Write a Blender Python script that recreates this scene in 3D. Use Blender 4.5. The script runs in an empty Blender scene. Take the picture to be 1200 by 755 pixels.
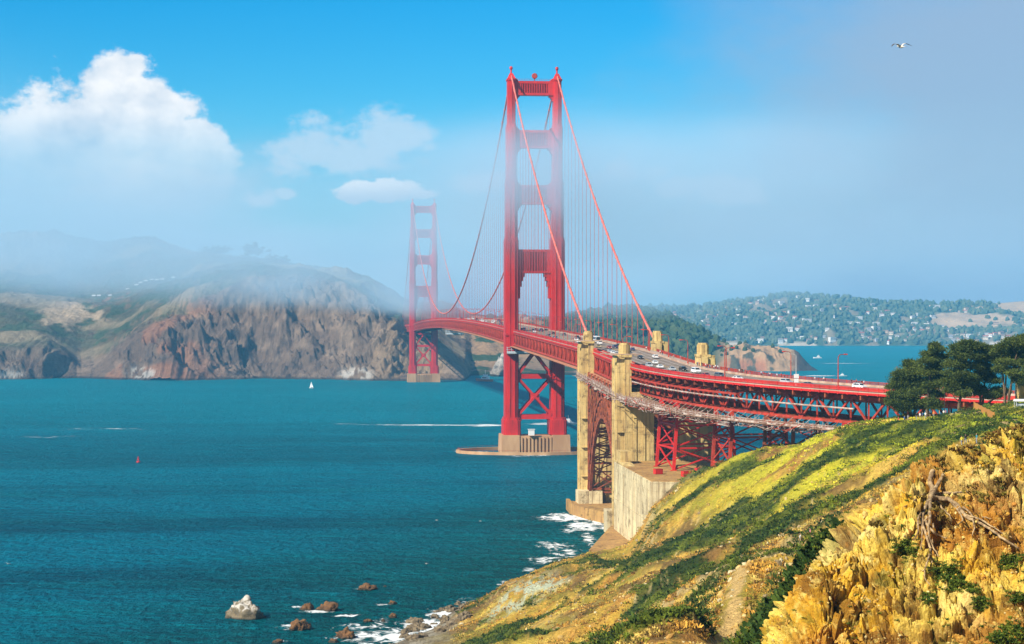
import bpy, math, random
import numpy as np
from mathutils import Vector, Matrix

random.seed(7)
rng = np.random.default_rng(7)
R = math.radians
scene = bpy.context.scene
COL = scene.collection

# ------------------------------------------------------------------ camera
CAMZ = 79.5
FPX = 2266.0            # focal length measured in the 1200 px wide photograph
HOR = 373.4             # row of the horizon in the photograph
cam = bpy.data.cameras.new("camera")
cam.sensor_width = 36.0
cam.lens = 36.0 * FPX / 1200.0
cam.clip_start = 0.5
cam.clip_end = 30000.0
cam_o = bpy.data.objects.new("camera", cam)
COL.objects.link(cam_o)
cam_o.location = (0, 0, CAMZ)
cam_o.rotation_euler = (R(90) - math.atan(4.1 / FPX), 0, 0)
scene.camera = cam_o

# ------------------------------------------------------------------ light
SUN_DIR = Vector((-0.70, -0.60, 0.72)).normalized()      # towards the sun: behind the viewer's left shoulder
SUN_EL = math.asin(SUN_DIR.z)
SUN_ROT = math.atan2(SUN_DIR.x, SUN_DIR.y)
sun = bpy.data.lights.new("sun", 'SUN')
sun.energy = 5.0
sun.angle = R(0.5)
sun.color = (1.0, 0.93, 0.80)
sun_o = bpy.data.objects.new("sun", sun)
COL.objects.link(sun_o)
sun_o.rotation_euler = SUN_DIR.to_track_quat('Z', 'Y').to_euler()

scene.view_settings.view_transform = 'Standard'
scene.view_settings.look = 'None'
scene.view_settings.exposure = 0.70
scene.view_settings.gamma = 1.0
scene.view_settings.use_curve_mapping = False

cy = scene.cycles
cy.use_denoising = True
cy.max_bounces = 6
cy.diffuse_bounces = 2
cy.glossy_bounces = 2
cy.transmission_bounces = 4
cy.transparent_max_bounces = 24
cy.volume_bounces = 2
cy.volume_step_rate = 1.0
cy.volume_max_steps = 256
cy.caustics_reflective = False
cy.caustics_refractive = False


# ------------------------------------------------------------------ shader helper
class S:
    """A shader socket (or number) with arithmetic."""
    def __init__(self, nt, v): self.nt, self.v = nt, v
    def _bin(self, op, o, rev=False):
        n = self.nt.nodes.new('ShaderNodeMath'); n.operation = op
        a, b = (o, self) if rev else (self, o)
        for i, q in enumerate((a, b)):
            q = q.v if isinstance(q, S) else q
            if isinstance(q, (int, float)): n.inputs[i].default_value = q
            else: self.nt.links.new(q, n.inputs[i])
        return S(self.nt, n.outputs[0])
    def __add__(s, o): return s._bin('ADD', o)
    def __radd__(s, o): return s._bin('ADD', o, True)
    def __sub__(s, o): return s._bin('SUBTRACT', o)
    def __rsub__(s, o): return s._bin('SUBTRACT', o, True)
    def __mul__(s, o): return s._bin('MULTIPLY', o)
    def __rmul__(s, o): return s._bin('MULTIPLY', o, True)
    def __truediv__(s, o): return s._bin('DIVIDE', o)
    def pow(s, o): return s._bin('POWER', o)
    def mx(s, o): return s._bin('MAXIMUM', o)
    def mn(s, o): return s._bin('MINIMUM', o)
    def sm(s, a, b, c=0.0, d=1.0):
        n = s.nt.nodes.new('ShaderNodeMapRange'); n.interpolation_type = 'SMOOTHSTEP'
        s.nt.links.new(s.v, n.inputs[0])
        for i, q in enumerate((a, b, c, d)): n.inputs[1 + i].default_value = q
        return S(s.nt, n.outputs[0])


def put(nt, sock, v):
    v = v.v if isinstance(v, S) else v
    if isinstance(v, bpy.types.NodeSocket): nt.links.new(v, sock)
    elif isinstance(v, (tuple, list)): sock.default_value = tuple(v) + ((1.0,) if len(v) == 3 and len(sock.default_value) == 4 else ())
    else: sock.default_value = v


def mixc(nt, f, a, b, mode='MIX'):
    n = nt.nodes.new('ShaderNodeMix'); n.data_type = 'RGBA'; n.blend_type = mode
    put(nt, n.inputs[0], f); put(nt, n.inputs[6], a); put(nt, n.inputs[7], b)
    return n.outputs[2]


def mapping(nt, vec, scale=(1, 1, 1), loc=(0, 0, 0), rot=(0, 0, 0)):
    n = nt.nodes.new('ShaderNodeMapping')
    nt.links.new(vec, n.inputs[0])
    n.inputs['Scale'].default_value = scale
    n.inputs['Location'].default_value = loc
    n.inputs['Rotation'].default_value = rot
    return n.outputs[0]


def noise(nt, vec, scale, detail=4.0, rough=0.55, dist=0.0):
    n = nt.nodes.new('ShaderNodeTexNoise')
    if vec is not None: nt.links.new(vec, n.inputs['Vector'])
    n.inputs['Scale'].default_value = scale
    n.inputs['Detail'].default_value = detail
    n.inputs['Roughness'].default_value = rough
    n.inputs['Distortion'].default_value = dist
    return S(nt, n.outputs[0])


def coords(nt, which='Object'):
    for n in nt.nodes:
        if n.type == 'TEX_COORD': return n.outputs[which]
    return nt.nodes.new('ShaderNodeTexCoord').outputs[which]


def position(nt):
    return nt.nodes.new('ShaderNodeNewGeometry').outputs['Position']


def bump(nt, h, strength, dist):
    n = nt.nodes.new('ShaderNodeBump')
    n.inputs['Strength'].default_value = strength
    n.inputs['Distance'].default_value = dist
    put(nt, n.inputs['Height'], h)
    return n.outputs[0]


def newmat(name):
    m = bpy.data.materials.new(name); m.use_nodes = True
    nt = m.node_tree
    return m, nt, nt.nodes['Principled BSDF']


def pmat(name, c1, c2=None, scale=0.3, rough=0.7, bmp=0.0, bscale=None, spec=0.3, metal=0.0, detail=5.0, stretch=(1, 1, 1), lo=0.35, hi=0.65, bdist=0.1):
    m, nt, p = newmat(name)
    p.inputs['Roughness'].default_value = rough
    p.inputs['Specular IOR Level'].default_value = spec
    p.inputs['Metallic'].default_value = metal
    vec = mapping(nt, coords(nt), stretch)
    if c2 is None: c2 = tuple(c * 0.72 for c in c1)
    f = noise(nt, vec, scale, detail, 0.6).sm(lo, hi)
    put(nt, p.inputs['Base Color'], mixc(nt, f, c1, c2))
    if bmp:
        put(nt, p.inputs['Normal'], bump(nt, noise(nt, vec, bscale or scale * 4, 5, 0.6), bmp, bdist))
    return m


# ------------------------------------------------------------------ sky and clouds (world)
world = bpy.data.worlds.new("World")
scene.world = world
world.use_nodes = True
wn = world.node_tree
bg = wn.nodes['Background']
bg.inputs['Strength'].default_value = 0.052
sky = wn.nodes.new('ShaderNodeTexSky')
sky.sky_type = 'NISHITA'
sky.sun_disc = False
sky.sun_elevation = SUN_EL
sky.sun_rotation = SUN_ROT
sky.altitude = 50
sky.air_density = 1.0
sky.dust_density = 0.4
sky.ozone_density = 2.5
gen = coords(wn, 'Generated')
sep = wn.nodes.new('ShaderNodeSeparateXYZ')
wn.links.new(gen, sep.inputs[0])
dx, dy, dz = (S(wn, sep.outputs[i]) for i in range(3))
dyc = dy.mx(0.05)
U = dx / dyc                   # bearing (tangent), 0 = due north along the bridge
V = dz / dyc                   # elevation (tangent)
front = dy.sm(0.05, 0.25)


def uv(px, py): return (px - 600.0) / FPX, (HOR - py) / FPX


cv = wn.nodes.new('ShaderNodeCombineXYZ')
put(wn, cv.inputs[0], U); put(wn, cv.inputs[1], V)
cvec = cv.outputs[0]
n1 = noise(wn, mapping(wn, cvec, (1, 1.25, 1)), 18.0, 9, 0.60)      # billows
n2 = noise(wn, mapping(wn, cvec, (1, 1.9, 1), (3.1, 1.7, 0)), 11.0, 7, 0.58)     # broad veils
n3 = noise(wn, mapping(wn, cvec, (1, 1.5, 1), (7.3, 2.2, 4)), 48.0, 7, 0.62)     # fine billows


def ell(px, py, rx, ry, k=1.0):
    """1 in the middle of an ellipse on the sky, 0 on its rim, negative outside."""
    u0, v0 = uv(px, py)
    a = (U - u0) * (FPX / rx); b = (V - v0) * (FPX / ry)
    return (1.0 - (a * a + b * b).pow(0.5)) * k


cum = ell(145, 170, 100, 108).mx(ell(40, 190, 110, 92)).mx(ell(140, 112, 60, 55)).mx(ell(222, 190, 56, 60)).mx(ell(-60, 200, 120, 100))
n5 = noise(wn, mapping(wn, cvec, (1, 1.2, 1), (6.3, 3.1, 2)), 70.0, 8, 0.6)
cum = cum + (n1 - 0.5) * 1.5 + (n3 - 0.5) * 0.8 + (n5 - 0.5) * 0.5
cum_m = cum.sm(0.0, 0.24) * V.sm(0.048, 0.115)
haze_c = (ell(150, 225, 230, 75) + (n2 - 0.5) * 1.2).sm(0.0, 0.9) * 0.7        # bright mist under the big cloud
n4 = noise(wn, mapping(wn, cvec, (1, 1.7, 1), (2.3, 5.1, 1)), 85.0, 7, 0.62)
small = ell(447, 226, 62, 14).mx(ell(462, 219, 34, 13)).mx(ell(425, 225, 40, 12)) + (n3 - 0.5) * 1.9 + (n4 - 0.5) * 1.5
small_m = small.sm(0.05, 0.42) * 0.92
soft = ell(372, 168, 66, 44).mx(ell(455, 160, 70, 34)).mx(ell(420, 185, 90, 28)).mx(ell(300, 236, 40, 18) - 0.25).mx(ell(335, 228, 16, 8) - 0.1).mx(ell(560, 214, 56, 22) - 0.1).mx(ell(735, 205, 62, 30)).mx(ell(790, 222, 40, 20)).mx(ell(850, 224, 52, 20))
soft_m = (soft + (n1 - 0.5) * 1.9 + (n3 - 0.5) * 1.5 + (n4 - 0.5) * 0.8).sm(0.06, 0.60) * 0.66
# grey marine layer that thickens to the right and towards the horizon
veil_r = (U * 4.4 + V * -1.3 + (n2 - 0.5) * 0.75).sm(-0.02, 0.85) * 0.85
veil_l = (V * -9.0 + 1.0 + (n2 - 0.5) * 1.0).sm(0.0, 0.95) * 0.70
relief = noise(wn, mapping(wn, cvec, (1, 1.25, 1), (0.010, -0.010, 0)), 18.0, 9, 0.60) - n1     # sunward side of each billow
shade = (0.52 + relief * 3.4 + (n3 - 0.5) * 0.9 + cum * 0.16 + (V - 0.09) * 2.6).mx(0.0).mn(1.0)
SKYK = 15.2
cool = (0.225 * SKYK, 0.415 * SKYK, 0.60 * SKYK)
veilc = (0.30 * SKYK, 0.385 * SKYK, 0.51 * SKYK)
lit = (0.84 * SKYK, 0.83 * SKYK, 0.82 * SKYK)
grey = (0.47 * SKYK, 0.56 * SKYK, 0.66 * SKYK)
tint = mixc(wn, V.sm(0.0, 0.20), (0.62, 1.40, 1.62), (0.025, 1.10, 1.70))
skyc = mixc(wn, 1.0, sky.outputs[0], mixc(wn, front, (0.8, 0.95, 1.05), tint), 'MULTIPLY')
c = mixc(wn, veil_l * front, skyc, cool)
c = mixc(wn, veil_r * front, c, veilc)
c = mixc(wn, soft_m * front, c, (0.56 * SKYK, 0.64 * SKYK, 0.72 * SKYK))
cumc = mixc(wn, shade, grey, lit)
c = mixc(wn, haze_c * front, c, (0.50 * SKYK, 0.59 * SKYK, 0.68 * SKYK))
c = mixc(wn, cum_m * front, c, cumc)
c = mixc(wn, small_m * front, c, mixc(wn, (V - uv(0, 236)[1]).sm(0.0, 0.010), grey, lit))
wn.links.new(c, bg.inputs['Color'])


# ------------------------------------------------------------------ numpy noise
_P = np.random.default_rng(11).permutation(256)
_P = np.concatenate([_P, _P, _P])
_V = np.random.default_rng(12).random(256)


def vnoise(x, y, z=0.0):
    x, y = np.asarray(x, float), np.asarray(y, float)
    z = np.zeros_like(x) + z
    xi, yi, zi = np.floor(x).astype(int), np.floor(y).astype(int), np.floor(z).astype(int)
    fx, fy, fz = x - xi, y - yi, z - zi
    fx, fy, fz = (t * t * t * (t * (t * 6 - 15) + 10) for t in (fx, fy, fz))
    xi &= 255; yi &= 255; zi &= 255
    def h(a, b, c): return _V[_P[_P[_P[a] + b] + c]]
    x1, y1, z1 = (xi + 1) & 255, (yi + 1) & 255, (zi + 1) & 255
    def l(a, b, t): return a + (b - a) * t
    return l(l(l(h(xi, yi, zi), h(x1, yi, zi), fx), l(h(xi, y1, zi), h(x1, y1, zi), fx), fy),
             l(l(h(xi, yi, z1), h(x1, yi, z1), fx), l(h(xi, y1, z1), h(x1, y1, z1), fx), fy), fz)


def fbm(x, y, z=0.0, oct=5, gain=0.5):
    a, s, t, f = 1.0, 0.0, 0.0, 1.0
    for i in range(oct):
        s = s + a * vnoise(np.asarray(x) * f + 17.3 * i, np.asarray(y) * f - 9.1 * i, np.asarray(z) * f + 4.7 * i)
        t += a; a *= gain; f *= 2.03
    return s / t


def ridged(x, y, z=0.0, oct=4, gain=0.5):
    a, s, t, f = 1.0, 0.0, 0.0, 1.0
    for i in range(oct):
        n = 1.0 - np.abs(2 * vnoise(np.asarray(x) * f + 31.7 * i, np.asarray(y) * f + 5.3 * i, np.asarray(z) * f + 2.9 * i) - 1)
        s = s + a * n * n; t += a; a *= gain; f *= 2.07
    return s / t


def sstep(a, b, x):
    t = np.clip((x - a) / (b - a), 0, 1)
    return t * t * (3 - 2 * t)


def cell(x, y, z=0.0):
    """Distance to the two nearest random points (Worley): F1, F2 and the id of the nearest."""
    x, y = np.asarray(x, float), np.asarray(y, float); z = np.zeros_like(x) + z
    xi, yi, zi = np.floor(x).astype(int), np.floor(y).astype(int), np.floor(z).astype(int)
    f1 = np.full(x.shape, 9.0); f2 = np.full(x.shape, 9.0); idv = np.zeros(x.shape)
    for a in (-1, 0, 1):
        for b in (-1, 0, 1):
            for cc in (-1, 0, 1):
                A, B, C = (xi + a) & 255, (yi + b) & 255, (zi + cc) & 255
                k = _P[_P[_P[A] + B] + C]
                d = np.sqrt((xi + a + _V[k] - x) ** 2 + (yi + b + _V[(k + 83) & 255] - y) ** 2 + (zi + cc + _V[(k + 171) & 255] - z) ** 2)
                nf2 = np.where(d < f1, f1, np.minimum(f2, d))
                idv = np.where(d < f1, _V[(k + 40) & 255], idv)
                f1 = np.minimum(f1, d); f2 = nf2
    return f1, f2, idv


def facets(x, y, z):
    """Fractured blocks: every cell is a tilted facet. Returns relief, crack distance and block id."""
    xi, yi, zi = np.floor(x).astype(int), np.floor(y).astype(int), np.floor(z).astype(int)
    f1 = np.full(x.shape, 9.0); f2 = np.full(x.shape, 9.0); idv = np.zeros(x.shape); tl = np.zeros(x.shape)
    for a in (-1, 0, 1):
        for b in (-1, 0, 1):
            for cc in (-1, 0, 1):
                k = _P[_P[_P[(xi + a) & 255] + ((yi + b) & 255)] + ((zi + cc) & 255)]
                ex, ey, ez = x - (xi + a + _V[k]), y - (yi + b + _V[(k + 83) & 255]), z - (zi + cc + _V[(k + 171) & 255])
                d = np.sqrt(ex * ex + ey * ey + ez * ez)
                near = d < f1
                f2 = np.where(near, f1, np.minimum(f2, d))
                idv = np.where(near, _V[(k + 40) & 255], idv)
                tl = np.where(near, ex * (_V[(k + 11) & 255] - .5) + ey * (_V[(k + 57) & 255] - .5) + ez * (_V[(k + 131) & 255] - .5), tl)
                f1 = np.minimum(f1, d)
    return tl * 2.0, f2 - f1, idv


# ------------------------------------------------------------------ mesh helper
def W(px, py, d):
    """The place that lies at depth d on the sight line measured in the photograph."""
    return Vector(((px - 600.0) / FPX * d, d, CAMZ - (py - HOR) / FPX * d))


def on_water(px, py, z=0.0):
    d = (CAMZ - z) * FPX / (py - HOR)
    return W(px, py, d)


class MB:
    def __init__(self):
        self.v, self.f, self.m, self.n = [], [], [], 0

    def add(self, vs, fs, mi=0):
        n = self.n
        self.v.extend(tuple(q) for q in vs)
        self.f.extend(tuple(i + n for i in q) for q in fs)
        self.m.extend([mi] * len(fs))
        self.n += len(vs)

    BF = [(0, 3, 2, 1), (4, 5, 6, 7), (0, 1, 5, 4), (1, 2, 6, 5), (2, 3, 7, 6), (3, 0, 4, 7)]

    def box(self, x0, x1, y0, y1, z0, z1, mi=0):
        self.add([(x0, y0, z0), (x1, y0, z0), (x1, y1, z0), (x0, y1, z0), (x0, y0, z1), (x1, y0, z1), (x1, y1, z1), (x0, y1, z1)], self.BF, mi)

    def cbox(self, c, s, rz=0.0, mi=0):
        ca, sa = math.cos(rz), math.sin(rz)
        vs = []
        for z in (-1, 1):
            for x, y in ((-1, -1), (1, -1), (1, 1), (-1, 1)):
                a, b = x * s[0] / 2, y * s[1] / 2
                vs.append((c[0] + a * ca - b * sa, c[1] + a * sa + b * ca, c[2] + z * s[2] / 2))
        self.add(vs, self.BF, mi)

    def beam(self, p, q, w, h, mi=0, up=(0, 0, 1)):
        p, q = Vector(p), Vector(q)
        t = (q - p)
        if t.length < 1e-6: return
        t.normalize()
        u = Vector(up)
        s = t.cross(u)
        if s.length < 1e-3: s = t.cross(Vector((0, 1, 0)))
        s.normalize(); u = s.cross(t)
        a, b = s * (w / 2), u * (h / 2)
        vs = [p - a - b, p + a - b, p + a + b, p - a + b, q - a - b, q + a - b, q + a + b, q - a + b]
        self.add(vs, [(0, 1, 2, 3), (7, 6, 5, 4), (1, 0, 4, 5), (2, 1, 5, 6), (3, 2, 6, 7), (0, 3, 7, 4)], mi)

    def prism(self, poly, z0, z1, mi=0, top=None):
        """poly counter-clockwise; top: optional other polygon for the upper end."""
        n = len(poly); top = top or poly
        vs = [(x, y, z0) for x, y in poly] + [(x, y, z1) for x, y in top]
        fs = [tuple(range(n - 1, -1, -1)), tuple(range(n, 2 * n))]
        fs += [(i, (i + 1) % n, n + (i + 1) % n, n + i) for i in range(n)]
        self.add(vs, fs, mi)

    def tube(self, pts, rad, seg=6, mi=0, cap=True):
        pts = [Vector(p) for p in pts]
        if not isinstance(rad, (list, tuple, np.ndarray)): rad = [rad] * len(pts)
        base = None; vs = []
        for i, p in enumerate(pts):
            t = (pts[min(i + 1, len(pts) - 1)] - pts[max(i - 1, 0)])
            if t.length < 1e-9: t = Vector((0, 0, 1))
            t.normalize()
            if base is None:
                base = t.orthogonal().normalized()
            base = (base - t * base.dot(t))
            if base.length < 1e-6: base = t.orthogonal()
            base.normalize()
            b2 = t.cross(base)
            for k in range(seg):
                a = 2 * math.pi * k / seg
                vs.append(p + (base * math.cos(a) + b2 * math.sin(a)) * float(rad[i]))
        fs = []
        for i in range(len(pts) - 1):
            for k in range(seg):
                k2 = (k + 1) % seg
                fs.append((i * seg + k, i * seg + k2, (i + 1) * seg + k2, (i + 1) * seg + k))
        if cap:
            fs.append(tuple(range(seg - 1, -1, -1)))
            e = (len(pts) - 1) * seg
            fs.append(tuple(range(e, e + seg)))
        self.add(vs, fs, mi)

    def mesh(self, name, mats, smooth=False):
        me = bpy.data.meshes.new(name)
        me.from_pydata(self.v, [], self.f)
        for m in (mats if isinstance(mats, (list, tuple)) else [mats]): me.materials.append(m)
        if len(me.materials) > 1: me.polygons.foreach_set('material_index', self.m)
        if smooth: me.polygons.foreach_set('use_smooth', [True] * len(me.polygons))
        me.update()
        return me

    def build(self, name, mats, parent=None, smooth=False):
        return link(name, self.mesh(name, mats, smooth), parent)


def link(name, data, parent=None):
    o = bpy.data.objects.new(name, data)
    COL.objects.link(o)
    if parent is not None: o.parent = parent
    return o


def tag(o, label=None, cat=None, group=None, kind=None):
    if label: o['label'] = label
    if cat: o['category'] = cat
    if group: o['group'] = group
    if kind: o['kind'] = kind
    return o


def empty(name, loc=(0, 0, 0), rz=0.0, parent=None):
    o = link(name, None, parent)
    o.location = loc; o.rotation_euler = (0, 0, rz)
    o.empty_display_size = 1.0
    return o


def copy_tree(o, parent=None):
    c2 = o.copy(); COL.objects.link(c2)
    if parent is not None: c2.parent = parent
    for ch in [q for q in bpy.data.objects if q.parent == o]: copy_tree(ch, c2)
    return c2


def grid_mesh(name, X, Y, Z, mat, color=None, smooth=True, parent=None):
    """A sheet from 2-D coordinate arrays, with optional per-vertex colour."""
    nr, nc = X.shape
    co = np.stack([X, Y, Z], -1).reshape(-1, 3).astype(np.float32)
    idx = np.arange(nr * nc).reshape(nr, nc)
    q = np.stack([idx[:-1, :-1], idx[:-1, 1:], idx[1:, 1:], idx[1:, :-1]], -1).reshape(-1, 4)
    return raw_mesh(name, co, q, mat, color, smooth, parent)


def raw_mesh(name, co, faces, mat, color=None, smooth=True, parent=None):
    me = bpy.data.meshes.new(name)
    nv, nf, k = len(co), len(faces), faces.shape[1]
    me.vertices.add(nv); me.vertices.foreach_set('co', np.asarray(co, np.float32).ravel())
    me.loops.add(nf * k); me.loops.foreach_set('vertex_index', faces.ravel().astype(np.int32))
    me.polygons.add(nf)
    me.polygons.foreach_set('loop_start', (np.arange(nf) * k).astype(np.int32))
    me.polygons.foreach_set('use_smooth', np.full(nf, smooth))
    me.update(calc_edges=True)
    if color is not None:
        at = me.color_attributes.new('Col', 'FLOAT_COLOR', 'POINT')
        c4 = np.ones((nv, 4), np.float32); c4[:, :3] = color.reshape(-1, 3)
        at.data.foreach_set('color', c4.ravel())
    me.materials.append(mat)
    me.validate()
    return link(name, me, parent)


def colmat(name, rough=0.9, spec=0.15, nscale=1.0, namp=0.5, bscale=1.0, bmp=0.4, bdist=0.2, fine=None):
    """Colour from the vertex colours, broken up by procedural noise and bump."""
    m, nt, p = newmat(name)
    a = nt.nodes.new('ShaderNodeAttribute'); a.attribute_name = 'Col'
    pos = position(nt)
    n = noise(nt, pos, nscale, 8, 0.65)
    k = (n - 0.5) * namp * 2 + 1.0
    vm = nt.nodes.new('ShaderNodeVectorMath'); vm.operation = 'SCALE'
    nt.links.new(a.outputs['Color'], vm.inputs[0]); put(nt, vm.inputs['Scale'], k.mx(0.05))
    put(nt, p.inputs['Base Color'], vm.outputs[0])
    p.inputs['Roughness'].default_value = rough
    p.inputs['Specular IOR Level'].default_value = spec
    h = noise(nt, pos, bscale, 8, 0.65)
    if fine: h = h + noise(nt, pos, fine, 5, 0.6) * 0.35
    put(nt, p.inputs['Normal'], bump(nt, h, bmp, bdist))
    return m


def rbf(pts, vals, c=0.5, reg=1e-3):
    pts = np.asarray(pts, float); vals = np.asarray(vals, float)
    n = len(pts)
    D = np.sqrt(((pts[:, None] - pts[None]) ** 2).sum(-1) + c * c)
    A = np.zeros((n + 3, n + 3)); A[:n, :n] = -D + 0
    A[:n, :n] += np.eye(n) * reg
    A[:n, n] = 1; A[:n, n + 1:] = pts
    A[n:, :n] = A[:n, n:].T
    sol = np.linalg.solve(A, np.concatenate([vals, np.zeros(3)]))
    w, a = sol[:n], sol[n:]
    def f(x, y):
        x, y = np.asarray(x, float), np.asarray(y, float)
        out = a[0] + a[1] * x + a[2] * y
        for i in range(n):
            out = out - w[i] * np.sqrt((x - pts[i, 0]) ** 2 + (y - pts[i, 1]) ** 2 + c * c)
        return out
    return f


# ------------------------------------------------------------------ materials
M = {}
def paint(name, c1, c2, rust):
    m, nt, p = newmat(name)
    tc = coords(nt)
    c = mixc(nt, noise(nt, mapping(nt, tc, (1, 1, 0.4)), 0.11, 6, 0.65).sm(0.36, 0.66), c1, c2)
    c = mixc(nt, noise(nt, mapping(nt, tc, (1, 1, 0.06)), 1.1, 6, 0.7).sm(0.50, 0.70) * 0.7, c, rust)         # run-off streaks
    s_ = nt.nodes.new('ShaderNodeSeparateXYZ'); nt.links.new(tc, s_.inputs[0])
    fr = (S(nt, s_.outputs[2]) * 0.286)._bin('FRACT', 0.0)                                                   # plate seams every 3.5 m
    c = mixc(nt, fr.sm(0.0, 0.05, 1.0, 0.0) * 0.5, c, tuple(q * 0.5 for q in c2))
    put(nt, p.inputs['Base Color'], c)
    p.inputs['Roughness'].default_value = 0.5; p.inputs['Specular IOR Level'].default_value = 0.3
    return m


M['red'] = paint('red_paint', (0.62, 0.022, 0.016), (0.45, 0.016, 0.013), (0.20, 0.028, 0.016))
M['red_dull'] = pmat('red_paint_weathered_shaded', (0.46, 0.042, 0.020), (0.25, 0.036, 0.017), 0.4, 0.6)  # weathered red; on approach truss and outrigger rail it paints in shade
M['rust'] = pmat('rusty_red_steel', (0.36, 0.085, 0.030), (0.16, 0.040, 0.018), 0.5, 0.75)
M['tanred'] = pmat('dusty_planks', (0.50, 0.23, 0.12), (0.36, 0.13, 0.07), 0.6, 0.85)
M['cable'] = pmat('cable_paint', (0.66, 0.19, 0.14), (0.55, 0.10, 0.075), 0.5, 0.5)
M['rope'] = pmat('suspender_paint', (0.52, 0.06, 0.05), None, 0.5, 0.5)
M['concrete'] = pmat('tan_concrete', (0.58, 0.41, 0.17), (0.34, 0.21, 0.075), 0.16, 0.9, 0.3, 0.9, stretch=(1, 1, 0.3), lo=0.36, hi=0.72)
M['pale_concrete'] = pmat('bleached_concrete', (0.66, 0.56, 0.36), (0.40, 0.29, 0.15), 0.16, 0.9, 0.3, 0.7, stretch=(1, 1, 0.45), lo=0.38, hi=0.66)
def concrete(name, c1, c2, stain):
    m, nt, p = newmat(name)
    tc = coords(nt)
    c = mixc(nt, noise(nt, mapping(nt, tc, (1, 1, 0.6)), 0.14, 7, 0.65).sm(0.36, 0.64), c1, c2)
    c = mixc(nt, noise(nt, mapping(nt, tc, (1, 1, 0.05)), 0.9, 6, 0.7).sm(0.46, 0.66) * 0.9, c, stain)
    c = mixc(nt, noise(nt, tc, 0.22, 9, 0.72).sm(0.52, 0.66) * 0.8, c, tuple(q * 0.5 for q in stain))
    s_ = nt.nodes.new('ShaderNodeSeparateXYZ'); nt.links.new(tc, s_.inputs[0])
    z = S(nt, s_.outputs[2]); wob = noise(nt, tc, 0.4, 3) * 0.25
    fr = (z * 0.40 + wob)._bin('FRACT', 0.0)
    c = mixc(nt, fr.sm(0.0, 0.09, 1.0, 0.0) * noise(nt, tc, 0.25, 3).sm(0.45, 0.65) * 0.45, c, tuple(q * 0.7 for q in stain))                         # pour lines
    put(nt, p.inputs['Base Color'], c)
    p.inputs['Roughness'].default_value = 0.92; p.inputs['Specular IOR Level'].default_value = 0.15
    put(nt, p.inputs['Normal'], bump(nt, noise(nt, tc, 0.9, 7, 0.65) + fr.sm(0.0, 0.06) * 0.25, 0.5, 0.3))
    return m


M['concrete'] = concrete('tan_concrete', (0.66, 0.49, 0.20), (0.52, 0.36, 0.14), (0.24, 0.155, 0.075))
M['brown_concrete'] = concrete('stained_concrete', (0.46, 0.27, 0.085), (0.36, 0.20, 0.07), (0.20, 0.115, 0.05))
M['pale_concrete'] = concrete('bleached_concrete', (0.74, 0.62, 0.36), (0.52, 0.42, 0.25), (0.28, 0.19, 0.10))
M['pier'] = pmat('pier_concrete', (0.54, 0.33, 0.17), (0.40, 0.22, 0.11), 0.10, 0.9, 0.2, 0.5, stretch=(1, 1, 0.25))
M['asphalt'] = pmat('bridge_asphalt', (0.235, 0.18, 0.14), (0.16, 0.12, 0.095), 0.15, 0.9)
M['walk'] = pmat('sidewalk_concrete', (0.42, 0.33, 0.26), (0.34, 0.26, 0.20), 0.2, 0.9)
M['barrier'] = pmat('pale_barrier', (0.50, 0.36, 0.27), (0.34, 0.21, 0.15), 0.4, 0.8)
M['yellow'] = pmat('yellow_line', (0.70, 0.42, 0.05), None, 0.5, 0.8)
M['white_line'] = pmat('white_line', (0.75, 0.72, 0.66), None, 0.5, 0.8)
M['scaf'] = pmat('scaffold_galvanised', (0.50, 0.42, 0.36), (0.27, 0.14, 0.10), 0.5, 0.6)
M['net'] = pmat('scaffold_planks', (0.34, 0.22, 0.14), (0.16, 0.07, 0.04), 0.8, 0.9)
M['bluegrey'] = pmat('pale_grey_paint', (0.52, 0.58, 0.62), (0.38, 0.42, 0.46), 0.8, 0.6)
M['dark'] = pmat('dark_metal', (0.03, 0.03, 0.035), None, 1.0, 0.5)
M['lamp'] = pmat('lamp_glass', (0.75, 0.72, 0.65), None, 2.0, 0.3)
M['steel'] = pmat('galvanised_pole', (0.45, 0.46, 0.46), None, 2.0, 0.4)
M['whitep'] = pmat('white_paint', (0.80, 0.80, 0.78), (0.68, 0.68, 0.66), 2.0, 0.5)
M['wood'] = pmat('orange_fence_boards', (0.58, 0.27, 0.055), (0.38, 0.16, 0.035), 1.2, 0.8, stretch=(6, 6, 0.5))
# ================================================================== THE BRIDGE
BX, BY = 13.1, 1150.0
BROT = math.atan2(0.0969, 0.9953)
CB, SB = math.cos(BROT), math.sin(BROT)


def b2w(x, y, z=0.0):
    return Vector((BX + x * CB - y * SB, BY + x * SB + y * CB, z))


bridge = empty('suspension_bridge', (BX, BY, 0), BROT)
tag(bridge, 'red suspension bridge with two towers crossing the strait into the fog', 'bridge')
QC, RC = 445.0, 300.0       # where the approach starts to curve, and its radius
MAIN = 1280.0


def dk(q, off=0.0):
    """Local plan position at station q (metres south of the near tower) and offset (east positive)."""
    if q <= QC: return off, -q
    a = (q - QC) / RC
    return RC - (RC - off) * math.cos(a), -QC - (RC - off) * math.sin(a)


def head(q):
    return 0.0 if q <= QC else (q - QC) / RC


def zr(q):
    """Height of the railing top above the water."""
    if q < -MAIN: return 73.5 - 0.012 * (-q - MAIN)
    if q <= 0: return 73.5 + 6.7 * (1 - ((-q - 640.0) / 640.0) ** 2)
    return float(np.interp(q, [0, 180, 343, 445, 520, 620, 800], [73.5, 70.4, 67.2, 63.3, 61.4, 59.4, 56.5]))


def stations(a, b, step):
    n = max(1, int(round((b - a) / step)))
    return [a + (b - a) * i / n for i in range(n + 1)]


def dp(q, off, dz):
    x, y = dk(q, off)
    return Vector((x, y, zr(q) + dz))


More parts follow.
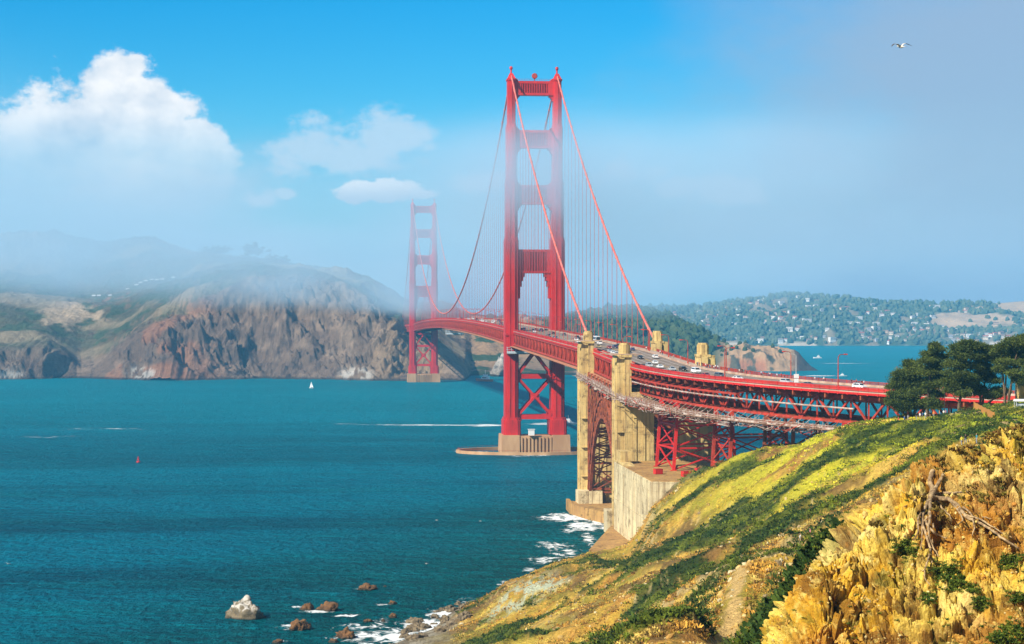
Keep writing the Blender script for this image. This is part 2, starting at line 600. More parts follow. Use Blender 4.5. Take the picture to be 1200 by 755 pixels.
def sweep(mb, qs, o0, o1, z0, z1, mi=0):
    vs = []
    for q in qs:
        for o, z in ((o0, z0), (o1, z0), (o1, z1), (o0, z1)): vs.append(dp(q, o, z))
    n = len(qs); fs = []
    for i in range(n - 1):
        a, b = i * 4, i * 4 + 4
        for k in range(4):
            fs.append((a + k, a + (k + 1) % 4, b + (k + 1) % 4, b + k))
    fs += [(3, 2, 1, 0), tuple((n - 1) * 4 + k for k in range(4))]
    mb.add(vs, fs, mi)


QS0, QS1 = -1623.0, 720.0
QALL = stations(QS0, QC, 20) + stations(QC, QS1, 8)[1:]

# --- roadway
mb = MB(); sweep(mb, QALL, -9.4, 9.4, -2.0, -1.3)
mb.build('roadway', M['asphalt'], bridge)
mb = MB()
for o in (-0.22, 0.10): sweep(mb, QALL, o, o + 0.14, -1.296, -1.292)
mb.build('centre_line', M['yellow'], bridge)
for o in (-6.3, -3.2, 3.1, 6.2):
    mb = MB(); sweep(mb, [q for q in QALL if -600 < q < 640], o, o + 0.13, -1.296, -1.291)
    mb.build('lane_marking', M['white_line'], bridge)
for s in (-1, 1):
    mb = MB()
    a, b = (-13.1, -9.42) if s < 0 else (9.42, 13.1)
    sweep(mb, QALL, a, b, -1.55, -1.08)
    mb.build('sidewalk', M['walk'], bridge)
mb = MB(); sweep(mb, [q for q in QALL if q > -700], 9.0, 9.38, -1.296, -0.62)
mb.build('traffic_barrier', M['barrier'], bridge)
mb = MB(); sweep(mb, [q for q in QALL if q > -1300], -9.38, -9.1, -1.296, -0.6)
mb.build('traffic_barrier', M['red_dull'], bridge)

# --- outer railings (pickets are part of the railing)
for s in (-1, 1):
    mb = MB()
    o = 13.25 * s
    sweep(mb, QALL, o - 0.13, o + 0.13, -0.14, 0.0)
    sweep(mb, QALL, o - 0.09, o + 0.09, -1.05, -0.95)
    for q in stations(-1623, 700, 3.81):
        p = dp(q, o, -1.1); mb.cbox((p.x, p.y, p.z + 0.58), (0.16, 0.16, 1.2), head(q))
    step = 0.45
    for q in np.arange(-900, 690, step):
        p = dp(q, o, -0.55); mb.cbox((p.x, p.y, p.z), (0.05, 0.27 if s < 0 else 0.2, 0.8), head(q))
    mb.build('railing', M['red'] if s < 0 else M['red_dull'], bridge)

# --- fascia girder below the sidewalk, with brackets
for s in (-1, 1):
    mb = MB()
    a, b = sorted((12.75 * s, 13.45 * s))
    sweep(mb, QALL, a, b, -2.15, -1.56)
    for q in stations(-900, 700, 3.81):
        p = dp(q, 13.5 * s, -1.95)
        mb.cbox((p.x, p.y, p.z), (0.22, 0.45, 0.75), head(q))
    mb.build('fascia_girder', M['red'], bridge)

# --- stiffening trusses of the suspended spans and the arch span
TD = 9.6            # bottom of the truss below the railing top
for s in (-1, 1):
    mb = MB()
    o = 12.6 * s
    Q = stations(QS0, 440, 18)
    sweep(mb, Q, o - 0.45, o + 0.45, -3.2, -2.2)
    sweep(mb, Q, o - 0.55, o + 0.55, -TD, -TD + 0.85)
    for i, q in enumerate(stations(QS0, 440, 7.62)):
        mb.beam(dp(q, o, -3.2), dp(q, o, -TD + 0.8), 0.62, 0.55, up=(0, 1, 0))
        q2 = min(q + 7.62, 440)
        if q > -1300 and q2 - q > 4:
            if i % 2: mb.beam(dp(q, o, -3.0), dp(q2, o, -TD + 0.6), 0.42, 0.42)
            else: mb.beam(dp(q, o, -TD + 0.6), dp(q2, o, -3.0), 0.42, 0.42)
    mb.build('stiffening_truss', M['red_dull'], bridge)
mb = MB()
for q in stations(QS0, 440, 7.62):
    mb.beam(dp(q, -12.6, -3.0), dp(q, 12.6, -3.0), 0.5, 1.5)
    mb.beam(dp(q, -12.6, -TD + 0.4), dp(q, 12.6, -TD + 0.4), 0.4, 0.6)
for i, q in enumerate(stations(QS0, 432, 7.62)):
    mb.beam(dp(q, -12.6 if i % 2 else 12.6, -TD + 0.35), dp(q + 7.62, 12.6 if i % 2 else -12.6, -TD + 0.35), 0.4, 0.4)
for o in (-8, -4.5, -1.5, 1.5, 4.5, 8):
    sweep(mb, stations(QS0, 440, 20), o - 0.2, o + 0.2, -2.3, -2.02)
mb.build('floor_framing', M['rust'], bridge)
# plank maintenance walk slung under the west edge between near tower and arch
mb = MB()
Q = stations(-640, 440, 12)
sweep(mb, Q, -15.4, -10.6, -TD - 0.75, -TD - 0.55)
for q in stations(-640, 440, 7.62):
    mb.beam(dp(q, -15.3, -TD - 0.9), dp(q, -8, -TD - 0.9), 0.25, 0.25)
    mb.beam(dp(q, -12.6, -TD - 0.6), dp(q, -12.6, -TD), 0.2, 0.2, up=(0, 1, 0))
mb.build('maintenance_walk', M['tanred'], bridge)

# --- towers
LEGX = 13.7
LEV = [(10.8, 19.6, 10.2, 19.0, 0.9), (19.6, 126.0, 7.9, 15.5, 1.0), (126.0, 160.6, 7.0, 13.6, 0.9),
       (160.6, 193.4, 5.9, 11.6, 0.8), (193.4, 220.6, 4.7, 9.4, 0.65)]


def legpoly(cx, w, d, n):
    a, b = w / 2, d / 2
    q = [(a - 2 * n, b), (a - 2 * n, b - n * .45), (a - n, b - n * .45), (a - n, b - 2.2 * n), (a, b - 2.2 * n)]
    first = [(x, y) for x, y in reversed(q)]            # quadrant +x +y, counter-clockwise
    second = [(-x, y) for x, y in q]
    third = [(-x, -y) for x, y in first]
    fourth = [(x, -y) for x, y in q]
    return [(cx + x, y) for x, y in first + second + third + fourth]


def make_tower(y0, label):
    t = empty('tower', (0, y0, 0), 0, bridge); t['label'] = label
    for s in (-1, 1):
        mb = MB(); cx = LEGX * s
        for k, (z0, z1, w, d, n) in enumerate(LEV):
            mb.prism(legpoly(cx, w, d, n), z0, z1)
            if k:    # small cornice where the leg steps in
                w2, d2, n2 = LEV[k - 1][2:]
                mb.prism(legpoly(cx, (w + w2) / 2, (d + d2) / 2, n), z0, z0 + 1.4)
            # shallow vertical ribs on the faces of the leg
            if k:
                for fx in ((-0.18, 0.18) if k < 3 else (0.0,)):
                    for fy in (-1, 1):
                        mb.box(cx + fx * w - 0.22, cx + fx * w + 0.22, fy * d / 2 - 0.3, fy * d / 2 + 0.3, z0 + 1.6, z1 - 1.0)
        mb.box(cx - 4.05, cx + 4.05, -7.9, 7.9, 69.5, 71.0)
        mb.build('leg', M['red'], t)
        mb = MB()
        mb.prism(legpoly(cx, 5.6, 10.4, 0.8), 220.62, 221.6)
        mb.prism([(cx - 2.4, -4), (cx + 2.4, -4), (cx + 2.4, 4), (cx - 2.4, 4)], 221.6, 225.0, top=[(cx - 0.9, -1.6), (cx + 0.9, -1.6), (cx + 0.9, 1.6), (cx - 0.9, 1.6)])
        mb.tube([(cx, 0, 225.0), (cx, 0, 227.2)], 0.5, 8)
        mb.tube([(cx, 0, 227.2), (cx, 0, 228.0), (cx, 0, 228.9), (cx, 0, 229.3)], [0.6, 1.0, 0.9, 0.3], 8)
        mb.build('saddle_cap', M['red'], t)
    # portal struts above the roadway
    for (z0, z1, wl, hd, ribs) in ((212.0, 220.4, 4.7, 5.4, 11), (180.6, 191.2, 5.9, 6.6, 11), (147.2, 158.6, 7.0, 8.0, 10), (106.4, 120.4, 7.9, 9.0, 9)):
        mb = MB()
        xi = LEGX - wl / 2 + 0.05
        mb.box(-xi, xi, -hd / 2 + 1.3, hd / 2 - 1.3, z0, z1)
        for fy in (-1, 1):
            yy = fy * hd / 2
            ya, yb = sorted((yy + fy * 0.1, yy - fy * 1.5))
            mb.box(-xi, xi, ya, yb, z0 + 0.003, z0 + 1.3)
            mb.box(-xi, xi, ya, yb, z1 - 1.5, z1 + 0.003)
            px_ = xi * 0.70
            for sx in (-1, 1):
                mb.box(sx * (xi + px_) / 2 - (xi - px_) / 2, sx * (xi + px_) / 2 + (xi - px_) / 2, ya + .05, yb - .05, z0 + 1.303, z1 - 1.503)
            for i in range(ribs):
                x = -px_ + 2 * px_ * (i + 0.5) / ribs
                mb.box(x - 0.30, x + 0.30, ya + .08, yb - .08, z0 + 1.306, z1 - 1.506)
        # stepped corner brackets
        big = z0 < 110
        steps = [(3.9, 2.2), (3.0, 4.6), (2.1, 8.0), (1.3, 15.0)] if big else [(2.6, 1.0), (1.7, 2.0), (0.9, 3.4)]
        for sx in (-1, 1):
            for k, (ww, hh) in enumerate(steps):
                a, b = sorted((sx * xi, sx * (xi - ww)))
                mb.box(a, b, -hd / 2 + 0.5 + 0.1 * k, hd / 2 - 0.5 - 0.1 * k, z0 - hh, z0 - 0.002 * k)
            if not big:
                for k, (ww, hh) in enumerate(steps[1:]):
                    a, b = sorted((sx * xi, sx * (xi - ww)))
                    mb.box(a, b, -hd / 2 + 0.5 + 0.1 * k, hd / 2 - 0.5 - 0.1 * k, z1 + 0.002 * k, z1 + hh * 0.45)
        mb.build('portal_strut', M['red'], t)
    # bracing below the roadway: chevron, two horizontals and a cross, each doubled
    mb = MB()
    xi = LEGX - 7.9 / 2 + 0.1
    for yy in (-4.6, 4.6):
        D, H = 1.3, 2.6
        mb.beam((0, yy, 59.5), (-xi, yy, 46.4), D, H, up=(0, 1, 0)); mb.beam((0, yy - .01, 59.5), (xi, yy - .01, 46.4), D, H, up=(0, 1, 0))
        mb.box(-xi, xi, yy - 0.9, yy + 0.9, 43.9, 46.6)
        mb.box(-xi, xi, yy - 0.9, yy + 0.9, 19.9, 22.6)
        mb.beam((-xi, yy + .02, 44.2), (xi, yy + .02, 22.4), D, H, up=(0, 1, 0)); mb.beam((xi, yy - .02, 44.2), (-xi, yy - .02, 22.4), D, H, up=(0, 1, 0))
        mb.prism([(-2.6, yy - 0.72), (2.6, yy - 0.72), (2.6, yy + 0.72), (-2.6, yy + 0.72)], 31.4, 35.2)
        for sx in (-1, 1):
            mb.prism([(sx * xi - 1.9, yy - 0.66), (sx * xi + 1.9, yy - 0.66), (sx * xi + 1.9, yy + 0.66), (sx * xi - 1.9, yy + 0.66)], 41.6, 49.0)
            mb.prism([(sx * xi - 1.9, yy - 0.66), (sx * xi + 1.9, yy - 0.66), (sx * xi + 1.9, yy + 0.66), (sx * xi - 1.9, yy + 0.66)], 19.0, 25.6)
        mb.box(-xi, xi, yy - 0.8, yy + 0.8, 59.0, 61.6)
    for z in (21, 45, 60): mb.box(-1.2, 1.2, -4, 4, z - 0.8, z + 0.8)
    mb.build('cross_bracing', M['red'], t)
    # concrete pier with a fluted middle
    mb = MB()
    mb.prism([(-20.6, -12.6), (-9.6, -12.6), (-9.6, 12.6), (-20.6, 12.6)], -6, 10.75, top=[(-20.0, -12), (-9.8, -12), (-9.8, 12), (-20.0, 12)])
    mb.prism([(9.6, -12.6), (20.6, -12.6), (20.6, 12.6), (9.6, 12.6)], -6, 10.75, top=[(9.8, -12), (20.0, -12), (20.0, 12), (9.8, 12)])
    mb.box(-9.7, 9.7, -10.6, 10.6, -6, 10.3)
    for i in range(9):
        x = -8.6 + 17.2 * i / 8
        mb.box(x - 0.55, x + 0.55, -11.7, 11.7, -5, 9.6)
    mb.build('pier', M['pier'], t)
    return t


south_tower = make_tower(0, 'nearer red tower, its middle veiled by fog')
north_tower = make_tower(MAIN, 'farther red tower in front of the rocky headland')
mb = MB()   # round antenna dish on the near tower's top strut
mb.tube([(0.3, 0, 220.4), (0.3, 0, 222.6)], 0.3, 6)
mb.tube([(0.3, -0.9, 223.6), (0.3, -0.6, 223.6), (0.3, 0.5, 223.6)], [1.5, 1.75, 0.4], 14)
mb.build('antenna_dish', M['red_dull'], south_tower)
mb = MB()
for i in range(23):
    x = -11 + i
    mb.box(x - 0.05, x + 0.05, -2.75, -2.65, 220.4, 221.5)
mb.box(-11, 11, -2.74, -2.66, 221.45, 221.55)
mb.build('top_railing', M['red_dull'], south_tower)

# --- main cables and suspenders
def zcab(q):
    if q <= 0 and q >= -MAIN:
        return 84.0 + (224.6 - 84.0) * ((-q - MAIN / 2) / (MAIN / 2)) ** 2
    if q > 0: t = q / 343.0
    else: t = (-q - MAIN) / 343.0
    end = 70.0
    return 224.6 * (1 - t) + end * t - 4 * 11.5 * t * (1 - t)


for s in (-1, 1):
    x = LEGX * s
    mb = MB()
    QQ = stations(-MAIN - 343, -MAIN, 16) + stations(-MAIN, 0, 12)[1:] + stations(0, 343, 12)[1:]
    mb.tube([(x, -q, zcab(q)) for q in QQ], 0.50, 8)
    for q in stations(-MAIN, 343, 15.24):       # cable bands
        mb.tube([(x, -q - 0.7, zcab(q - 0.7 if False else q + 0.7)), (x, -q + 0.7, zcab(q - 0.7))], 0.70, 8)
    mb.build('main_cable', M['cable'], bridge, True)
    for dxh in (-0.7, 0.7):
        pass
QSUS = [q for q in stations(-MAIN - 343 + 15, 343 - 15, 15.24)]
sus = []
for q in QSUS:
    if min(abs(q), abs(q + MAIN)) < 9: continue
    for s in (-1, 1):
        top, bot = zcab(q), zr(q) - 1.2
        if top - bot > 1.0: sus.append((q, s, bot, top))
sus.sort(key=lambda k: -k[0])
rest = MB()
for i, (q, s, bot, top) in enumerate(sus):
    mb = MB() if i < 100 else rest
    for dy_ in (-0.28, 0.28):
        mb.tube([(LEGX * s, -q + dy_, bot), (LEGX * s, -q + dy_, top)], 0.065, 5)
    if i < 100: mb.build('suspender', M['rope'], bridge)
o = rest.build('suspender', M['rope'], bridge); o['kind'] = 'stuff'

# --- concrete pylons
def make_pylon(q, s, zt, far=False):
    mb = MB()
    sx = lambda a, b: sorted((a * s, b * s))
    y = -q
    zb = 3.5
    # lower shaft: broad wall under the deck edge with a bright outer buttress and pilasters on its face
    a, b = sx(15.4, 4.6)
    mb.box(a, b, y - 6.2, y + 6.2, zb - 8, zr(q) - TD - 1.2)
    a, b = sx(18.2, 15.4)
    mb.box(a, b, y - 5.2, y + 5.2, zb - 8, zt - 1.6)
    for k in (-3.2, 3.2):
        a, b = sx(18.6, 18.2)
        mb.box(a, b, y + k - 1.1, y + k + 1.1, zb - 7.5, zt - 3.0)
    a, b = sx(15.4, 12.9)
    mb.box(a, b, y - 6.0, y + 6.0, zr(q) - TD - 1.2, zt - 2.2)
    for k, x0_ in ((0, 14.2), (1, 11.6), (2, 8.4)):
        if k: a, b = sx(x0_ + 0.5, x0_ - 0.5); mb.box(a, b, y - 6.55, y - 6.2, zb - 7, zr(q) - TD - 3.0)
    for zz in (14.0, 26.0, 38.0):       # pour joints
        a, b = sx(18.26, 4.55); mb.box(a, b, y - 6.26, y + 6.26, zz, zz + 0.25)
    # upper shaft: cornice, drum with fluted corners, cap
    a, b = sx(16.6, 12.6)
    mb.box(a, b, y - 5.4, y + 5.4, zt - 2.2, zt - 1.3)
    pr = lambda x0, x1, h, z0, z1, c=.7: mb.prism([(x0 + c, y - h), (x1 - c, y - h), (x1, y - h + c), (x1, y + h - c), (x1 - c, y + h), (x0 + c, y + h), (x0, y + h - c), (x0, y - h + c)], z0, z1)
    a, b = sx(16.3, 12.9); pr(a, b, 3.2, zt - 1.3, zt + 2.3)
    a, b = sx(16.6, 15.2); pr(a, b, 1.5, zt - 1.3, zt + 1.4, .3)
    a, b = sx(16.0, 13.2); pr(a, b, 2.8, zt + 2.3, zt + 2.9)
    for k in (-1.5, 0, 1.5):
        a, b = sx(16.45, 12.75); mb.box(a, b, y + k - .3, y + k + .3, zt - 1.0, zt + 1.9)
    a, b = sx(14.9, 14.2); mb.box(a, b, y - 6.08, y - 6.0, zt - 8.0, zt - 5.0)
    p = mb.build('pylon', M['concrete'], bridge)
    return p


for q in (343.0, 440.5):
    for s in (-1, 1):
        p = make_pylon(q, s, 71.4 if q < 400 else 67.6)
        p['label'] = 'tan concrete pylon beside the roadway'
for s in (-1, 1): make_pylon(-1623.0, s, 72.0)['label'] = 'far pylon on the headland behind the farther tower'
# pink frame of planks around the two west pylons
for q, zt in ((343.0, 71.4), (440.5, 67.6)):
    mb = MB()
    y = -q
    for (x0, x1, y0, y1) in ((-22.6, -9.0, -7.4, -6.6), (-22.6, -9.0, 6.6, 7.4), (-19.6, -18.9, -6.6, 6.6), (-12.3, -11.6, -6.6, 6.6)):
        mb.box(x0, x1, y + y0, y + y1, zt - 1.25 + .004 * (x0 > -20), zt - 0.95 + .004 * (x0 > -20))
    mb.build('work_frame', M['barrier'], bridge)

# --- arch
ARQ0, ARQ1 = 350.5, 433.5
def arch_z(t, lo, hi): return lo + (hi - lo) * (1 - (2 * t - 1) ** 2)
for s in (-1, 1):
    mb = MB(); o = 15.4 * s
    n = 18
    up, dn = [], []
    for i in range(n + 1):
        t = i / n; q = ARQ0 + (ARQ1 - ARQ0) * t
        e = 1 - (2 * t - 1) ** 2
        up.append(Vector((o, -q, 9.0 + 39.5 * e ** 0.82))); 
        q2 = ARQ0 + 4.5 + (ARQ1 - ARQ0 - 9) * t
        dn.append(Vector((o, -q2, 8.0 + 33.0 * e ** 0.85)))
    for k in range(n):
        for c in (up, dn): mb.beam(c[k], c[k + 1], 1.3, 1.1, up=(1, 0, 0))
        mb.beam(up[k], dn[k + 1], 0.45, 0.45, up=(1, 0, 0)); mb.beam(dn[k], up[k + 1], 0.45, 0.45, up=(1, 0, 0))
        mb.beam(up[k], dn[k], 0.5, 0.5, up=(1, 0, 0))
    mb.build('arch_rib', M['rust'], bridge)
    # columns between arch and deck
    mb = MB()
    for i in range(n + 1):
        if i % 2: continue
        q = ARQ0 + (ARQ1 - ARQ0) * i / n
        top = Vector((o, -q, zr(q) - TD))
        if top.z - up[i].z > 1.0:
            mb.beam(up[i], top, 0.8, 0.8, up=(0, 1, 0))
            if i + 2 <= n:
                q2 = ARQ0 + (ARQ1 - ARQ0) * (i + 2) / n
                top2 = Vector((o, -q2, zr(q2) - TD))
                lo1, lo2 = up[i], up[i + 2]
                mb.beam(lo1, top2, 0.32, 0.32, up=(1, 0, 0)); mb.beam(lo2, top, 0.32, 0.32, up=(1, 0, 0))
                for f in (0.33, 0.66):
                    mb.beam(lo1.lerp(top, f), lo2.lerp(top2, f), 0.3, 0.3)
    mb.build('spandrel_columns', M['rust'], bridge)
    if s < 0: UPW, DNW = up, dn
    else: UPE, DNE = up, dn
mb = MB()
for k in range(0, len(UPW)):
    mb.beam(UPW[k], UPE[k], 0.7, 0.9); mb.beam(DNW[k], DNE[k], 0.6, 0.6)
    if k + 1 < len(UPW):
        mid = (UPW[k] + UPE[k + 1]) / 2
        for a, b in ((UPW, UPE), (DNW, DNE)):
            for f0, f1 in ((0, .5), (.5, 1)):
                mb.beam(a[k].lerp(b[k], f0), a[k + 1].lerp(b[k + 1], f1), 0.45, 0.45)
                mb.beam(a[k + 1].lerp(b[k + 1], f0), a[k].lerp(b[k], f1), 0.45, 0.45)
mb.build('arch_bracing', M['rust'], bridge)
for q in (351.5, 432.5):      # concrete footings of the arch
    for s in (-1, 1):
        mb = MB()
        mb.prism([(s * 15.4 - 5, -q - 4.5), (s * 15.4 + 5, -q - 4.5), (s * 15.4 + 5, -q + 4.5), (s * 15.4 - 5, -q + 4.5)], -2, 8.6)
        mb.build('arch_footing', M['pale_concrete'], bridge)

# --- curved approach: deck trusses on steel trestles
VD = 11.0
QV = stations(447, 700, 7.0)
for s in (-1, 1):
    mb = MB(); o = 9.6 * s
    sweep(mb, QV, o - 0.4, o + 0.4, -3.8, -2.9)
    sweep(mb, QV, o - 0.4, o + 0.4, -VD, -VD + 0.8)
    for i, q in enumerate(QV[:-1]):
        q2 = QV[i + 1]
        mb.beam(dp(q, o, -3.4), dp(q, o, -VD + 0.4), 0.4, 0.4, up=(0, 1, 0))
        if i % 2: mb.beam(dp(q, o, -3.4), dp(q2, o, -VD + 0.4), 0.55, 0.55)
        else: mb.beam(dp(q, o, -VD + 0.4), dp(q2, o, -3.4), 0.55, 0.55)
    mb.build('approach_truss', M['red_dull'], bridge)  # duller red puts the shade under the deck into the colour
    # lower outrigger rail carried on brackets
    mb = MB(); o = 13.2 * s
    QO = [q for q in QV if q < 548]
    sweep(mb, QO, o - 0.25, o + 0.25, -5.3, -4.7)
    for q in QO:
        mb.beam(dp(q, o, -5.0), dp(q, 9.6 * s, -7.6), 0.3, 0.3)
        mb.beam(dp(q, o, -2.0), dp(q, 9.8 * s, -3.6), 0.4, 0.5)
        mb.beam(dp(q, o, -5.0), dp(q, 9.6 * s, -4.2), 0.3, 0.3)
    mb.build('outrigger_rail', M['red_dull'], bridge)  # same duller red, painting in the shade below the deck edge
mb = MB()
for i, q in enumerate(QV):
    mb.beam(dp(q, -13, -2.9), dp(q, 13, -2.9), 0.5, 1.5)
    mb.beam(dp(q, -9.6, -VD + .3), dp(q, 9.6, -VD + .3), 0.4, 0.5)
    if i + 1 < len(QV):
        mb.beam(dp(q, -9.6, -VD + .3), dp(QV[i + 1], 9.6, -VD + .3), 0.3, 0.3)
        mb.beam(dp(q, 9.6, -VD + .3), dp(QV[i + 1], -9.6, -VD + .3), 0.3, 0.3)
for o in (-9.0, 9.0): sweep(mb, QV, o - 0.15, o + 0.15, -4.6, -2.1)
for o in (-6, -2, 2, 6): sweep(mb, QV, o - 0.2, o + 0.2, -3.0, -2.1)
mb.build('approach_framing', M['rust'], bridge)


def trestle(qa, qb, zb, mat, label):
    """One braced steel support tower: two bents with two legs each."""
    t = empty('trestle_tower', (0, 0, 0), 0, bridge); t['label'] = label
    P = {}
    for q in (qa, qb):
        for s in (-1, 1):
            tp = dp(q, 9.6 * s, -VD); bt = dp(q, 11.2 * s, 0); bt.z = zb
            P[q, s] = (bt, tp)
            mb = MB()
            # each leg is a pair of channels laced together
            h = head(q)
            for e in (-0.55, 0.55):
                dx_, dy_ = -math.sin(h) * 0, e
                mb.beam(bt + Vector((0, dy_, 0)), tp + Vector((0, dy_, 0)), 0.9, 0.42, up=(0, 1, 0))
            n = max(4, int((tp.z - bt.z) / 1.6))
            for i in range(n):
                a, b = bt.lerp(tp, i / n), bt.lerp(tp, (i + 1) / n)
                sg = 1 if i % 2 else -1
                for e in (-0.38, 0.38):
                    mb.beam(a + Vector((e, -0.5 * sg, 0)), b + Vector((e, 0.5 * sg, 0)), 0.1, 0.16)
            mb.box(bt.x - 1.0, bt.x + 1.0, bt.y - 1.0, bt.y + 1.0, zb - 1.5, zb + 0.5)
            mb.build('leg', mat, t)
    mb = MB()
    nl = 3 if zb < 35 else 2
    cyc = [(qa, -1), (qa, 1), (qb, 1), (qb, -1)]
    for k in range(4):
        A, B = P[cyc[k]], P[cyc[(k + 1) % 4]]
        for l in range(nl):
            f0, f1 = l / nl, (l + 1) / nl
            mb.beam(A[0].lerp(A[1], f0 + .02), B[0].lerp(B[1], f1), 0.42, 0.42)
            mb.beam(B[0].lerp(B[1], f0 + .02), A[0].lerp(A[1], f1), 0.42, 0.42)
            mb.beam(A[0].lerp(A[1], f1), B[0].lerp(B[1], f1), 0.55, 0.55)
    mb.build('cross_brace', mat, t)


ROOFZ = 27.8
trestle(478, 496, ROOFZ, M['red'], 'nearest trestle to the arch, red and standing on the anchorage roof')
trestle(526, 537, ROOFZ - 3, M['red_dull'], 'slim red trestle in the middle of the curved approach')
trestle(556, 570, 22.0, M['rust'], 'shaded trestle against the water')
trestle(592, 604, 40.0, M['red'], 'short red trestle standing on the bluff')
trestle(640, 650, 46.0, M['red'], 'lowest trestle beside the trees')

# --- anchorage, fender, terrace, seawall, travellers, scaffolding
mb = MB()
x0, x1 = -20.2, 19.5
def rq(p): return p
mb.prism([(x0, -452), (x0 - 1.4, -538), (x1 + 14, -552), (x1, -452)][::-1] if False else [(x0 - 1.4, -538), (x1 + 14, -552), (x1, -452), (x0, -452)], -6, ROOFZ)
o = mb.build('concrete_anchorage', M['pale_concrete'])
o.location = (BX, BY, 0); o.rotation_euler = (0, 0, BROT)
tag(o, 'massive bleached concrete block under the approach trestles, below the arch', 'anchorage')
anch = o
mb = MB()
mb.prism([(x0 - 0.9, -537.4), (x1 + 13.4, -551.2), (x1 - .5, -452.6), (x0 + 0.5, -452.6)], ROOFZ + 0.004, ROOFZ + 0.25)
mb.build('roof_slab', M['brown_concrete'], anch)
mb = MB()
for i in range(2):
    pass
mb.prism([(x0 - .05, -478), (x0 + 3.6, -478), (x0 + 3.6, -456), (x0 - .05, -456)], ROOFZ + 0.26, ROOFZ + 0.9, top=[(x0 - .05, -472), (x0 + 3.6, -472), (x0 + 3.6, -456), (x0 - .05, -456)])
mb.box(x0 + .2, x0 + 4.2, -466, -457, ROOFZ + .9, ROOFZ + 4.6)
mb.build('parapet', M['concrete'], anch)
mb = MB()
for k in (0, 3, 7, 12):      # formwork ledges and buttress ribs on the west face
    y = -458 - k * 6.4
    xx = x0 - 1.4 * (-452 - y) / 86
    mb.box(xx - 0.16, xx + 0.5, y - 0.6, y + 0.6, -3, ROOFZ - 2.5)
for z in (15.0,):
    mb.beam((x0 - 0.0, -453, z), (x0 - 1.4, -537.5, z), 0.3, 0.16)
mb.build('wall_ribs', M['pale_concrete'], anch)

def ring_wall(cx, cy_, rx, ry, th, z0, z1, n=72):
    mb = MB(); vs = []
    for k in range(n):
        a = 2 * math.pi * k / n
        c, s_ = math.cos(a), math.sin(a)
        for (r, z) in ((0, z0), (0, z1), (-th, z1), (-th, z0)):
            vs.append((cx + (rx + r) * c, cy_ + (ry + r) * s_, z))
    fs = []
    for k in range(n):
        a, b = k * 4, ((k + 1) % n) * 4
        for j in range(4): fs.append((a + j, b + j, b + (j + 1) % 4, a + (j + 1) % 4))
    mb.add(vs, fs)
    return mb


fm = ring_wall(0, 0, 46.5, 27, 2.0, -5, 1.7)
o = fm.build('pier_fender', M['pier'])
o.location = (BX, BY, 0); o.rotation_euler = (0, 0, BROT)
tag(o, "low oval concrete wall in the water around the nearer tower's pier", 'fender wall')
fen = o
mb = ring_wall(0, 0, 45.6, 26.2, 0.12, 2.65, 2.75)
for k in range(72):
    a = 2 * math.pi * k / 72
    mb.box(45.55 * math.cos(a) - .06, 45.55 * math.cos(a) + .06, 26.15 * math.sin(a) - .06, 26.15 * math.sin(a) + .06, 1.7, 2.7)
mb.build('fender_railing', M['red_dull'], fen)
mb = MB(); mb.box(-4.6, -1.2, -13.5, -10.9, 10.8, 14.2); mb.box(-5.0, -0.8, -13.8, -10.6, 14.2, 14.45)
o = mb.build('equipment_shed', M['whitep']); o.location = (BX, BY, 0); o.rotation_euler = (0, 0, BROT)
tag(o, 'small white shed on the pier between the legs of the nearer tower', 'shed')

mb = MB()
mb.prism([(25.2, 634), (48, 634), (48, 700), (38.4, 712), (36.2, 708)], -3, 3.6)
o = mb.build('terrace', M['brown_concrete']); tag(o, kind='structure')
mb = MB()
P_ = [(22.5, 806), (23.5, 786), (28.5, 768), (35.5, 750), (39.2, 724)]
Q_ = [(60, 806), (60, 786), (60, 768), (60, 750), (60, 724)]
for i in range(4):
    mb.prism([P_[i], P_[i + 1], Q_[i + 1], Q_[i]], -3, 3.4 + 0.003 * i)
    mb.prism([P_[i], P_[i + 1], (P_[i + 1][0] + 1.4, P_[i + 1][1]), (P_[i][0] + 1.4, P_[i][1])], 3.404, 4.4)
o = mb.build('seawall', M['brown_concrete'])
tag(o, 'low brown seawall curving round the foot of the arch and pylons', 'seawall')

def traveller(q, y, w, label):
    t = empty('maintenance_platform', (0, 0, 0), 0)
    t.location = (BX, BY, 0); t.rotation_euler = (0, 0, BROT)
    mb = MB(); z = zr(q) - TD - 1.2
    x0, x1 = -17.0, -2.0
    mb.box(x0, x1, -q - w, -q + w, z - 4.2, z - 3.8)
    mb.build('platform_floor', M['net'], t)
    mb = MB()
    for x in np.linspace(x0, x1, 7):
        for e in (-w, w): mb.box(x - .15, x + .15, -q + e - .15, -q + e + .15, z - 3.8, z)
    for e in (-w, w):
        for zz in (z - 2.9, z - 1.4, z - 0.1): mb.box(x0, x1, -q + e - .1, -q + e + .1, zz - .1, zz + .1)
        mb.box(x0, x1, -q + e * 1.02 - .06, -q + e * 1.02 + .06, z - 3.8, z - 2.4)
    for x in (x0, x1):
        for zz in (z - 2.9, z - 1.4, z - 0.1): mb.box(x - .1, x + .1, -q - w, -q + w, zz - .1, zz + .1)
    mb.build('guard_frame', M['bluegrey'], t)
    return tag(t, label, 'platform')


traveller(2, 0, 9, 'pale grey caged work platform hung under the deck at the nearer tower')
traveller(-560, 0, 8, 'pale grey caged work platform hung under the deck at mid span')

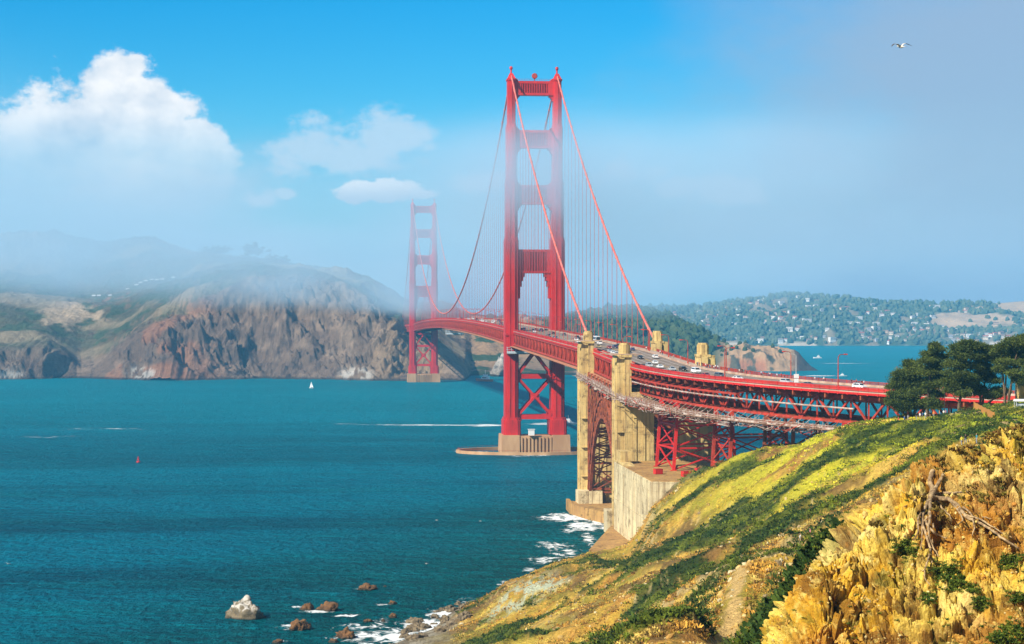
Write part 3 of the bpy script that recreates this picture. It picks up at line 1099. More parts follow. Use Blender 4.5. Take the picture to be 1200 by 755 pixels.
# scaffold slung under the west edge of arch span and approach
t = empty('scaffold', (BX, BY, 0), BROT)
tag(t, 'long pale scaffold of planks and tubes slung under the curved approach', 'scaffold')
Qs = stations(336, 640, 4.0)
def so(q):      # offset and height of the scaffold floor
    f = sstep(430, 480, q)
    drop = float(np.interp(q, [336, 400, 445, 520, 600, 640], [-11.6, -11.9, -12.4, -13.2, -12.6, -11.9]))
    return -18.6 + 0.6 * f, drop
mb = MB(); vs = []
for q in Qs:
    o_, z_ = so(q)
    for oo, zz in ((o_ - 0.3, z_), (-8.0 if q > 450 else o_ + 4.6, z_), (-8.0 if q > 450 else o_ + 4.6, z_ + 0.2), (o_ - 0.3, z_ + 0.2)): vs.append(dp(q, oo, zz))
fs = []
for i in range(len(Qs) - 1):
    a, b = i * 4, i * 4 + 4
    for k in range(4): fs.append((a + k, a + (k + 1) % 4, b + (k + 1) % 4, b + k))
mb.add(vs, fs); mb.build('plank_floor', M['net'], t)
mb = MB(); r = random.Random(5)
for i, q in enumerate(stations(336, 640, 2.0)):
    o_, z_ = so(q)
    mb.beam(dp(q, o_, z_ - r.uniform(0.2, 1.2)), dp(q, o_, z_ + r.uniform(1.2, 2.6)), 0.14, 0.14, up=(0, 1, 0))
    if i % 2 == 0:
        mb.beam(dp(q, o_ - r.uniform(0.4, 2.2), z_ - 0.25), dp(q, -9.0, z_ - 0.25), 0.18, 0.18)
        mb.beam(dp(q, o_ + 3, z_), dp(q, -11.5, -VD + 0.5), 0.14, 0.14)
for h_ in (0.7, 1.3):
    for i in range(len(Qs) - 1):
        a, b = so(Qs[i]), so(Qs[i + 1])
        mb.beam(dp(Qs[i], a[0], a[1] + h_), dp(Qs[i + 1], b[0], b[1] + h_), 0.14, 0.14)
for i in range(len(Qs) - 1):
    if r.random() < 0.55:
        a, b = so(Qs[i]), so(Qs[i + 1])
        mb.beam(dp(Qs[i], a[0] - .1, a[1] + 0.35), dp(Qs[i + 1], b[0] - .1, b[1] + 0.35), 0.1, 0.7)
for i in range(420):
    q = r.uniform(338, 638); o_, z_ = so(q)
    mb.beam(dp(q, o_ - r.uniform(-5, 2.2), z_ - 0.3 - 1.6 * r.random()), dp(q + r.uniform(-6, 6), o_ + r.uniform(-1.5, 6), z_ - r.uniform(-1.6, 1.6)), 0.17, 0.17, r.choice((0, 0, 1)))
for i in range(46):
    q = r.uniform(345, 620); o_, z_ = so(q); w_ = r.uniform(2, 7)
    mb.beam(dp(q, o_ + r.uniform(-1.2, 3), z_ - r.uniform(.5, 1.8)), dp(q + w_, o_ + r.uniform(-1.2, 3), z_ - r.uniform(.5, 1.8)), 0.9, 0.12, r.choice((0, 1)))
mb.build('tube_frame', [M['scaf'], M['red_dull']], t)
# long pale pipe along the approach truss
mb = MB()
mb.tube([dp(q, -13.9, -6.3) for q in stations(452, 600, 8)], 0.26, 6)
mb.build('service_pipe', M['scaf'], bridge)

# --- street lamps
def lamp_tree(tall=9.0, arm=2.2):
    t = empty('street_lamp')
    mb = MB()
    mb.tube([(0, 0, 0), (0, 0, 0.9)], [0.34, 0.26], 8)
    mb.tube([(0, 0, 0.9), (0, 0, tall - 1.2)], [0.17, 0.11], 8)
    mb.tube([(0, 0, tall - 1.2), (-0.15, 0, tall - .5), (-0.7, 0, tall - .08), (-arm, 0, tall)], [0.11, 0.11, 0.10, 0.08], 8)
    mb.build('pole', M['red_dull'], t)
    mb = MB()
    mb.prism([(-arm - 1.0, -.28), (-arm + .2, -.28), (-arm + .2, .28), (-arm - 1.0, .28)], tall - .12, tall + .14, top=[(-arm - .9, -.18), (-arm, -.18), (-arm, .18), (-arm - .9, .18)])
    h = mb.build('lamp_head', M['red'], t)
    mb = MB(); mb.box(-arm - .85, -arm, -.2, .2, tall - .2, tall - .125); mb.build('lamp_glass', M['lamp'], h)
    return t


lamp0 = lamp_tree()
first = [True]
def put_lamp(q, off, label, scale=1.0):
    o = lamp0 if first[0] else copy_tree(lamp0)
    first[0] = False
    p = dp(q, off, -1.08); w = b2w(p.x, p.y, p.z)
    o.location = w
    o.rotation_euler = (0, 0, BROT + head(q) + (0 if off > 0 else math.pi))
    o.scale = (scale,) * 3
    return tag(o, label, 'street lamp', 'lamps along the bridge')


LN = {395: 'red street lamp on the far sidewalk between the two eastern pylons', 435: 'red street lamp touching the nearer eastern pylon',
      350: 'red street lamp beside the farther eastern pylon', 305: 'red street lamp where the bright cable meets the roadway'}
for q in list(range(46, 350, 43)) + [350, 395, 435, 490, 540]:
    lab = LN.get(q) or ('red street lamp on the east sidewalk between the nearer tower and the cable end' if q < 340 else 'red street lamp on the far sidewalk of the curved approach')
    put_lamp(q, 10.1, lab)
for q in range(-1240, 0, 43):
    put_lamp(q, 10.1, 'thin red street lamp on the main span beyond the nearer tower')
    if q > -900: put_lamp(q + 20, -10.1, 'thin red street lamp on the main span beyond the nearer tower')
for q, lab in ((20, 'red street lamp on the west sidewalk of the side span'), (105, 'red street lamp on the west sidewalk of the side span'), (190, 'red street lamp on the west sidewalk of the side span'),
               (262, 'red street lamp on the west sidewalk of the side span'), (408, 'dark red lamp with a box on its foot over the arch span'),
               (533, 'tall red lamp on the near edge of the curved approach, backed by the rocky islet'), (590, 'tall red lamp nearest to the trees, standing over the water')):
    put_lamp(q, -10.1, lab, 1.12 if q > 500 else 1.0)
# grey pole with a white sign box
t = empty('sign_pole')
mb = MB(); mb.tube([(0, 0, 0), (0, 0, 9.2)], [0.16, 0.1], 8); mb.tube([(0, 0, 9.1), (-0.8, 0, 9.5), (-2.4, 0, 9.6)], 0.08, 6)
mb.build('pole', M['steel'], t)
mb = MB(); mb.cbox((0, -0.25, 2.9), (1.5, 0.25, 1.2)); mb.cbox((0, -0.25, 1.55), (1.3, 0.25, 1.1)); mb.build('sign_box', M['whitep'], t)
p = dp(572, -10.4, -1.08); t.location = b2w(p.x, p.y, p.z); t.rotation_euler = (0, 0, BROT)
tag(t, 'grey pole carrying a white box sign on the curved approach', 'sign pole')
# ================================================================== WATER
HX, HY0, HY1, HTOP = 2700.0, -450.0, 7600.0, 300.0
m, nt, p = newmat('sea_water')
pos = position(nt)
p.inputs['IOR'].default_value = 1.33
p.inputs['Specular IOR Level'].default_value = 0.008
big = noise(nt, mapping(nt, pos, (0.0022, 0.0062, 1), rot=(0, 0, 0.12)), 1.0, 6, 0.6, 0.8)
mid = noise(nt, mapping(nt, pos, (0.010, 0.035, 1)), 1.0, 6, 0.6)
col = mixc(nt, big.sm(0.36, 0.64), (0.000, 0.056, 0.094), (0.000, 0.146, 0.225))
sp_ = nt.nodes.new('ShaderNodeSeparateXYZ'); nt.links.new(pos, sp_.inputs[0])
X_, Y_ = S(nt, sp_.outputs[0]), S(nt, sp_.outputs[1])
# shallower, greener water along the near shore
shal = ((X_ - (Y_ * 0.262 - 160.0) + (mid - 0.5) * 70.0).sm(-150.0, 10.0)) * (Y_.sm(1000.0, 780.0))
col = mixc(nt, shal * 0.75, col, (0.002, 0.076, 0.060))
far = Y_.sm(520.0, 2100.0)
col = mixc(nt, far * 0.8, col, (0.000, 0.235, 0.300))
col = mixc(nt, (mid - 0.5).sm(-0.02, 0.25) * 0.45, col, (0.000, 0.175, 0.215))
rip = noise(nt, mapping(nt, pos, (0.045, 0.14, 1)), 1.0, 6, 0.7, 0.5)  # ripples: light and dark wave shading painted into the water colour
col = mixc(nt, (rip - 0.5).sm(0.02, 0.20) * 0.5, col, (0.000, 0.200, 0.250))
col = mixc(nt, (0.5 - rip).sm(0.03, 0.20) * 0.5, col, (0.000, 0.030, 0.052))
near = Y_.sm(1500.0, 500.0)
chop = noise(nt, mapping(nt, pos, (0.40, 0.24, 1)), 1.0, 4, 0.65)  # chop: shaded and lit wavelets also painted into the colour when near
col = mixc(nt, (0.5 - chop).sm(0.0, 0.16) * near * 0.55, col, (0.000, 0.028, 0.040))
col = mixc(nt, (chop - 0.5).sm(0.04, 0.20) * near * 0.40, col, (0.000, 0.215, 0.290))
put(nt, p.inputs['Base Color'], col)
p.inputs['Roughness'].default_value = 0.38
w1 = noise(nt, mapping(nt, pos, (0.16, 0.30, 1)), 1.0, 6, 0.62, 0.6)
w2 = noise(nt, mapping(nt, pos, (0.030, 0.065, 1)), 1.0, 4, 0.6, 0.4)
w3 = noise(nt, mapping(nt, pos, (0.9, 1.3, 1)), 1.0, 4, 0.6)
hgt = w1 * 1.3 + w2 * 3.4 + w3 * 0.25 + chop * 1.2 + noise(nt, mapping(nt, pos, (0.07, 0.15, 1)), 1.0, 5, 0.6, 0.5) * 2.4
put(nt, p.inputs['Normal'], bump(nt, hgt, 1.0, 3.0))
M['water'] = m
mb = MB()
mb.add([(-HX + 20, HY0 + 20, 0), (HX - 20, HY0 + 20, 0), (HX - 20, HY1 - 20, 0), (-HX + 20, HY1 - 20, 0)], [(0, 1, 2, 3)])
tag(mb.build('water', m), kind='structure')

# ================================================================== NEAR BLUFF (ground)
CP = []      # (px, py, depth) on the visible surface
VIS = [(500, 742, 480), (545, 703, 520), (600, 680, 545), (640, 657, 565), (690, 638, 590), (730, 613, 602), (765, 589, 605), (800, 563, 600), (850, 542, 572), (900, 525, 547),
       (950, 510, 528), (1000, 499, 517), (1045, 491, 507), (1100, 488, 497), (1150, 480, 475), (1200, 470, 462),
       (600, 720, 455), (650, 720, 422), (700, 700, 420), (750, 680, 412), (800, 640, 440), (850, 610, 442), (900, 580, 442), (950, 552, 432), (1000, 532, 430), (1050, 520, 420), (1100, 509, 405),
       (1143, 499, 352), (1165, 493, 390), (600, 755, 402), (680, 755, 332), (760, 740, 300), (800, 700, 310), (850, 675, 302), (900, 655, 290), (943, 633, 283), (990, 617, 276),
       (760, 755, 272), (850, 755, 212), (900, 740, 205), (930, 690, 228), (1030, 582, 300), (1080, 556, 310), (1120, 531, 322), (1180, 506, 332), (545, 755, 445), (700, 740, 360), (1190, 488, 400),
       (930, 700, 116), (958, 648, 118), (1000, 604, 122), (1045, 584, 122), (1080, 556, 125), (1140, 526, 126), (1200, 503, 126), (1290, 478, 130), (1400, 450, 132),
       (915, 755, 110), (1000, 755, 108), (1100, 755, 106), (1200, 755, 104), (1290, 755, 102), (1400, 755, 100), (1000, 680, 114), (1100, 650, 115), (1100, 600, 120), (1200, 650, 113), (1200, 570, 120), (1290, 620, 113), (1150, 700, 110),
       (950, 900, 98), (1050, 900, 97), (1150, 900, 96), (1250, 900, 95), (1400, 880, 94), (950, 1100, 80), (1150, 1100, 78), (1400, 1080, 76)]
DROP = {}
for px, py, d in VIS:
    w = W(px, py, d); CP.append((w.x, w.y, w.z))
CP += [(-90, 60, -1), (-80, 150, -1), (-64, 220, -1), (-56, 300, -1), (-46, 380, -1), (-35, 465, -1), (-22, 515, -1), (0, 580, -1), (13, 625, -1), (24, 670, -1), (40, 720, -2), (70, 730, -3), (130, 725, -3), (210, 730, -3), (330, 740, -3),
       (-130, 60, -9), (-115, 220, -9), (-95, 380, -9), (-70, 515, -9), (-25, 625, -9), (0, 740, -9), (150, 790, -9), (330, 800, -9),
       (-60, 100, 20), (-45, 220, 16), (-30, 300, 14), (-20, 380, 10), (-30, 150, 33), (-5, 220, 36),
       (75, 640, 12), (95, 620, 20), (110, 592, 30), (60, 665, 4), (88, 572, 31), (130, 560, 46), (170, 560, 52), (210, 640, 34), (130, 640, 22), (250, 560, 54), (160, 600, 42), (100, 690, 1), (180, 690, 6), (280, 700, 6),
       (160, 300, 69), (170, 400, 66), (180, 480, 62), (100, 200, 71), (130, 120, 78), (220, 300, 72), (220, 200, 75),
       (26, 165, 55), (38, 178, 58), (52, 185, 62), (70, 190, 68), (60, 240, 60), (30, 240, 49), (6, 100, 48), (11, 128, 49), (4, 70, 52), (-2, 45, 63), (0, 15, 75), (-12, 40, 56), (10, 32, 72), (20, 28, 75.5), (45, 50, 76), (60, 100, 78), (30, 15, 77.6), (-20, 15, 66), (20, 210, 47), (16, 170, 48)]
CP = np.array(CP)
def warp(x, y):
    y = np.maximum(y, 10.0)
    return x / y * 22.66 * 0.9, np.log(y) * 5.0
gx, gy = warp(CP[:, 0], CP[:, 1])
_gf = rbf(np.stack([gx, gy], -1), CP[:, 2], 0.35, 2e-3)


def rockmask(x, y):
    d0 = 134 + 10 * (fbm(x / 14, y / 14, 3.3, 3) - 0.5)
    return sstep(d0 + 5, d0 - 5, y) * sstep(800, 840, x / np.maximum(y, 10) * FPX + 600)


TR = [(62, 276), (49, 278), (43, 283), (37.7, 285), (34.8, 281), (33, 262), (29, 245), (24, 215), (20, 190)]
def path_dist(x, y):
    d = np.full(np.shape(x), 1e9)
    for a, b in zip(TR[:-1], TR[1:]):
        ax, ay = a; bx, by = b
        t = np.clip(((x - ax) * (bx - ax) + (y - ay) * (by - ay)) / ((bx - ax) ** 2 + (by - ay) ** 2), 0, 1)
        d = np.minimum(d, np.hypot(x - ax - t * (bx - ax), y - ay - t * (by - ay)))
    return d


def mats_mask(x, y):
    """Mats of green succulents running down the slope: 0..1."""
    qx = x + (fbm(x / 12, y / 12, 61.0, 3) - 0.5) * 14; qy = y + (fbm(x / 12, y / 12, 67.0, 3) - 0.5) * 14
    v = fbm(qx / 20.0 + 0.2 * qy / 20.0, qy / 11.0 - 0.25 * qx / 11.0, 1.7, 5, 0.58)
    v2 = fbm(x / 70.0, y / 40.0, 5.1, 3)
    up = np.clip((x - 30) / 60, 0, 1) * np.clip((y - 290) / 120, 0, 1)
    return sstep(0.548, 0.598, v * 0.65 + v2 * 0.35 + 0.06 * up - 0.026)


def base_ground(x, y):
    a, b = warp(x, y)
    z = _gf(a, b)
    return np.where(y < 40, np.minimum(z, 75.5 - y * 0.12), z)


def ground(x, y):
    x = np.asarray(x, float); y = np.asarray(y, float)
    z0 = base_ground(x, y)
    rk = rockmask(x, y)
    land = sstep(-2, 6, z0)
    # slope: gullies, hummocks and clods
    g = (ridged(x / 60 + y / 90, y / 34, 2.2, 3) - 0.5) * 5.0 * sstep(2, 14, z0) * sstep(160, 240, y)
    g += (fbm(x / 16, y / 11, 4.4, 4) - 0.5) * 3.4
    g += (fbm(x / 3.2, y / 2.6, 1.1, 4) - 0.5) * 1.5
    rr = ridged(x / 4.0, y / 4.0, 6.6, 3)
    crag = sstep(0.55, 0.8, fbm(x / 38, y / 24, 8.8, 3)) * sstep(4, 12, z0)
    g += crag * (rr - 0.5) * 2.2
    flat = np.maximum(sstep(90, 105, x) * sstep(330, 400, y), sstep(1090, 1125, x / np.maximum(y, 10) * FPX + 600) * sstep(290, 325, y)) * 0.8
    g *= (1 - flat)
    g += mats_mask(x, y) * (0.55 + 0.5 * fbm(x / 1.5, y / 1.5, 3, 3)) * land
    pd = path_dist(x, y)
    pm = sstep(3.0, 1.0, pd)
    g = g * (1 - 0.85 * pm) - 0.2 * pm
    return z0 + g * land * (1 - rk * 0.8) + LIFT(x, y)


def LIFT(x, y):
    """Settles the lower slope a little so that its skyline sits where it should."""
    px = x / np.maximum(y, 10) * FPX + 600
    fine = np.interp(px, [500, 560, 600, 640, 690, 712, 735, 752, 766, 800, 850, 900, 1000], [0, 1.0, 3.4, 2.2, -1.0, -4.5, -8.0, -7.0, -3.6, -2.5, -1.5, -0.6, 0])
    return -3.2 * sstep(380, 520, y) * sstep(1010, 930, px) * sstep(470, 560, px) + fine * sstep(430, 520, y) - 2.3 * np.exp(-((y - 358) / 20.0) ** 2) * sstep(1080, 1120, px) - 2.6 * sstep(112, 128, y) * sstep(190, 160, y) * sstep(960, 1030, px)


def crag_disp(x, y, z):
    """Relief of the weathered crag along its surface normal."""
    wx = (fbm(x / 1.7, y / 1.7, z / 1.7 + 3, 3) - 0.5) * 1.1; wy = (fbm(x / 1.7 + 9, y / 1.7, z / 1.7, 3) - 0.5) * 1.1; wz = (fbm(x / 1.7, y / 1.7 + 9, z / 1.7, 3) - 0.5) * 1.1
    u = (x + wx) * 0.85 + (z + wz) * 0.5; v = y + wy; w = (z + wz) * 0.85 - (x + wx) * 0.5
    k = (fbm(x / 6, y / 6, z / 6, 3) - 0.5) * 2.4
    k = k + (ridged(u / 3.0, v / 3.0, w / 2.0, 4, 0.6) - 0.5) * 1.6
    t1, e1, i1 = facets(u / 2.6, v / 2.6, w / 1.7); k = k + t1 * 1.1 + (i1 - 0.5) * 0.6 - 0.85 * np.exp(-e1 / 0.07)
    t2, e2, i2 = facets(u / 0.95 + 7, v / 0.95, w / 0.65); k = k + t2 * 0.75 + (i2 - 0.5) * 0.30 - 0.48 * np.exp(-e2 / 0.08)
    t3, e3, i3 = facets(u / 0.36 + 3, v / 0.36, w / 0.28); k = k + t3 * 0.20 + (i3 - 0.5) * 0.10 - 0.10 * np.exp(-e3 / 0.10)
    k = k + (fbm(u / 0.6, v / 0.6, w / 0.4, 3) - 0.5) * 0.25
    return k, i1, i2, i3


def gz(x, y): return float(ground(np.array([x]), np.array([y]))[0])


def ground_color(x, y, z, nz):
    """Rock, soil, dry grass and green mats: colours of the things themselves."""
    rk = rockmask(x, y)
    def C(r, g_, b): return np.array([r, g_, b])
    soil = C(0.60, 0.32, 0.055); dry = C(0.64, 0.41, 0.075); rust = C(0.31, 0.115, 0.028)
    tan = C(0.60, 0.45, 0.19); yg = C(0.58, 0.53, 0.026); dg = C(0.026, 0.052, 0.008); olive = C(0.15, 0.135, 0.025); grey = C(0.34, 0.30, 0.20); brown = C(0.17, 0.095, 0.03)
    def mix(a, b, t): return a + (b - a) * t[..., None]
    n1 = fbm(x / 22, y / 9, 0.3, 5); n2 = fbm(x / 7, y / 4, 9.3, 5); n3 = fbm(x / 2.0, y / 1.6, 2.4, 4); n4 = fbm(x / 45, y / 30, 7.1, 3)
    c = mix(np.broadcast_to(soil, x.shape + (3,)), dry, sstep(0.40, 0.60, n1))
    c = mix(c, rust, sstep(0.54, 0.66, n2) * 0.7)
    c = mix(c, brown, sstep(0.50, 0.62, fbm(x / 12, y / 7, 21.0, 5)) * 0.9 * sstep(90, 40, x))
    c = mix(c, olive, sstep(0.47, 0.60, n3 * 0.5 + n4 * 0.5) * 0.75)
    up = sstep(35, 75, x) * sstep(300, 400, y)
    c = mix(c, brown, sstep(0.52, 0.63, fbm(x / 9, y / 6, 33.0, 5)) * 0.75)
    c = mix(c, yg, np.clip(sstep(0.46, 0.58, fbm(x / 18, y / 12, 13.0, 5) + 0.10 * up) * (0.25 + 0.65 * up), 0, 1))
    mm = mats_mask(x, y)
    gcol = mix(np.broadcast_to(dg, x.shape + (3,)), C(0.12, 0.145, 0.012), sstep(0.50, 0.64, fbm(x / 5, y / 3, 6.2, 4)))
    c = mix(c, gcol, mm * 0.95)
    crag = sstep(0.55, 0.8, fbm(x / 38, y / 24, 8.8, 3)) * sstep(4, 12, z)
    c = mix(c, tan, crag * sstep(0.45, 0.62, n3) * 0.9)
    steep = sstep(0.72, 0.50, nz)
    c = mix(c, mix(np.broadcast_to(tan, x.shape + (3,)), soil, sstep(0.42, 0.58, n2)), steep * 0.75)
    # pale serpentine slab low on the slope, grey rock beside the anchorage
    wpt = W(610, 702, 500)
    c = mix(c, C(0.47, 0.50, 0.34), sstep(9, 4, np.hypot((x - 4) / 1.5, (y - 478) / 2.0)) * sstep(0.40, 0.5, n3))
    gk = sstep(30, 16, np.hypot((x - 47) * 1.3, (y - 588) / 1.3) + (n1 - 0.5) * 18)
    c = mix(c, mix(np.broadcast_to(grey, c.shape), C(0.17, 0.14, 0.09), sstep(0.42, 0.60, n2)), gk * 0.95)
    # beach and wet foot
    c = mix(c, mix(np.broadcast_to(C(0.20, 0.155, 0.095), c.shape), C(0.36, 0.31, 0.22), sstep(0.45, 0.6, n3)), sstep(3.5, 1.0, z))
    pd = path_dist(x, y) + (n3 - 0.5) * 2.2
    c = mix(c, C(0.66, 0.43, 0.15), sstep(1.3, 0.5, pd))
    # tan trails and worn ground on the level top
    worn = sstep(5.0, 2.2, np.abs(y - 372 - 0.25 * (x - 80) + 9 * (n1 - 0.5))) * sstep(74, 82, x) + sstep(4.0, 2.0, np.abs(x - 92 - 0.05 * (y - 350) + 6 * (n2 - 0.5))) * sstep(300, 330, y) * sstep(430, 390, y)
    c = mix(c, C(0.56, 0.38, 0.17), np.clip(worn, 0, 1) * 0.8)
    return mix(c, mix(np.broadcast_to(C(0.26, 0.12, 0.03), c.shape), C(0.46, 0.27, 0.06), sstep(0.42, 0.58, n3)), sstep(0.3, 0.9, rk))


def crag_color(x, y, z, i1, i2, i3, k):
    def C(r, g_, b): return np.array([r, g_, b])
    def mix(a, b, t): return a + (b - a) * t[..., None]
    r1 = fbm(x / 3.5, y / 3.5, z / 3.5, 4); r3 = fbm(x / 7, y / 7, z / 7 + 4, 3)
    c = mix(np.broadcast_to(C(0.64, 0.37, 0.030), x.shape + (3,)), C(0.70, 0.50, 0.09), sstep(0.42, 0.58, r1))
    c = mix(c, C(0.68, 0.53, 0.19), sstep(0.55, 0.66, fbm(x / 5, y / 5, z / 5 + 50, 4)) * 0.8)
    c = mix(c, C(0.36, 0.135, 0.018), sstep(0.54, 0.66, r3) * 0.8)
    c = mix(c, C(0.15, 0.060, 0.012), sstep(0.55, 0.66, fbm(x / 2.6, y / 2.6, z / 2.6 + 9, 4)) * 0.75)
    c = mix(c, C(0.10, 0.13, 0.015), sstep(0.63, 0.70, fbm(x / 2.6, y / 2.6, z / 2.6 + 20, 4)) * 0.5)
    return c


NB, ND = 900, 860
bpx = np.concatenate([np.linspace(-260, 380, 90), np.linspace(384, 1260, NB - 190), np.linspace(1266, 1800, 100)])
dd = np.exp(np.linspace(math.log(14), math.log(820), ND))
BB, DD = np.meshgrid((bpx - 600) / FPX, dd)
GX, GY = BB * DD, DD
GZ = ground(GX, GY)
# level pads under the terrace and the anchorage
lx, ly = (GX - BX) * CB + (GY - BY) * SB, -(GX - BX) * SB + (GY - BY) * CB
pad = sstep(-24, -20.8, lx) * sstep(36, 33, lx) * sstep(-554, -545, ly)
GZ = np.where(pad > 0, np.minimum(GZ, GZ * (1 - pad) + np.minimum(GZ, 2.0) * pad), GZ)
GZ = GZ - 7.0 * rockmask(GX, GY) * sstep(92, 98, GY)
dzx = np.gradient(GZ, axis=1) / np.maximum(np.gradient(GX, axis=1), 1e-3)
dzy = (np.gradient(GZ, axis=0) - dzx * np.gradient(GX, axis=0)) / np.maximum(np.gradient(GY, axis=0), 1e-3)
NZ = 1 / np.sqrt(1 + dzx ** 2 + dzy ** 2)
GC = ground_color(GX, GY, GZ, NZ)
M['ground'] = colmat('bluff_ground', nscale=1.3, namp=0.85, bscale=1.4, bmp=1.0, bdist=1.0, fine=6.0)
tag(grid_mesh('ground', GX, GY, GZ, M['ground'], GC), kind='structure')

# the weathered crag in front: its own dense sheet of rock, displaced along the surface normal
cpx = np.concatenate([np.linspace(796, 1230, 640), np.linspace(1231, 1500, 200)]); cdd = np.linspace(94, 142, 640)
CB_, CD_ = np.meshgrid((cpx - 600) / FPX, cdd)
KX, KY = CB_ * CD_, CD_.copy()
KZ = base_ground(KX, KY)
e = 0.6
nx_ = -(base_ground(KX + e, KY) - base_ground(KX - e, KY)) / (2 * e); ny_ = -(base_ground(KX, KY + e) - base_ground(KX, KY - e)) / (2 * e)
nl = np.sqrt(nx_ ** 2 + ny_ ** 2 + 1)
kd, i1, i2, i3 = crag_disp(KX, KY, KZ)
rkm = rockmask(KX, KY)
kd = kd * (0.6 + 0.4 * rkm) - 7.0 * (1 - rkm) - 0.45 - 0.75 * sstep(114, 124, KY)
CC_ = crag_color(KX, KY, KZ, i1, i2, i3, kd)
KX, KY, KZ = KX + kd * nx_ / nl, KY + kd * ny_ / nl, KZ + kd / nl
m, nt, p = newmat('crag_rock')
at_ = nt.nodes.new('ShaderNodeAttribute'); at_.attribute_name = 'Col'
pos = position(nt)
na = noise(nt, pos, 1.1, 9, 0.68); nb_ = noise(nt, mapping(nt, pos, (1, 1, 1.6), rot=(0.4, 0.6, 0)), 4.5, 8, 0.7)
cc = mixc(nt, na.sm(0.50, 0.66) * 0.75, at_.outputs['Color'], (0.74, 0.56, 0.15))       # bleached faces
cc = mixc(nt, na.sm(0.44, 0.34) * 0.5, cc, (0.34, 0.13, 0.014))                        # rusty soil
cc = mixc(nt, nb_.sm(0.40, 0.30) * 0.55, cc, (0.085, 0.040, 0.010))                      # dirt in the pores
cc = mixc(nt, nb_.sm(0.60, 0.74) * 0.6, cc, (0.68, 0.56, 0.30))
put(nt, p.inputs['Base Color'], cc); p.inputs['Roughness'].default_value = 0.92; p.inputs['Specular IOR Level'].default_value = 0.12
put(nt, p.inputs['Normal'], bump(nt, noise(nt, pos, 3.2, 9, 0.7) + noise(nt, pos, 15.0, 6, 0.65) * 0.3, 0.8, 0.22))
M['crag'] = m
crag_o = grid_mesh('cliff', KX, KY, KZ, M['crag'], CC_, smooth=False)
tag(crag_o, kind='structure')
from mathutils.bvhtree import BVHTree
_cv = np.stack([KX, KY, KZ], -1).reshape(-1, 3)
_ci = np.arange(_cv.shape[0]).reshape(KX.shape)
_cq = np.stack([_ci[:-1, :-1], _ci[:-1, 1:], _ci[1:, 1:], _ci[1:, :-1]], -1).reshape(-1, 4)
CRAG = BVHTree.FromPolygons(_cv.tolist(), _cq.tolist())
def crag_hit(px, py):
    o = Vector((0, 0, CAMZ)); h = CRAG.ray_cast(o, (W(px, py, 100.0) - o).normalized())
    return h[0] if h[0] is not None else W(px, py, 124.0)
def crag_down(x, y):
    h = CRAG.ray_cast(Vector((x, y, 200.0)), Vector((0, 0, -1)))
    return h[0].z if h[0] is not None else None


# ------------------------------------------------------------------ ground cover (leaf clumps, dry grass)
def clump_mesh(name, px, py, pz, size, col, mat, nleaf=9, kind='stuff', flat=0.6, up=0.35, lk=1.0):
    n = len(px)
    k = nleaf
    cx = np.repeat(px, k); cy_ = np.repeat(py, k); cz = np.repeat(pz, k); sz = np.repeat(size, k)
    N = n * k
    th = rng.random(N) * 2 * np.pi; rad = np.sqrt(rng.random(N)) * 0.9
    h = rng.random(N) * (1 - rad * 0.6) * flat
    c = np.stack([cx + sz * rad * np.cos(th), cy_ + sz * rad * np.sin(th), cz + sz * h], -1)
    d = np.stack([np.cos(th) * rad + rng.normal(0, .5, N), np.sin(th) * rad + rng.normal(0, .5, N), up + rng.random(N)], -1)
    d /= np.linalg.norm(d, axis=1, keepdims=True)
    s = np.cross(d, rng.normal(size=(N, 3))); s /= np.linalg.norm(s, axis=1, keepdims=True)
    L = (lk * sz * (0.35 + 0.35 * rng.random(N)))[:, None]; Wd = (lk * sz * (0.12 + 0.16 * rng.random(N)))[:, None]
    v = np.stack([c - s * Wd, c + s * Wd, c + s * Wd * 0.4 + d * L, c - s * Wd * 0.4 + d * L], 1).reshape(-1, 3)
    f = np.arange(N * 4).reshape(N, 4)
    cc = np.repeat(col, k, axis=0) * (0.75 + 0.5 * rng.random((N, 1)))
    o = raw_mesh(name, v, f, mat, np.repeat(cc, 4, axis=0), False)
    if kind: o['kind'] = kind
    return o


def leafmat(name):
    m, nt, p = newmat(name)
    a = nt.nodes.new('ShaderNodeAttribute'); a.attribute_name = 'Col'
    nt.links.new(a.outputs['Color'], p.inputs['Base Color'])
    p.inputs['Roughness'].default_value = 0.75; p.inputs['Specular IOR Level'].default_value = 0.2
    return m
M['leaf'] = leafmat('leaves')

N = 250000
pxs = rng.uniform(440, 1240, N); ds = np.exp(rng.uniform(math.log(112), math.log(620), N))
xx, yy = (pxs - 600) / FPX * ds, ds
zz = ground(xx, yy)
mm = mats_mask(xx, yy)
pd = path_dist(xx, yy)
upm = sstep(35, 75, xx) * sstep(300, 400, yy)
lxx, lyy = (xx - BX) * CB + (yy - BY) * SB, -(xx - BX) * SB + (yy - BY) * CB
inpad = (lxx > -22) & (lxx < 34) & (lyy < -440) & (lyy > -553)
rk_ = rockmask(xx, yy)
zz = zz - 7.0 * rk_
inpad |= rk_ > 0.35
inpad |= (np.hypot((xx - 47) * 1.3, (yy - 588) / 1.3) < 20) & (rng.random(N) < 0.85)
keepm = (mm > 0.5) & (zz > 2.5) & (pd > 1.5) & (rng.random(N) < 0.9) & ~inpad
kx, ky, kz = xx[keepm], yy[keepm], zz[keepm]
t = (sstep(0.46, 0.62, fbm(kx / 5, ky / 3, 6.2, 4)) * (0.35 + 0.65 * upm[keepm]))[:, None]
ccol = np.array([0.028, 0.058, 0.006]) * (1 - t) + np.array([0.24, 0.27, 0.012]) * t
clump_mesh('ground_cover', kx, ky, kz - 0.1, 0.24 + 0.36 * rng.random(len(kx)) + 0.7 * rng.random(len(kx)) ** 12, ccol, M['leaf'], 9, flat=0.45)
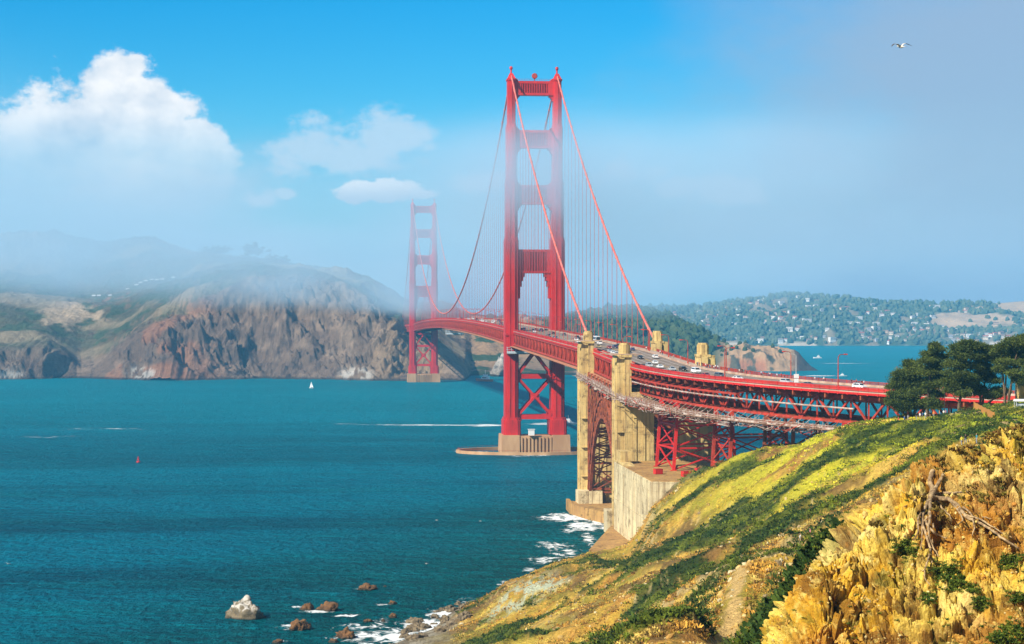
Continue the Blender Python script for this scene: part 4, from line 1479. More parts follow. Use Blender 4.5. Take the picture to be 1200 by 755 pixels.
sel = rng.random(len(kx)) < 0.016
g_ = rng.random((sel.sum(), 1))
clump_mesh('shrubbery', kx[sel], ky[sel], kz[sel] - 0.15, 0.8 + 1.3 * rng.random(sel.sum()) ** 1.5, np.array([0.022, 0.045, 0.007]) * (1 - g_) + np.array([0.13, 0.15, 0.014]) * g_, M['leaf'], 150, flat=0.95, lk=0.24)
sel = (zz > 3) & (mm < 0.5) & (rng.random(N) < 0.0045) & ~inpad & (pd > 3)
g_ = rng.random((sel.sum(), 1))
clump_mesh('shrubbery', xx[sel], yy[sel], zz[sel] - 0.15, 0.6 + 1.1 * rng.random(sel.sum()) ** 2, np.array([0.07, 0.05, 0.014]) * (1 - g_) + np.array([0.10, 0.12, 0.014]) * g_, M['leaf'], 130, flat=0.9, lk=0.24)
drym = (mm < 0.4) & (zz > 2.5) & (pd > 1.4) & (fbm(xx / 9, yy / 6, 4.0, 4) > 0.44) & (rng.random(N) < 0.75) & ~inpad
kx, ky, kz = xx[drym], yy[drym], zz[drym]
t = rng.random(len(kx))[:, None]; u = upm[drym][:, None]
pal_lo = np.array([[.56, .30, .045], [.34, .17, .03], [.17, .09, .02], [.25, .23, .02], [.62, .43, .10]])
pal_up = np.array([[.66, .60, .03], [.48, .50, .02], [.24, .26, .015], [.62, .41, .08], [.34, .24, .03]])
pick = np.clip((fbm(kx / 6, ky / 4, 41.0, 3) - 0.3) / 0.4 * 5 + rng.normal(0, 0.9, len(kx)), 0, 4.99).astype(int)
ccol = pal_lo[pick] * (1 - u) + pal_up[pick] * u
clump_mesh('dry_grass', kx, ky, kz - 0.08, 0.20 + 0.30 * rng.random(len(kx)) + 0.5 * rng.random(len(kx)) ** 14, ccol, M['leaf'], 7, flat=0.4, up=0.9)
# tufts in the pockets of the close crag
sp = [(1108, 672, 17), (1062, 642, 14), (1122, 684, 10), (1190, 742, 18), (1184, 658, 12), (1150, 708, 9), (1168, 748, 10), (1088, 700, 8), (1192, 700, 8), (1140, 690, 7)]
pts = []
for a, b, r_ in sp:
    for _ in range(int(r_ * 9)):
        qx, qy = a + rng.normal() * r_ * 0.55, b + rng.normal() * r_ * 0.42
        if qx < 1235: pts.append(crag_hit(qx, qy))
for _ in range(70):
    pts.append(crag_hit(rng.uniform(930, 1220), rng.uniform(560, 760)))
pts = np.array([p[:] for p in pts]); t = rng.random(len(pts))[:, None]
clump_mesh('undergrowth', pts[:, 0], pts[:, 1] - 0.05, pts[:, 2] - 0.05, 0.08 + 0.13 * rng.random(len(pts)), np.array([0.030, 0.075, 0.008]) * (1 - t) + np.array([0.15, 0.18, 0.014]) * t, M['leaf'], 30)
def rubble(name, P, size, col, mat):
    bmm = __import__('bmesh').new(); __import__('bmesh').ops.create_icosphere(bmm, subdivisions=1, radius=1.0)
    V0 = np.array([v.co[:] for v in bmm.verts]); F0 = np.array([[v.index for v in f.verts] for f in bmm.faces]); bmm.free()
    n, k = len(P), len(V0)
    V = V0[None] * (0.70 + 0.6 * rng.random((n, k, 1))) * (size[:, None] * (0.6 + 0.8 * rng.random((n, 3))))[:, None]
    a = rng.random(n) * 6.283; ca, sa = np.cos(a)[:, None], np.sin(a)[:, None]
    V = np.stack([V[..., 0] * ca - V[..., 2] * sa, V[..., 1], V[..., 0] * sa + V[..., 2] * ca], -1) + P[:, None]
    F = F0[None] + (np.arange(n) * k)[:, None, None]
    o = raw_mesh(name, V.reshape(-1, 3), F.reshape(-1, 3), mat, np.repeat(col, k, axis=0), False)
    return tag(o, kind='stuff')


M['stone'] = colmat('ochre_stone', nscale=6.0, namp=0.5, bscale=9.0, bmp=0.7, bdist=0.06, fine=40.0)
P_st = []
for _ in range(2600):
    qx, qy = rng.uniform(905, 1235), rng.uniform(495, 765)
    if fbm(np.array([qx / 34.0]), np.array([qy / 26.0]), 3.0, 4)[0] < 0.50: continue
    h = CRAG.ray_cast(Vector((0, 0, CAMZ)), (W(qx, qy, 100.0) - Vector((0, 0, CAMZ))).normalized())
    if h[0] is not None: P_st.append(h[0][:])
P_st = np.array(P_st); n_ = len(P_st)
pal = np.array([[.52, .31, .06], [.58, .41, .12], [.44, .24, .04], [.60, .46, .19], [.36, .16, .03]])
cst = pal[rng.integers(0, 5, n_)] * rng.uniform(.8, 1.15, (n_, 1))
rubble('rubble', P_st, 0.03 + 0.04 * rng.random(n_) + 0.14 * rng.random(n_) ** 8.0, cst, M['stone'])
N = 14000
pxs = rng.uniform(470, 1200, N); ds = np.exp(rng.uniform(math.log(165), math.log(600), N))
xx, yy = (pxs - 600) / FPX * ds, ds
zz = ground(xx, yy)
lxx, lyy = (xx - BX) * CB + (yy - BY) * SB, -(xx - BX) * SB + (yy - BY) * CB
keep = (zz > 2) & (fbm(xx / 15, yy / 9, 55.0, 4) > 0.53) & (mats_mask(xx, yy) < 0.5) & ~((lxx > -22) & (lxx < 34) & (lyy < -440) & (lyy > -553))
P_st = np.stack([xx[keep], yy[keep], zz[keep]], -1); n_ = len(P_st)
pal = np.array([[.44, .29, .09], [.50, .37, .15], [.36, .20, .05], [.50, .42, .24], [.30, .22, .11]])
rubble('stones', P_st, 0.08 + 0.10 * rng.random(n_) + 0.45 * rng.random(n_) ** 6.0, pal[rng.integers(0, 5, n_)] * rng.uniform(.8, 1.15, (n_, 1)), M['stone'])
# brown scrub along the brow behind the crag
pts = []
for _ in range(7000):
    qx = rng.uniform(1020, 1270); d_ = rng.uniform(119, 168)
    x_ = (qx - 600) / FPX * d_
    if fbm(np.array([x_ / 3.0]), np.array([d_ / 3.0]), 2.0, 4)[0] + 0.10 * float(sstep(1100, 1190, qx)) + 0.10 * float(sstep(124, 132, d_))  < 0.56: continue
    z_ = max(crag_down(x_, d_) or -99, gz(x_, d_) - 7.0 * float(rockmask(np.array([x_]), np.array([d_]))[0]))
    pts.append((x_, d_, z_))
pts = np.array(pts); t = rng.random(len(pts))[:, None]
clump_mesh('scrub', pts[:, 0], pts[:, 1], pts[:, 2] - 0.1, 0.14 + 0.26 * rng.random(len(pts)), np.array([0.13, 0.060, 0.014]) * (1 - t) + np.array([0.21, 0.17, 0.025]) * t, M['leaf'], 34)

# ================================================================== HEADLAND ACROSS THE STRAIT
def profile(px, knots):
    k = np.array(knots, float)
    return np.interp(px, k[:, 0], k[:, 1])
hp = np.linspace(-190, 760, 900)
# shore depth, foot/cliff top, mid, crest: depths and heights by bearing
SH = [(-200, 2500), (0, 2516), (50, 2530), (90, 2580), (130, 2535), (200, 2505), (350, 2520), (450, 2470), (500, 2490), (545, 2480), (552, 2690), (600, 2700), (760, 2760)]
Z1 = [(-200, 30), (0, 38), (55, 42), (80, 26), (95, 12), (110, 14), (150, 46), (200, 74), (240, 108), (300, 138), (350, 142), (400, 128), (430, 108), (452, 86), (480, 58), (515, 40), (540, 14), (548, 3), (560, 5), (760, 5)]
D1 = [(-200, 40), (60, 34), (95, 45), (150, 80), (240, 150), (300, 190), (400, 190), (450, 150), (515, 90), (548, 20), (560, 40), (760, 60)]
D2 = [(-200, 3000), (0, 3000), (100, 3000), (240, 2950), (400, 2990), (480, 3010), (540, 3000), (600, 3000), (760, 3050)]
Z2 = [(-200, 120), (0, 112), (100, 98), (150, 104), (240, 150), (300, 165), (350, 160), (400, 145), (450, 116), (480, 94), (515, 72), (540, 44), (560, 42), (600, 46), (650, 30), (700, 8), (760, 4)]
D3 = [(-200, 3750), (100, 3750), (300, 3500), (480, 3420), (760, 3400)]
Y3 = [(-200, 268), (0, 275), (30, 271), (60, 272), (95, 284), (125, 287), (150, 280), (175, 279), (205, 291), (240, 297), (285, 301), (300, 303), (340, 312), (400, 318), (440, 330), (470, 350), (490, 359), (515, 353), (535, 364), (560, 372), (610, 371), (660, 376), (700, 390), (760, 400)]
nrow = 560
tt = np.linspace(0, 1, nrow) ** 1.5
PX, TT = np.meshgrid(hp, tt)
sh = profile(PX, SH); d1 = sh + profile(PX, D1); d2 = np.maximum(profile(PX, D2), d1 + 120); d3 = profile(PX, D3)
def soft(px, knots, w=9.0):
    return sum(profile(px + o_, knots) * g_ for o_, g_ in ((-2 * w, .1), (-w, .22), (0, .36), (w, .22), (2 * w, .1)))
z1, z2 = profile(PX, Z1), soft(PX, Z2); z3 = CAMZ + (HOR - soft(PX, Y3, 8.0)) / FPX * d3
Dm = sh - 30 + (d3 + 500 - sh + 30) * TT
HXX = (PX - 600) / FPX * Dm
z3 = z3 + (fbm(PX / 9.0, Dm / 90, 77.0, 4) - 0.5) * 9
ZQ = np.clip((Dm - sh) / np.maximum(d1 - sh, 1), 0, 1.3) * z1            # rough height, to slant the strata
sl = HXX + ZQ * 0.95
wp = (fbm(sl / 150, Dm / 260, 1.0, 4) - 0.5) * 120 + (ridged(sl / 120 + fbm(sl / 70, ZQ / 50, 2.0, 3), ZQ / 80, 3.0, 5, 0.62) - 0.45) * 52 + (ridged((HXX * 0.7 - ZQ * 1.0) / 38, (ZQ * 0.8 + HXX * 0.3) / 55, 8.0, 5, 0.62) - 0.45) * 40 + (fbm(HXX / 26, ZQ / 20, 15.0, 4) - 0.5) * 34 + (fbm(sl / 9, ZQ / 12, 4.0, 3) - 0.5) * 12
cl = sstep(12, 60, z1)
De = Dm + wp * cl * sstep(d2 + 150, d1 - 20, Dm)
HZ = np.where(De < sh, -6 + (De - sh + 30) * 0.2,
     np.where(De < d1, z1 * sstep(0, 1, np.clip((De - sh) / (d1 - sh), 0, 1)) ** 0.85,
     np.where(De < d2, z1 + (z2 - z1) * np.clip((De - d1) / (d2 - d1), 0, 1),
     np.where(De < d3, z2 + (z3 - z2) * sstep(0, 1, np.clip((De - d2) / (d3 - d2), 0, 1)), z3 - (De - d3) * 0.25))))
inl = sstep(3, 30, HZ)
HZ = HZ + inl * ((fbm(HXX / 45, Dm / 45, 2.0, 5) - 0.5) * 17 + (ridged(HXX / 90, Dm / 140, 6.0, 4) - 0.5) * 16 * sstep(d1, d2, Dm)
                 - (ridged(HXX / 30, HZ / 60, 12.0, 3) - 0.5) * 9 * cl * (Dm < d1 + 100))
HZ = np.where(Dm > d1 + 60, np.minimum(HZ, z3 + 5), HZ)
dzx = np.gradient(HZ, axis=1) / np.gradient(HXX, axis=1); dzy = np.gradient(HZ, axis=0) / np.maximum(np.gradient(Dm, axis=0), 0.5)
hs = np.hypot(dzx, dzy)
def lerpc(a, b, t): return a + (np.array(b) - a) * t[..., None]
hc = np.broadcast_to(np.array([0.165, 0.110, 0.075]), PX.shape + (3,)).copy()
hn = fbm(HXX / 60, Dm / 90, 3.0, 5); hn2 = fbm(HXX / 20, HZ / 14, Dm / 60, 5); hn3 = fbm(HXX / 8, HZ / 8, Dm / 14, 4)
hc = lerpc(hc, (0.27, 0.19, 0.13), sstep(0.45, 0.62, hn2) * 0.8)
hc = lerpc(hc, (0.08, 0.055, 0.045), sstep(0.55, 0.68, hn3) * 0.6)
hc = lerpc(hc, (0.34, 0.125, 0.05), sstep(0.46, 0.60, hn2 * 0.5 + hn * 0.5) * sstep(300, 190, PX) * sstep(105, 130, PX) * 0.55)
hc = lerpc(hc, (0.30, 0.20, 0.11), sstep(400, 470, PX) * sstep(0.45, 0.60, hn) * 0.7)
gr = np.clip(sstep(1.0, 0.55, hs) + sstep(110, 70, PX) * 0.7, 0, 1) * sstep(18, 44, HZ) * sstep(d1 - 10, d1 + 60, Dm)
hc = lerpc(hc, (0.060, 0.085, 0.040), gr * sstep(540, 500, PX) * (0.60 + 0.4 * sstep(0.45, 0.6, hn2)))
hc = lerpc(hc, (0.30, 0.225, 0.135), sstep(0.53, 0.62, fbm(HXX / 150, Dm / 200, 9.0, 4)) * sstep(d1 + 20, d1 + 120, Dm) * 0.85)
tanp = sstep(1.0, 0.6, np.hypot((PX - 78) / 40, (HZ - 88) / 26) + (hn2 - 0.5) * 1.2) * (Dm < d2 + 60)
hc = lerpc(hc, (0.42, 0.31, 0.20), tanp)
hc = lerpc(hc, (0.32, 0.20, 0.105), sstep(545, 556, PX) * sstep(4, 12, HZ) * 0.9)
hc = lerpc(hc, (0.045, 0.075, 0.030), sstep(545, 556, PX) * sstep(0.50, 0.57, fbm(HXX / 40, Dm / 50, 14.0, 4)))
gu = (sstep(1, .5, np.hypot((PX - 165) / 24, (HZ - 8) / 11)) + sstep(1, .5, np.hypot((PX - 418) / 26, (HZ - 7) / 12)) + sstep(1, .5, np.hypot((PX - 12) / 20, (HZ - 6) / 9))) * sstep(0.42, 0.52, hn3)
hc = lerpc(hc, (0.72, 0.68, 0.62), np.clip(gu, 0, 1) * 0.5)
hc = lerpc(hc, (0.035, 0.035, 0.025), sstep(3.2, 1.4, HZ) * 0.8)
M['headland'] = colmat('headland_rock', nscale=0.12, namp=0.6, bscale=0.15, bmp=0.8, bdist=5.0, fine=0.6)
tag(grid_mesh('headland', HXX, Dm, HZ, M['headland'], hc), kind='structure')

# sea stack beside the near tower's leg
def rock_mesh(name, size, seed, mat, sub=4, sharp=0.5):
    bm = __import__('bmesh').new()
    __import__('bmesh').ops.create_icosphere(bm, subdivisions=sub, radius=1.0)
    co = np.array([v.co[:] for v in bm.verts])
    r = 1 + (fbm(co[:, 0] * 1.4 + seed, co[:, 1] * 1.4, co[:, 2] * 1.4, 4) - 0.5) * 0.9 + (ridged(co[:, 0] * 2.6 + seed, co[:, 1] * 2.6, co[:, 2] * 2.6, 3) - 0.5) * sharp
    f1, f2, idv = cell(co[:, 0] * 1.7 + seed, co[:, 1] * 1.7 + 40, co[:, 2] * 1.7 + 40)
    r += (idv - 0.5) * 0.28
    co *= r[:, None] * np.array(size)
    for v, c in zip(bm.verts, co): v.co = c
    me = bpy.data.meshes.new(name); bm.to_mesh(me); bm.free()
    me.materials.append(mat); me.polygons.foreach_set('use_smooth', [sub > 3] * len(me.polygons))
    return me


def rockmat(name, base, top, tz0, tz1, k=0.6):
    m, nt, p = newmat(name)
    tc = coords(nt, 'Object'); s_ = nt.nodes.new('ShaderNodeSeparateXYZ'); nt.links.new(tc, s_.inputs[0])
    z = S(nt, s_.outputs[2])
    n = noise(nt, tc, 0.9, 6, 0.65)
    c = mixc(nt, noise(nt, tc, 0.45, 6, 0.6).sm(0.35, 0.65), base, tuple(q * 0.45 for q in base))
    c = mixc(nt, (z + (n - 0.5) * 5.0).sm(tz0, tz1) * n.sm(0.42, 0.56) * k, c, top)
    c = mixc(nt, (z + (n - 0.5) * 0.8).sm(0.9, 0.2), c, (0.025, 0.022, 0.012))
    put(nt, p.inputs['Base Color'], c)
    p.inputs['Roughness'].default_value = 0.85
    put(nt, p.inputs['Normal'], bump(nt, noise(nt, tc, 1.6, 8, 0.65), 0.8, 0.6))
    return m


M['stack'] = rockmat('grey_stack_rock', (0.36, 0.31, 0.26), (0.6, 0.56, 0.5), 10, 22, 0.8)
o = link('sea_stack', rock_mesh('sea_stack', (15, 14, 27), 3.0, M['stack']))
o.location = on_water(586, 441); o.rotation_euler = (0, 0.18, 0.4)
tag(o, "pale pointed rock pinnacle just left of the nearer tower's leg", 'rock')

# ------------------------------------------------------------------ wooded hill and bare islet right of the bridge
WP = [(640, 380, 3280), (660, 376, 3330), (690, 371, 3380), (720, 366, 3400), (760, 368, 3350), (790, 378, 3250), (815, 389, 3150), (840, 399, 3080), (850, 407, 3010), (880, 404, 3010), (905, 406, 3000), (925, 410, 2985), (938, 418, 2960)]
wpts = [(lambda w: (w.x, w.y, w.z))(W(*q)) for q in WP]
wpts += [(x / FPX * d, d, z) for x, d, z in ((60, 2960, -2), (120, 2960, -2), (180, 2950, -2), (240, 2925, -2), (290, 2915, -2), (330, 2915, -2), (346, 2940, -2), (352, 2990, -3), (350, 3050, -3), (30, 2990, -2),
          (300, 3090, -3), (260, 3260, 6), (220, 3500, 20), (60, 3600, 40), (150, 3700, 30), (340, 3120, -5), (320, 3300, -5), (300, 2935, 18), (250, 2945, 18), (320, 2945, 16), (100, 3010, 14), (160, 3000, 14), (380, 2950, -6), (250, 2860, -6), (100, 2900, -6), (380, 3200, -6), (300, 3600, -5))]
wpts = np.array(wpts)
def wwarp(x, y): return x / 60.0, y / 60.0
_wf = rbf(np.stack(wwarp(wpts[:, 0], wpts[:, 1]), -1), wpts[:, 2], 0.3, 1e-3)
xg = np.linspace(30, 520, 330); yg_ = np.linspace(2870, 3700, 330)
XG, YG = np.meshgrid(xg, yg_)
def wood_z(x, y):
    z = _wf(*wwarp(x, y))
    return z + sstep(1, 12, z) * ((fbm(x / 30, y / 30, 5.0, 5) - 0.5) * 9 + (ridged(x / 22, y / 40, 2.0, 3) - 0.5) * 7)
ZG = wood_z(XG, YG)
n = fbm(XG / 25, YG / 40, 1.0, 5)
bare = sstep(232, 262, (XG / YG * FPX))
wc = np.broadcast_to(np.array([0.04, 0.065, 0.03]), XG.shape + (3,)).copy()
wc = lerpc(wc, (0.40, 0.25, 0.135), bare * 0.95)
wc = lerpc(wc, (0.33, 0.145, 0.075), bare * sstep(26, 10, ZG) * sstep(0.4, 0.55, n))
wc = lerpc(wc, (0.085, 0.08, 0.05), bare * sstep(0.56, 0.64, fbm(XG / 14, YG / 20, 8.0, 4)))
wc = lerpc(wc, (0.06, 0.05, 0.04), bare * sstep(325, 338, XG / YG * FPX))
M['islet'] = colmat('islet_rock', nscale=0.12, namp=0.4, bscale=0.2, bmp=0.6, bdist=3.0)
tag(grid_mesh('terrain', XG, YG, ZG, M['islet'], wc), kind='structure')


ICO_V = None
def blob_mass(name, x, y, z, sx, sz, col, mat, parent=None):
    """Many rough tree crowns in one object."""
    bmm = __import__('bmesh').new(); __import__('bmesh').ops.create_icosphere(bmm, subdivisions=1, radius=1.0)
    V0 = np.array([v.co[:] for v in bmm.verts]); F0 = np.array([[v.index for v in f.verts] for f in bmm.faces]); bmm.free()
    n, k = len(x), len(V0)
    V = V0[None] * (0.75 + 0.5 * rng.random((n, k, 1)))
    V = V * np.stack([sx, sx, sz], -1)[:, None] + np.stack([x, y, z], -1)[:, None]
    F = F0[None] + (np.arange(n) * k)[:, None, None]
    C = np.repeat(col, k, axis=0)
    return raw_mesh(name, V.reshape(-1, 3), F.reshape(-1, 3), mat, C, False, parent)


M['far_leaf'] = colmat('far_foliage', nscale=0.4, namp=0.5, bscale=0.5, bmp=0.6, bdist=2.0)
N = 5200
x = rng.uniform(40, 420, N); y = rng.uniform(2950, 3560, N); z = wood_z(x, y)
pxx = x / y * FPX + 600
ok = (z > 5) & (rng.random(N) < sstep(846, 800, pxx) + 0.10 * (pxx < 930)) & (pxx > 640)
x, y, z = x[ok], y[ok], z[ok]
t = rng.random(len(x))[:, None]
s_ = 4 + 4 * rng.random(len(x)); small = (x / y * FPX + 600) > 840; s_[small] *= 0.55
o = blob_mass('woods', x, y, z + s_ * 0.5, s_, s_ * (0.9 + 0.6 * rng.random(len(x))), np.array([0.022, 0.050, 0.018]) * (1 - t) + np.array([0.070, 0.095, 0.035]) * t, M['far_leaf'])
tag(o, kind='stuff')

# ------------------------------------------------------------------ far hills with the hillside town
FP = [(560, 384), (620, 376), (680, 368), (740, 362), (775, 358), (800, 360), (835, 357), (870, 353), (900, 348), (930, 345), (960, 346), (1000, 350), (1040, 354), (1080, 356), (1100, 357), (1130, 355), (1160, 356), (1200, 353), (1260, 350), (1350, 356), (1500, 372)]
fx = np.linspace(540, 1480, 460); ft = np.linspace(0, 1, 150)
FX, FT = np.meshgrid(fx, ft)
FD0, FD1 = 5640.0, 6600.0
FDD = FD0 - 40 + (FD1 + 300 - FD0) * FT
def far_z(px, d):
    fp = np.array(FP, float)
    zt = CAMZ + (HOR - np.interp(px, fp[:, 0], fp[:, 1])) / FPX * FD1
    x = (px - 600) / FPX * d
    u = np.clip((d - FD0) / (FD1 - FD0), 0, 1.0)
    z = zt * (0.10 * sstep(0, 0.03, u) + 0.90 * u ** 0.9)
    z = z + sstep(0, 0.08, u) * sstep(1.0, 0.85, u) * ((fbm(x / 140, d / 140, 4.0, 5) - 0.5) * 34 + (ridged(x / 210, d / 260, 7.0, 3) - 0.5) * 26)
    return np.where(d < FD0, -5.0, np.where(d > FD1, zt - (d - FD1) * 0.2, z))
FZ = far_z(FX, FDD)
FXX = (FX - 600) / FPX * FDD
fc = np.broadcast_to(np.array([0.050, 0.080, 0.040]), FX.shape + (3,)).copy()
n = fbm(FXX / 120, FDD / 160, 2.0, 5)
fc = lerpc(fc, (0.30, 0.22, 0.14), sstep(0.56, 0.64, n) * 0.6)
bare = sstep(1085, 1110, FX + (n - 0.5) * 160) * sstep(40, 70, FZ) * sstep(0.40, 0.47, n)
patch = sstep(1.0, 0.7, np.hypot((FX - 1118) / 28, (FZ - 62) / 15))
fc = lerpc(fc, (0.42, 0.30, 0.19), np.clip(bare * 0.9 + patch, 0, 1))
fc = lerpc(fc, (0.50, 0.42, 0.33), sstep(14, 9, FZ) * sstep(0.47, 0.55, fbm(FXX / 60, FDD / 60, 5.0, 4)) * 0.8)
fpatch = sstep(1.0, 0.7, np.hypot((FX - 830) / 22, (FZ - 96) / 12)); fc = lerpc(fc, (0.40, 0.28, 0.19), fpatch)
M['far_hill'] = colmat('far_hillside', nscale=0.05, namp=0.4, bscale=0.08, bmp=0.5, bdist=6.0)
tag(grid_mesh('hills', FXX, FDD, FZ, M['far_hill'], fc), kind='structure')
N = 8500
px_ = rng.uniform(600, 1300, N); d_ = rng.uniform(FD0 + 8, FD1, N)
z_ = far_z(px_, d_); x_ = (px_ - 600) / FPX * d_
n = fbm(x_ / 120, d_ / 160, 2.0, 5)
bare = (px_ > 1092) & (z_ > 52) & (n > 0.43) | (np.hypot((px_ - 1118) / 30, (z_ - 62) / 17) < 1)
ok = (~bare | (rng.random(N) < 0.06)) & (rng.random(N) < 0.35 + sstep(0.66, 0.5, n))
px_, d_, z_, x_ = px_[ok], d_[ok], z_[ok], x_[ok]
t = rng.random(len(x_))[:, None]
s_ = 4 + 6 * rng.random(len(x_))
o = blob_mass('treeline', x_, d_, z_ + s_ * 0.4, s_, s_ * (0.8 + 0.7 * rng.random(len(x_))), np.array([0.045, 0.080, 0.050]) * (1 - t) + np.array([0.12, 0.145, 0.075]) * t, M['far_leaf'])  # crowns lightened and blued: some distance haze is painted into their colour
tag(o, kind='stuff')

# houses on the hillside: a few types, each with walls, roof and window band
WALLS = {'white': (0.82, 0.79, 0.74), 'cream': (0.72, 0.60, 0.46), 'tan': (0.52, 0.38, 0.26), 'grey': (0.45, 0.45, 0.46)}
ROOFS = {'red': (0.42, 0.13, 0.08), 'grey': (0.30, 0.29, 0.29), 'brown': (0.24, 0.15, 0.10), 'pale': (0.62, 0.56, 0.50)}
WM = {k: pmat(k + '_wall', v, None, 0.3, 0.8) for k, v in WALLS.items()}
RM = {k: pmat(k + '_roof', v, None, 0.3, 0.8) for k, v in ROOFS.items()}
M['pane'] = pmat('house_glass', (0.06, 0.08, 0.10), None, 0.5, 0.2)


def house_mesh(w, d, h, wall, roof, flat):
    mb = MB()
    mb.box(-w / 2, w / 2, -d / 2, d / 2, -6, h, 0)
    nwin = max(2, int(w / 3.5))
    for fl in range(max(1, int(h / 3.2))):
        for i in range(nwin):
            x = -w / 2 + w * (i + 0.5) / nwin
            z = 1.0 + fl * 3.1
            mb.box(x - w / nwin * .3, x + w / nwin * .3, -d / 2 - 0.08, -d / 2 - 0.003, z, z + 1.5, 2)
    if flat:
        mb.box(-w / 2 - .4, w / 2 + .4, -d / 2 - .4, d / 2 + .4, h + 0.003, h + 0.5, 1)
    else:
        e = 0.6; r = h + min(d, 9) * 0.32
        mb.add([(-w / 2 - e, -d / 2 - e, h + .003), (w / 2 + e, -d / 2 - e, h + .003), (w / 2 + e, d / 2 + e, h + .003), (-w / 2 - e, d / 2 + e, h + .003), (-w / 2 - e, 0, r), (w / 2 + e, 0, r)],
               [(3, 2, 1, 0), (0, 1, 5, 4), (2, 3, 4, 5), (1, 2, 5), (3, 0, 4)], 1)
    return mb.mesh('hillside_house', [WM[wall], RM[roof], M['pane']])


HT = []
for wl, rf, flat, w, d, h in (('white', 'grey', False, 14, 10, 6), ('white', 'red', False, 13, 10, 6), ('white', 'pale', True, 18, 11, 8), ('cream', 'brown', False, 13, 9, 6), ('cream', 'red', False, 16, 10, 6.5),
                              ('tan', 'brown', False, 14, 10, 6), ('grey', 'grey', False, 13, 9, 6), ('white', 'pale', True, 26, 12, 10)):
    HT.append((house_mesh(w, d, h, wl, rf, flat), wl, rf, flat, w))
placed = []
rh = random.Random(21)
tries = 0
while len(placed) < 290 and tries < 9000:
    tries += 1
    px = rh.uniform(735, 1199)
    d = FD0 + 12 + (FD1 - FD0) * rh.random() ** 1.7 * 0.93
    z = float(far_z(np.array([px]), np.array([d]))[0])
    if 1088 < px < 1150 and 50 < z < 80: continue
    if px > 1100 and z > 58 and rh.random() < 0.85: continue
    x = (px - 600) / FPX * d
    if any(abs(x - a) < 13 and abs(d - b) < 20 for a, b in placed): continue
    sy = HOR - (z - CAMZ) * FPX / d
    if px < 860 and sy > 372 + (px - 740) * 0.16: continue
    me, wl, rf, flat, w = rh.choices(HT, weights=[6, 3, 4, 4, 3, 3, 2, 1])[0]
    o = link('hillside_house', me); o.location = (x, d, z + 1.5); o.rotation_euler = (0, 0, rh.uniform(-0.5, 0.5)); s = rh.uniform(0.55, 1.1); o.scale = (s, s, s)
    zone = 'by the far shore' if z < 24 else ('halfway up the far hillside' if z < 80 else 'high on the far hillside')
    side = 'behind the wooded hill' if px < 900 else ('above the bare islet' if px < 960 else 'across the open water')
    form = 'flat roofed' if flat else rf + ' roofed'
    tag(o, f'{wl} {form} {"block" if w > 20 else "house"} {zone}, {side}', 'house', 'houses on the far hillside')
    placed.append((x, d))

# ------------------------------------------------------------------ rocks in the water
M['rock_guano'] = rockmat('guano_rock', (0.22, 0.17, 0.10), (0.66, 0.62, 0.56), 1.8, 3.8, 0.7)
M['rock_brown'] = rockmat('brown_sea_rock', (0.19, 0.085, 0.022), (0.36, 0.27, 0.15), 2.0, 4.0, 0.5)
RK = [(288, 724, 39, 22, 'guano', 'big white topped rock alone in the water, leftmost of the rocks'), (352, 738, 27, 14, 'brown', 'blunt brown rock nearest below the pair of low rocks'), (404, 748, 21, 11, 'brown', 'orange brown rock close to the surf at the bottom edge'),
      (360, 715, 16, 8, 'brown', 'left rock of the foam ringed pair'), (384, 715, 27, 9, 'brown', 'right, longer rock of the foam ringed pair'), (430, 691, 20, 7, 'brown', 'low dark rock farthest out, beyond the others'),
      (460, 708, 11, 4, 'brown', 'small low rock between the farthest rock and the beach'), (460, 724, 9, 5, 'brown', 'small rock in the surf near the beach end'), (432, 729, 12, 4, 'brown', 'flat rock awash in the surf, left of the small surf rock'),
      (449, 729, 6, 3, 'brown', 'tiny rock between the two small surf rocks'), (391, 753, 10, 4, 'brown', 'half sunken dark rock cut by the bottom edge'), (325, 753.5, 14, 4, 'brown', 'dark rock barely above water at the bottom edge'), (451, 688, 4, 1.5, 'brown', 'speck of rock right of the farthest low rock')]
for i, (px, py, wpx, hpx, k, lab) in enumerate(RK):
    c = on_water(px, py); s = c.y / FPX
    w, h = wpx * s, hpx * s
    o = link('sea_rock', rock_mesh('sea_rock', (w * 0.50, w * 0.42, h * 0.95), 11.0 + i * 3.7, M['rock_guano' if k == 'guano' else 'rock_brown'], 4, 0.6))
    o.location = (c.x, c.y, -0.05 * h); o.rotation_euler = (0, 0, i * 1.3)
    tag(o, lab, 'rock', 'rocks off the beach')
rb = random.Random(3)
bould = [rock_mesh('shore_boulder', (1, 0.8, 0.7), 60 + k * 5, M['rock_brown'] if k % 2 else M['stack'], 3) for k in range(5)]
for me in bould: me.materials[0] = pmat('shore_boulder_rock', (0.22, 0.165, 0.095), (0.07, 0.05, 0.03), 1.2, 0.9, 0.6, 3)
NB_ = 46
for i in range(NB_):
    px = rb.uniform(455, 560); py = 752 - (px - 455) * 0.40 + rb.uniform(-14, 20)
    d = (CAMZ - 0.5) * FPX / (py - HOR)
    x = (px - 600) / FPX * d
    z = gz(x, d)
    if z > 6: continue
    o = link('shore_boulder', bould[i % 5]); o.location = (x, d, max(z, -0.3)); s = rb.uniform(0.5, 2.1); o.scale = (s, s, s); o.rotation_euler = (0, 0, rb.uniform(0, 6))
    tag(o, 'boulder among many along the foot of the bluff', 'boulder', 'boulders along the foot of the bluff')

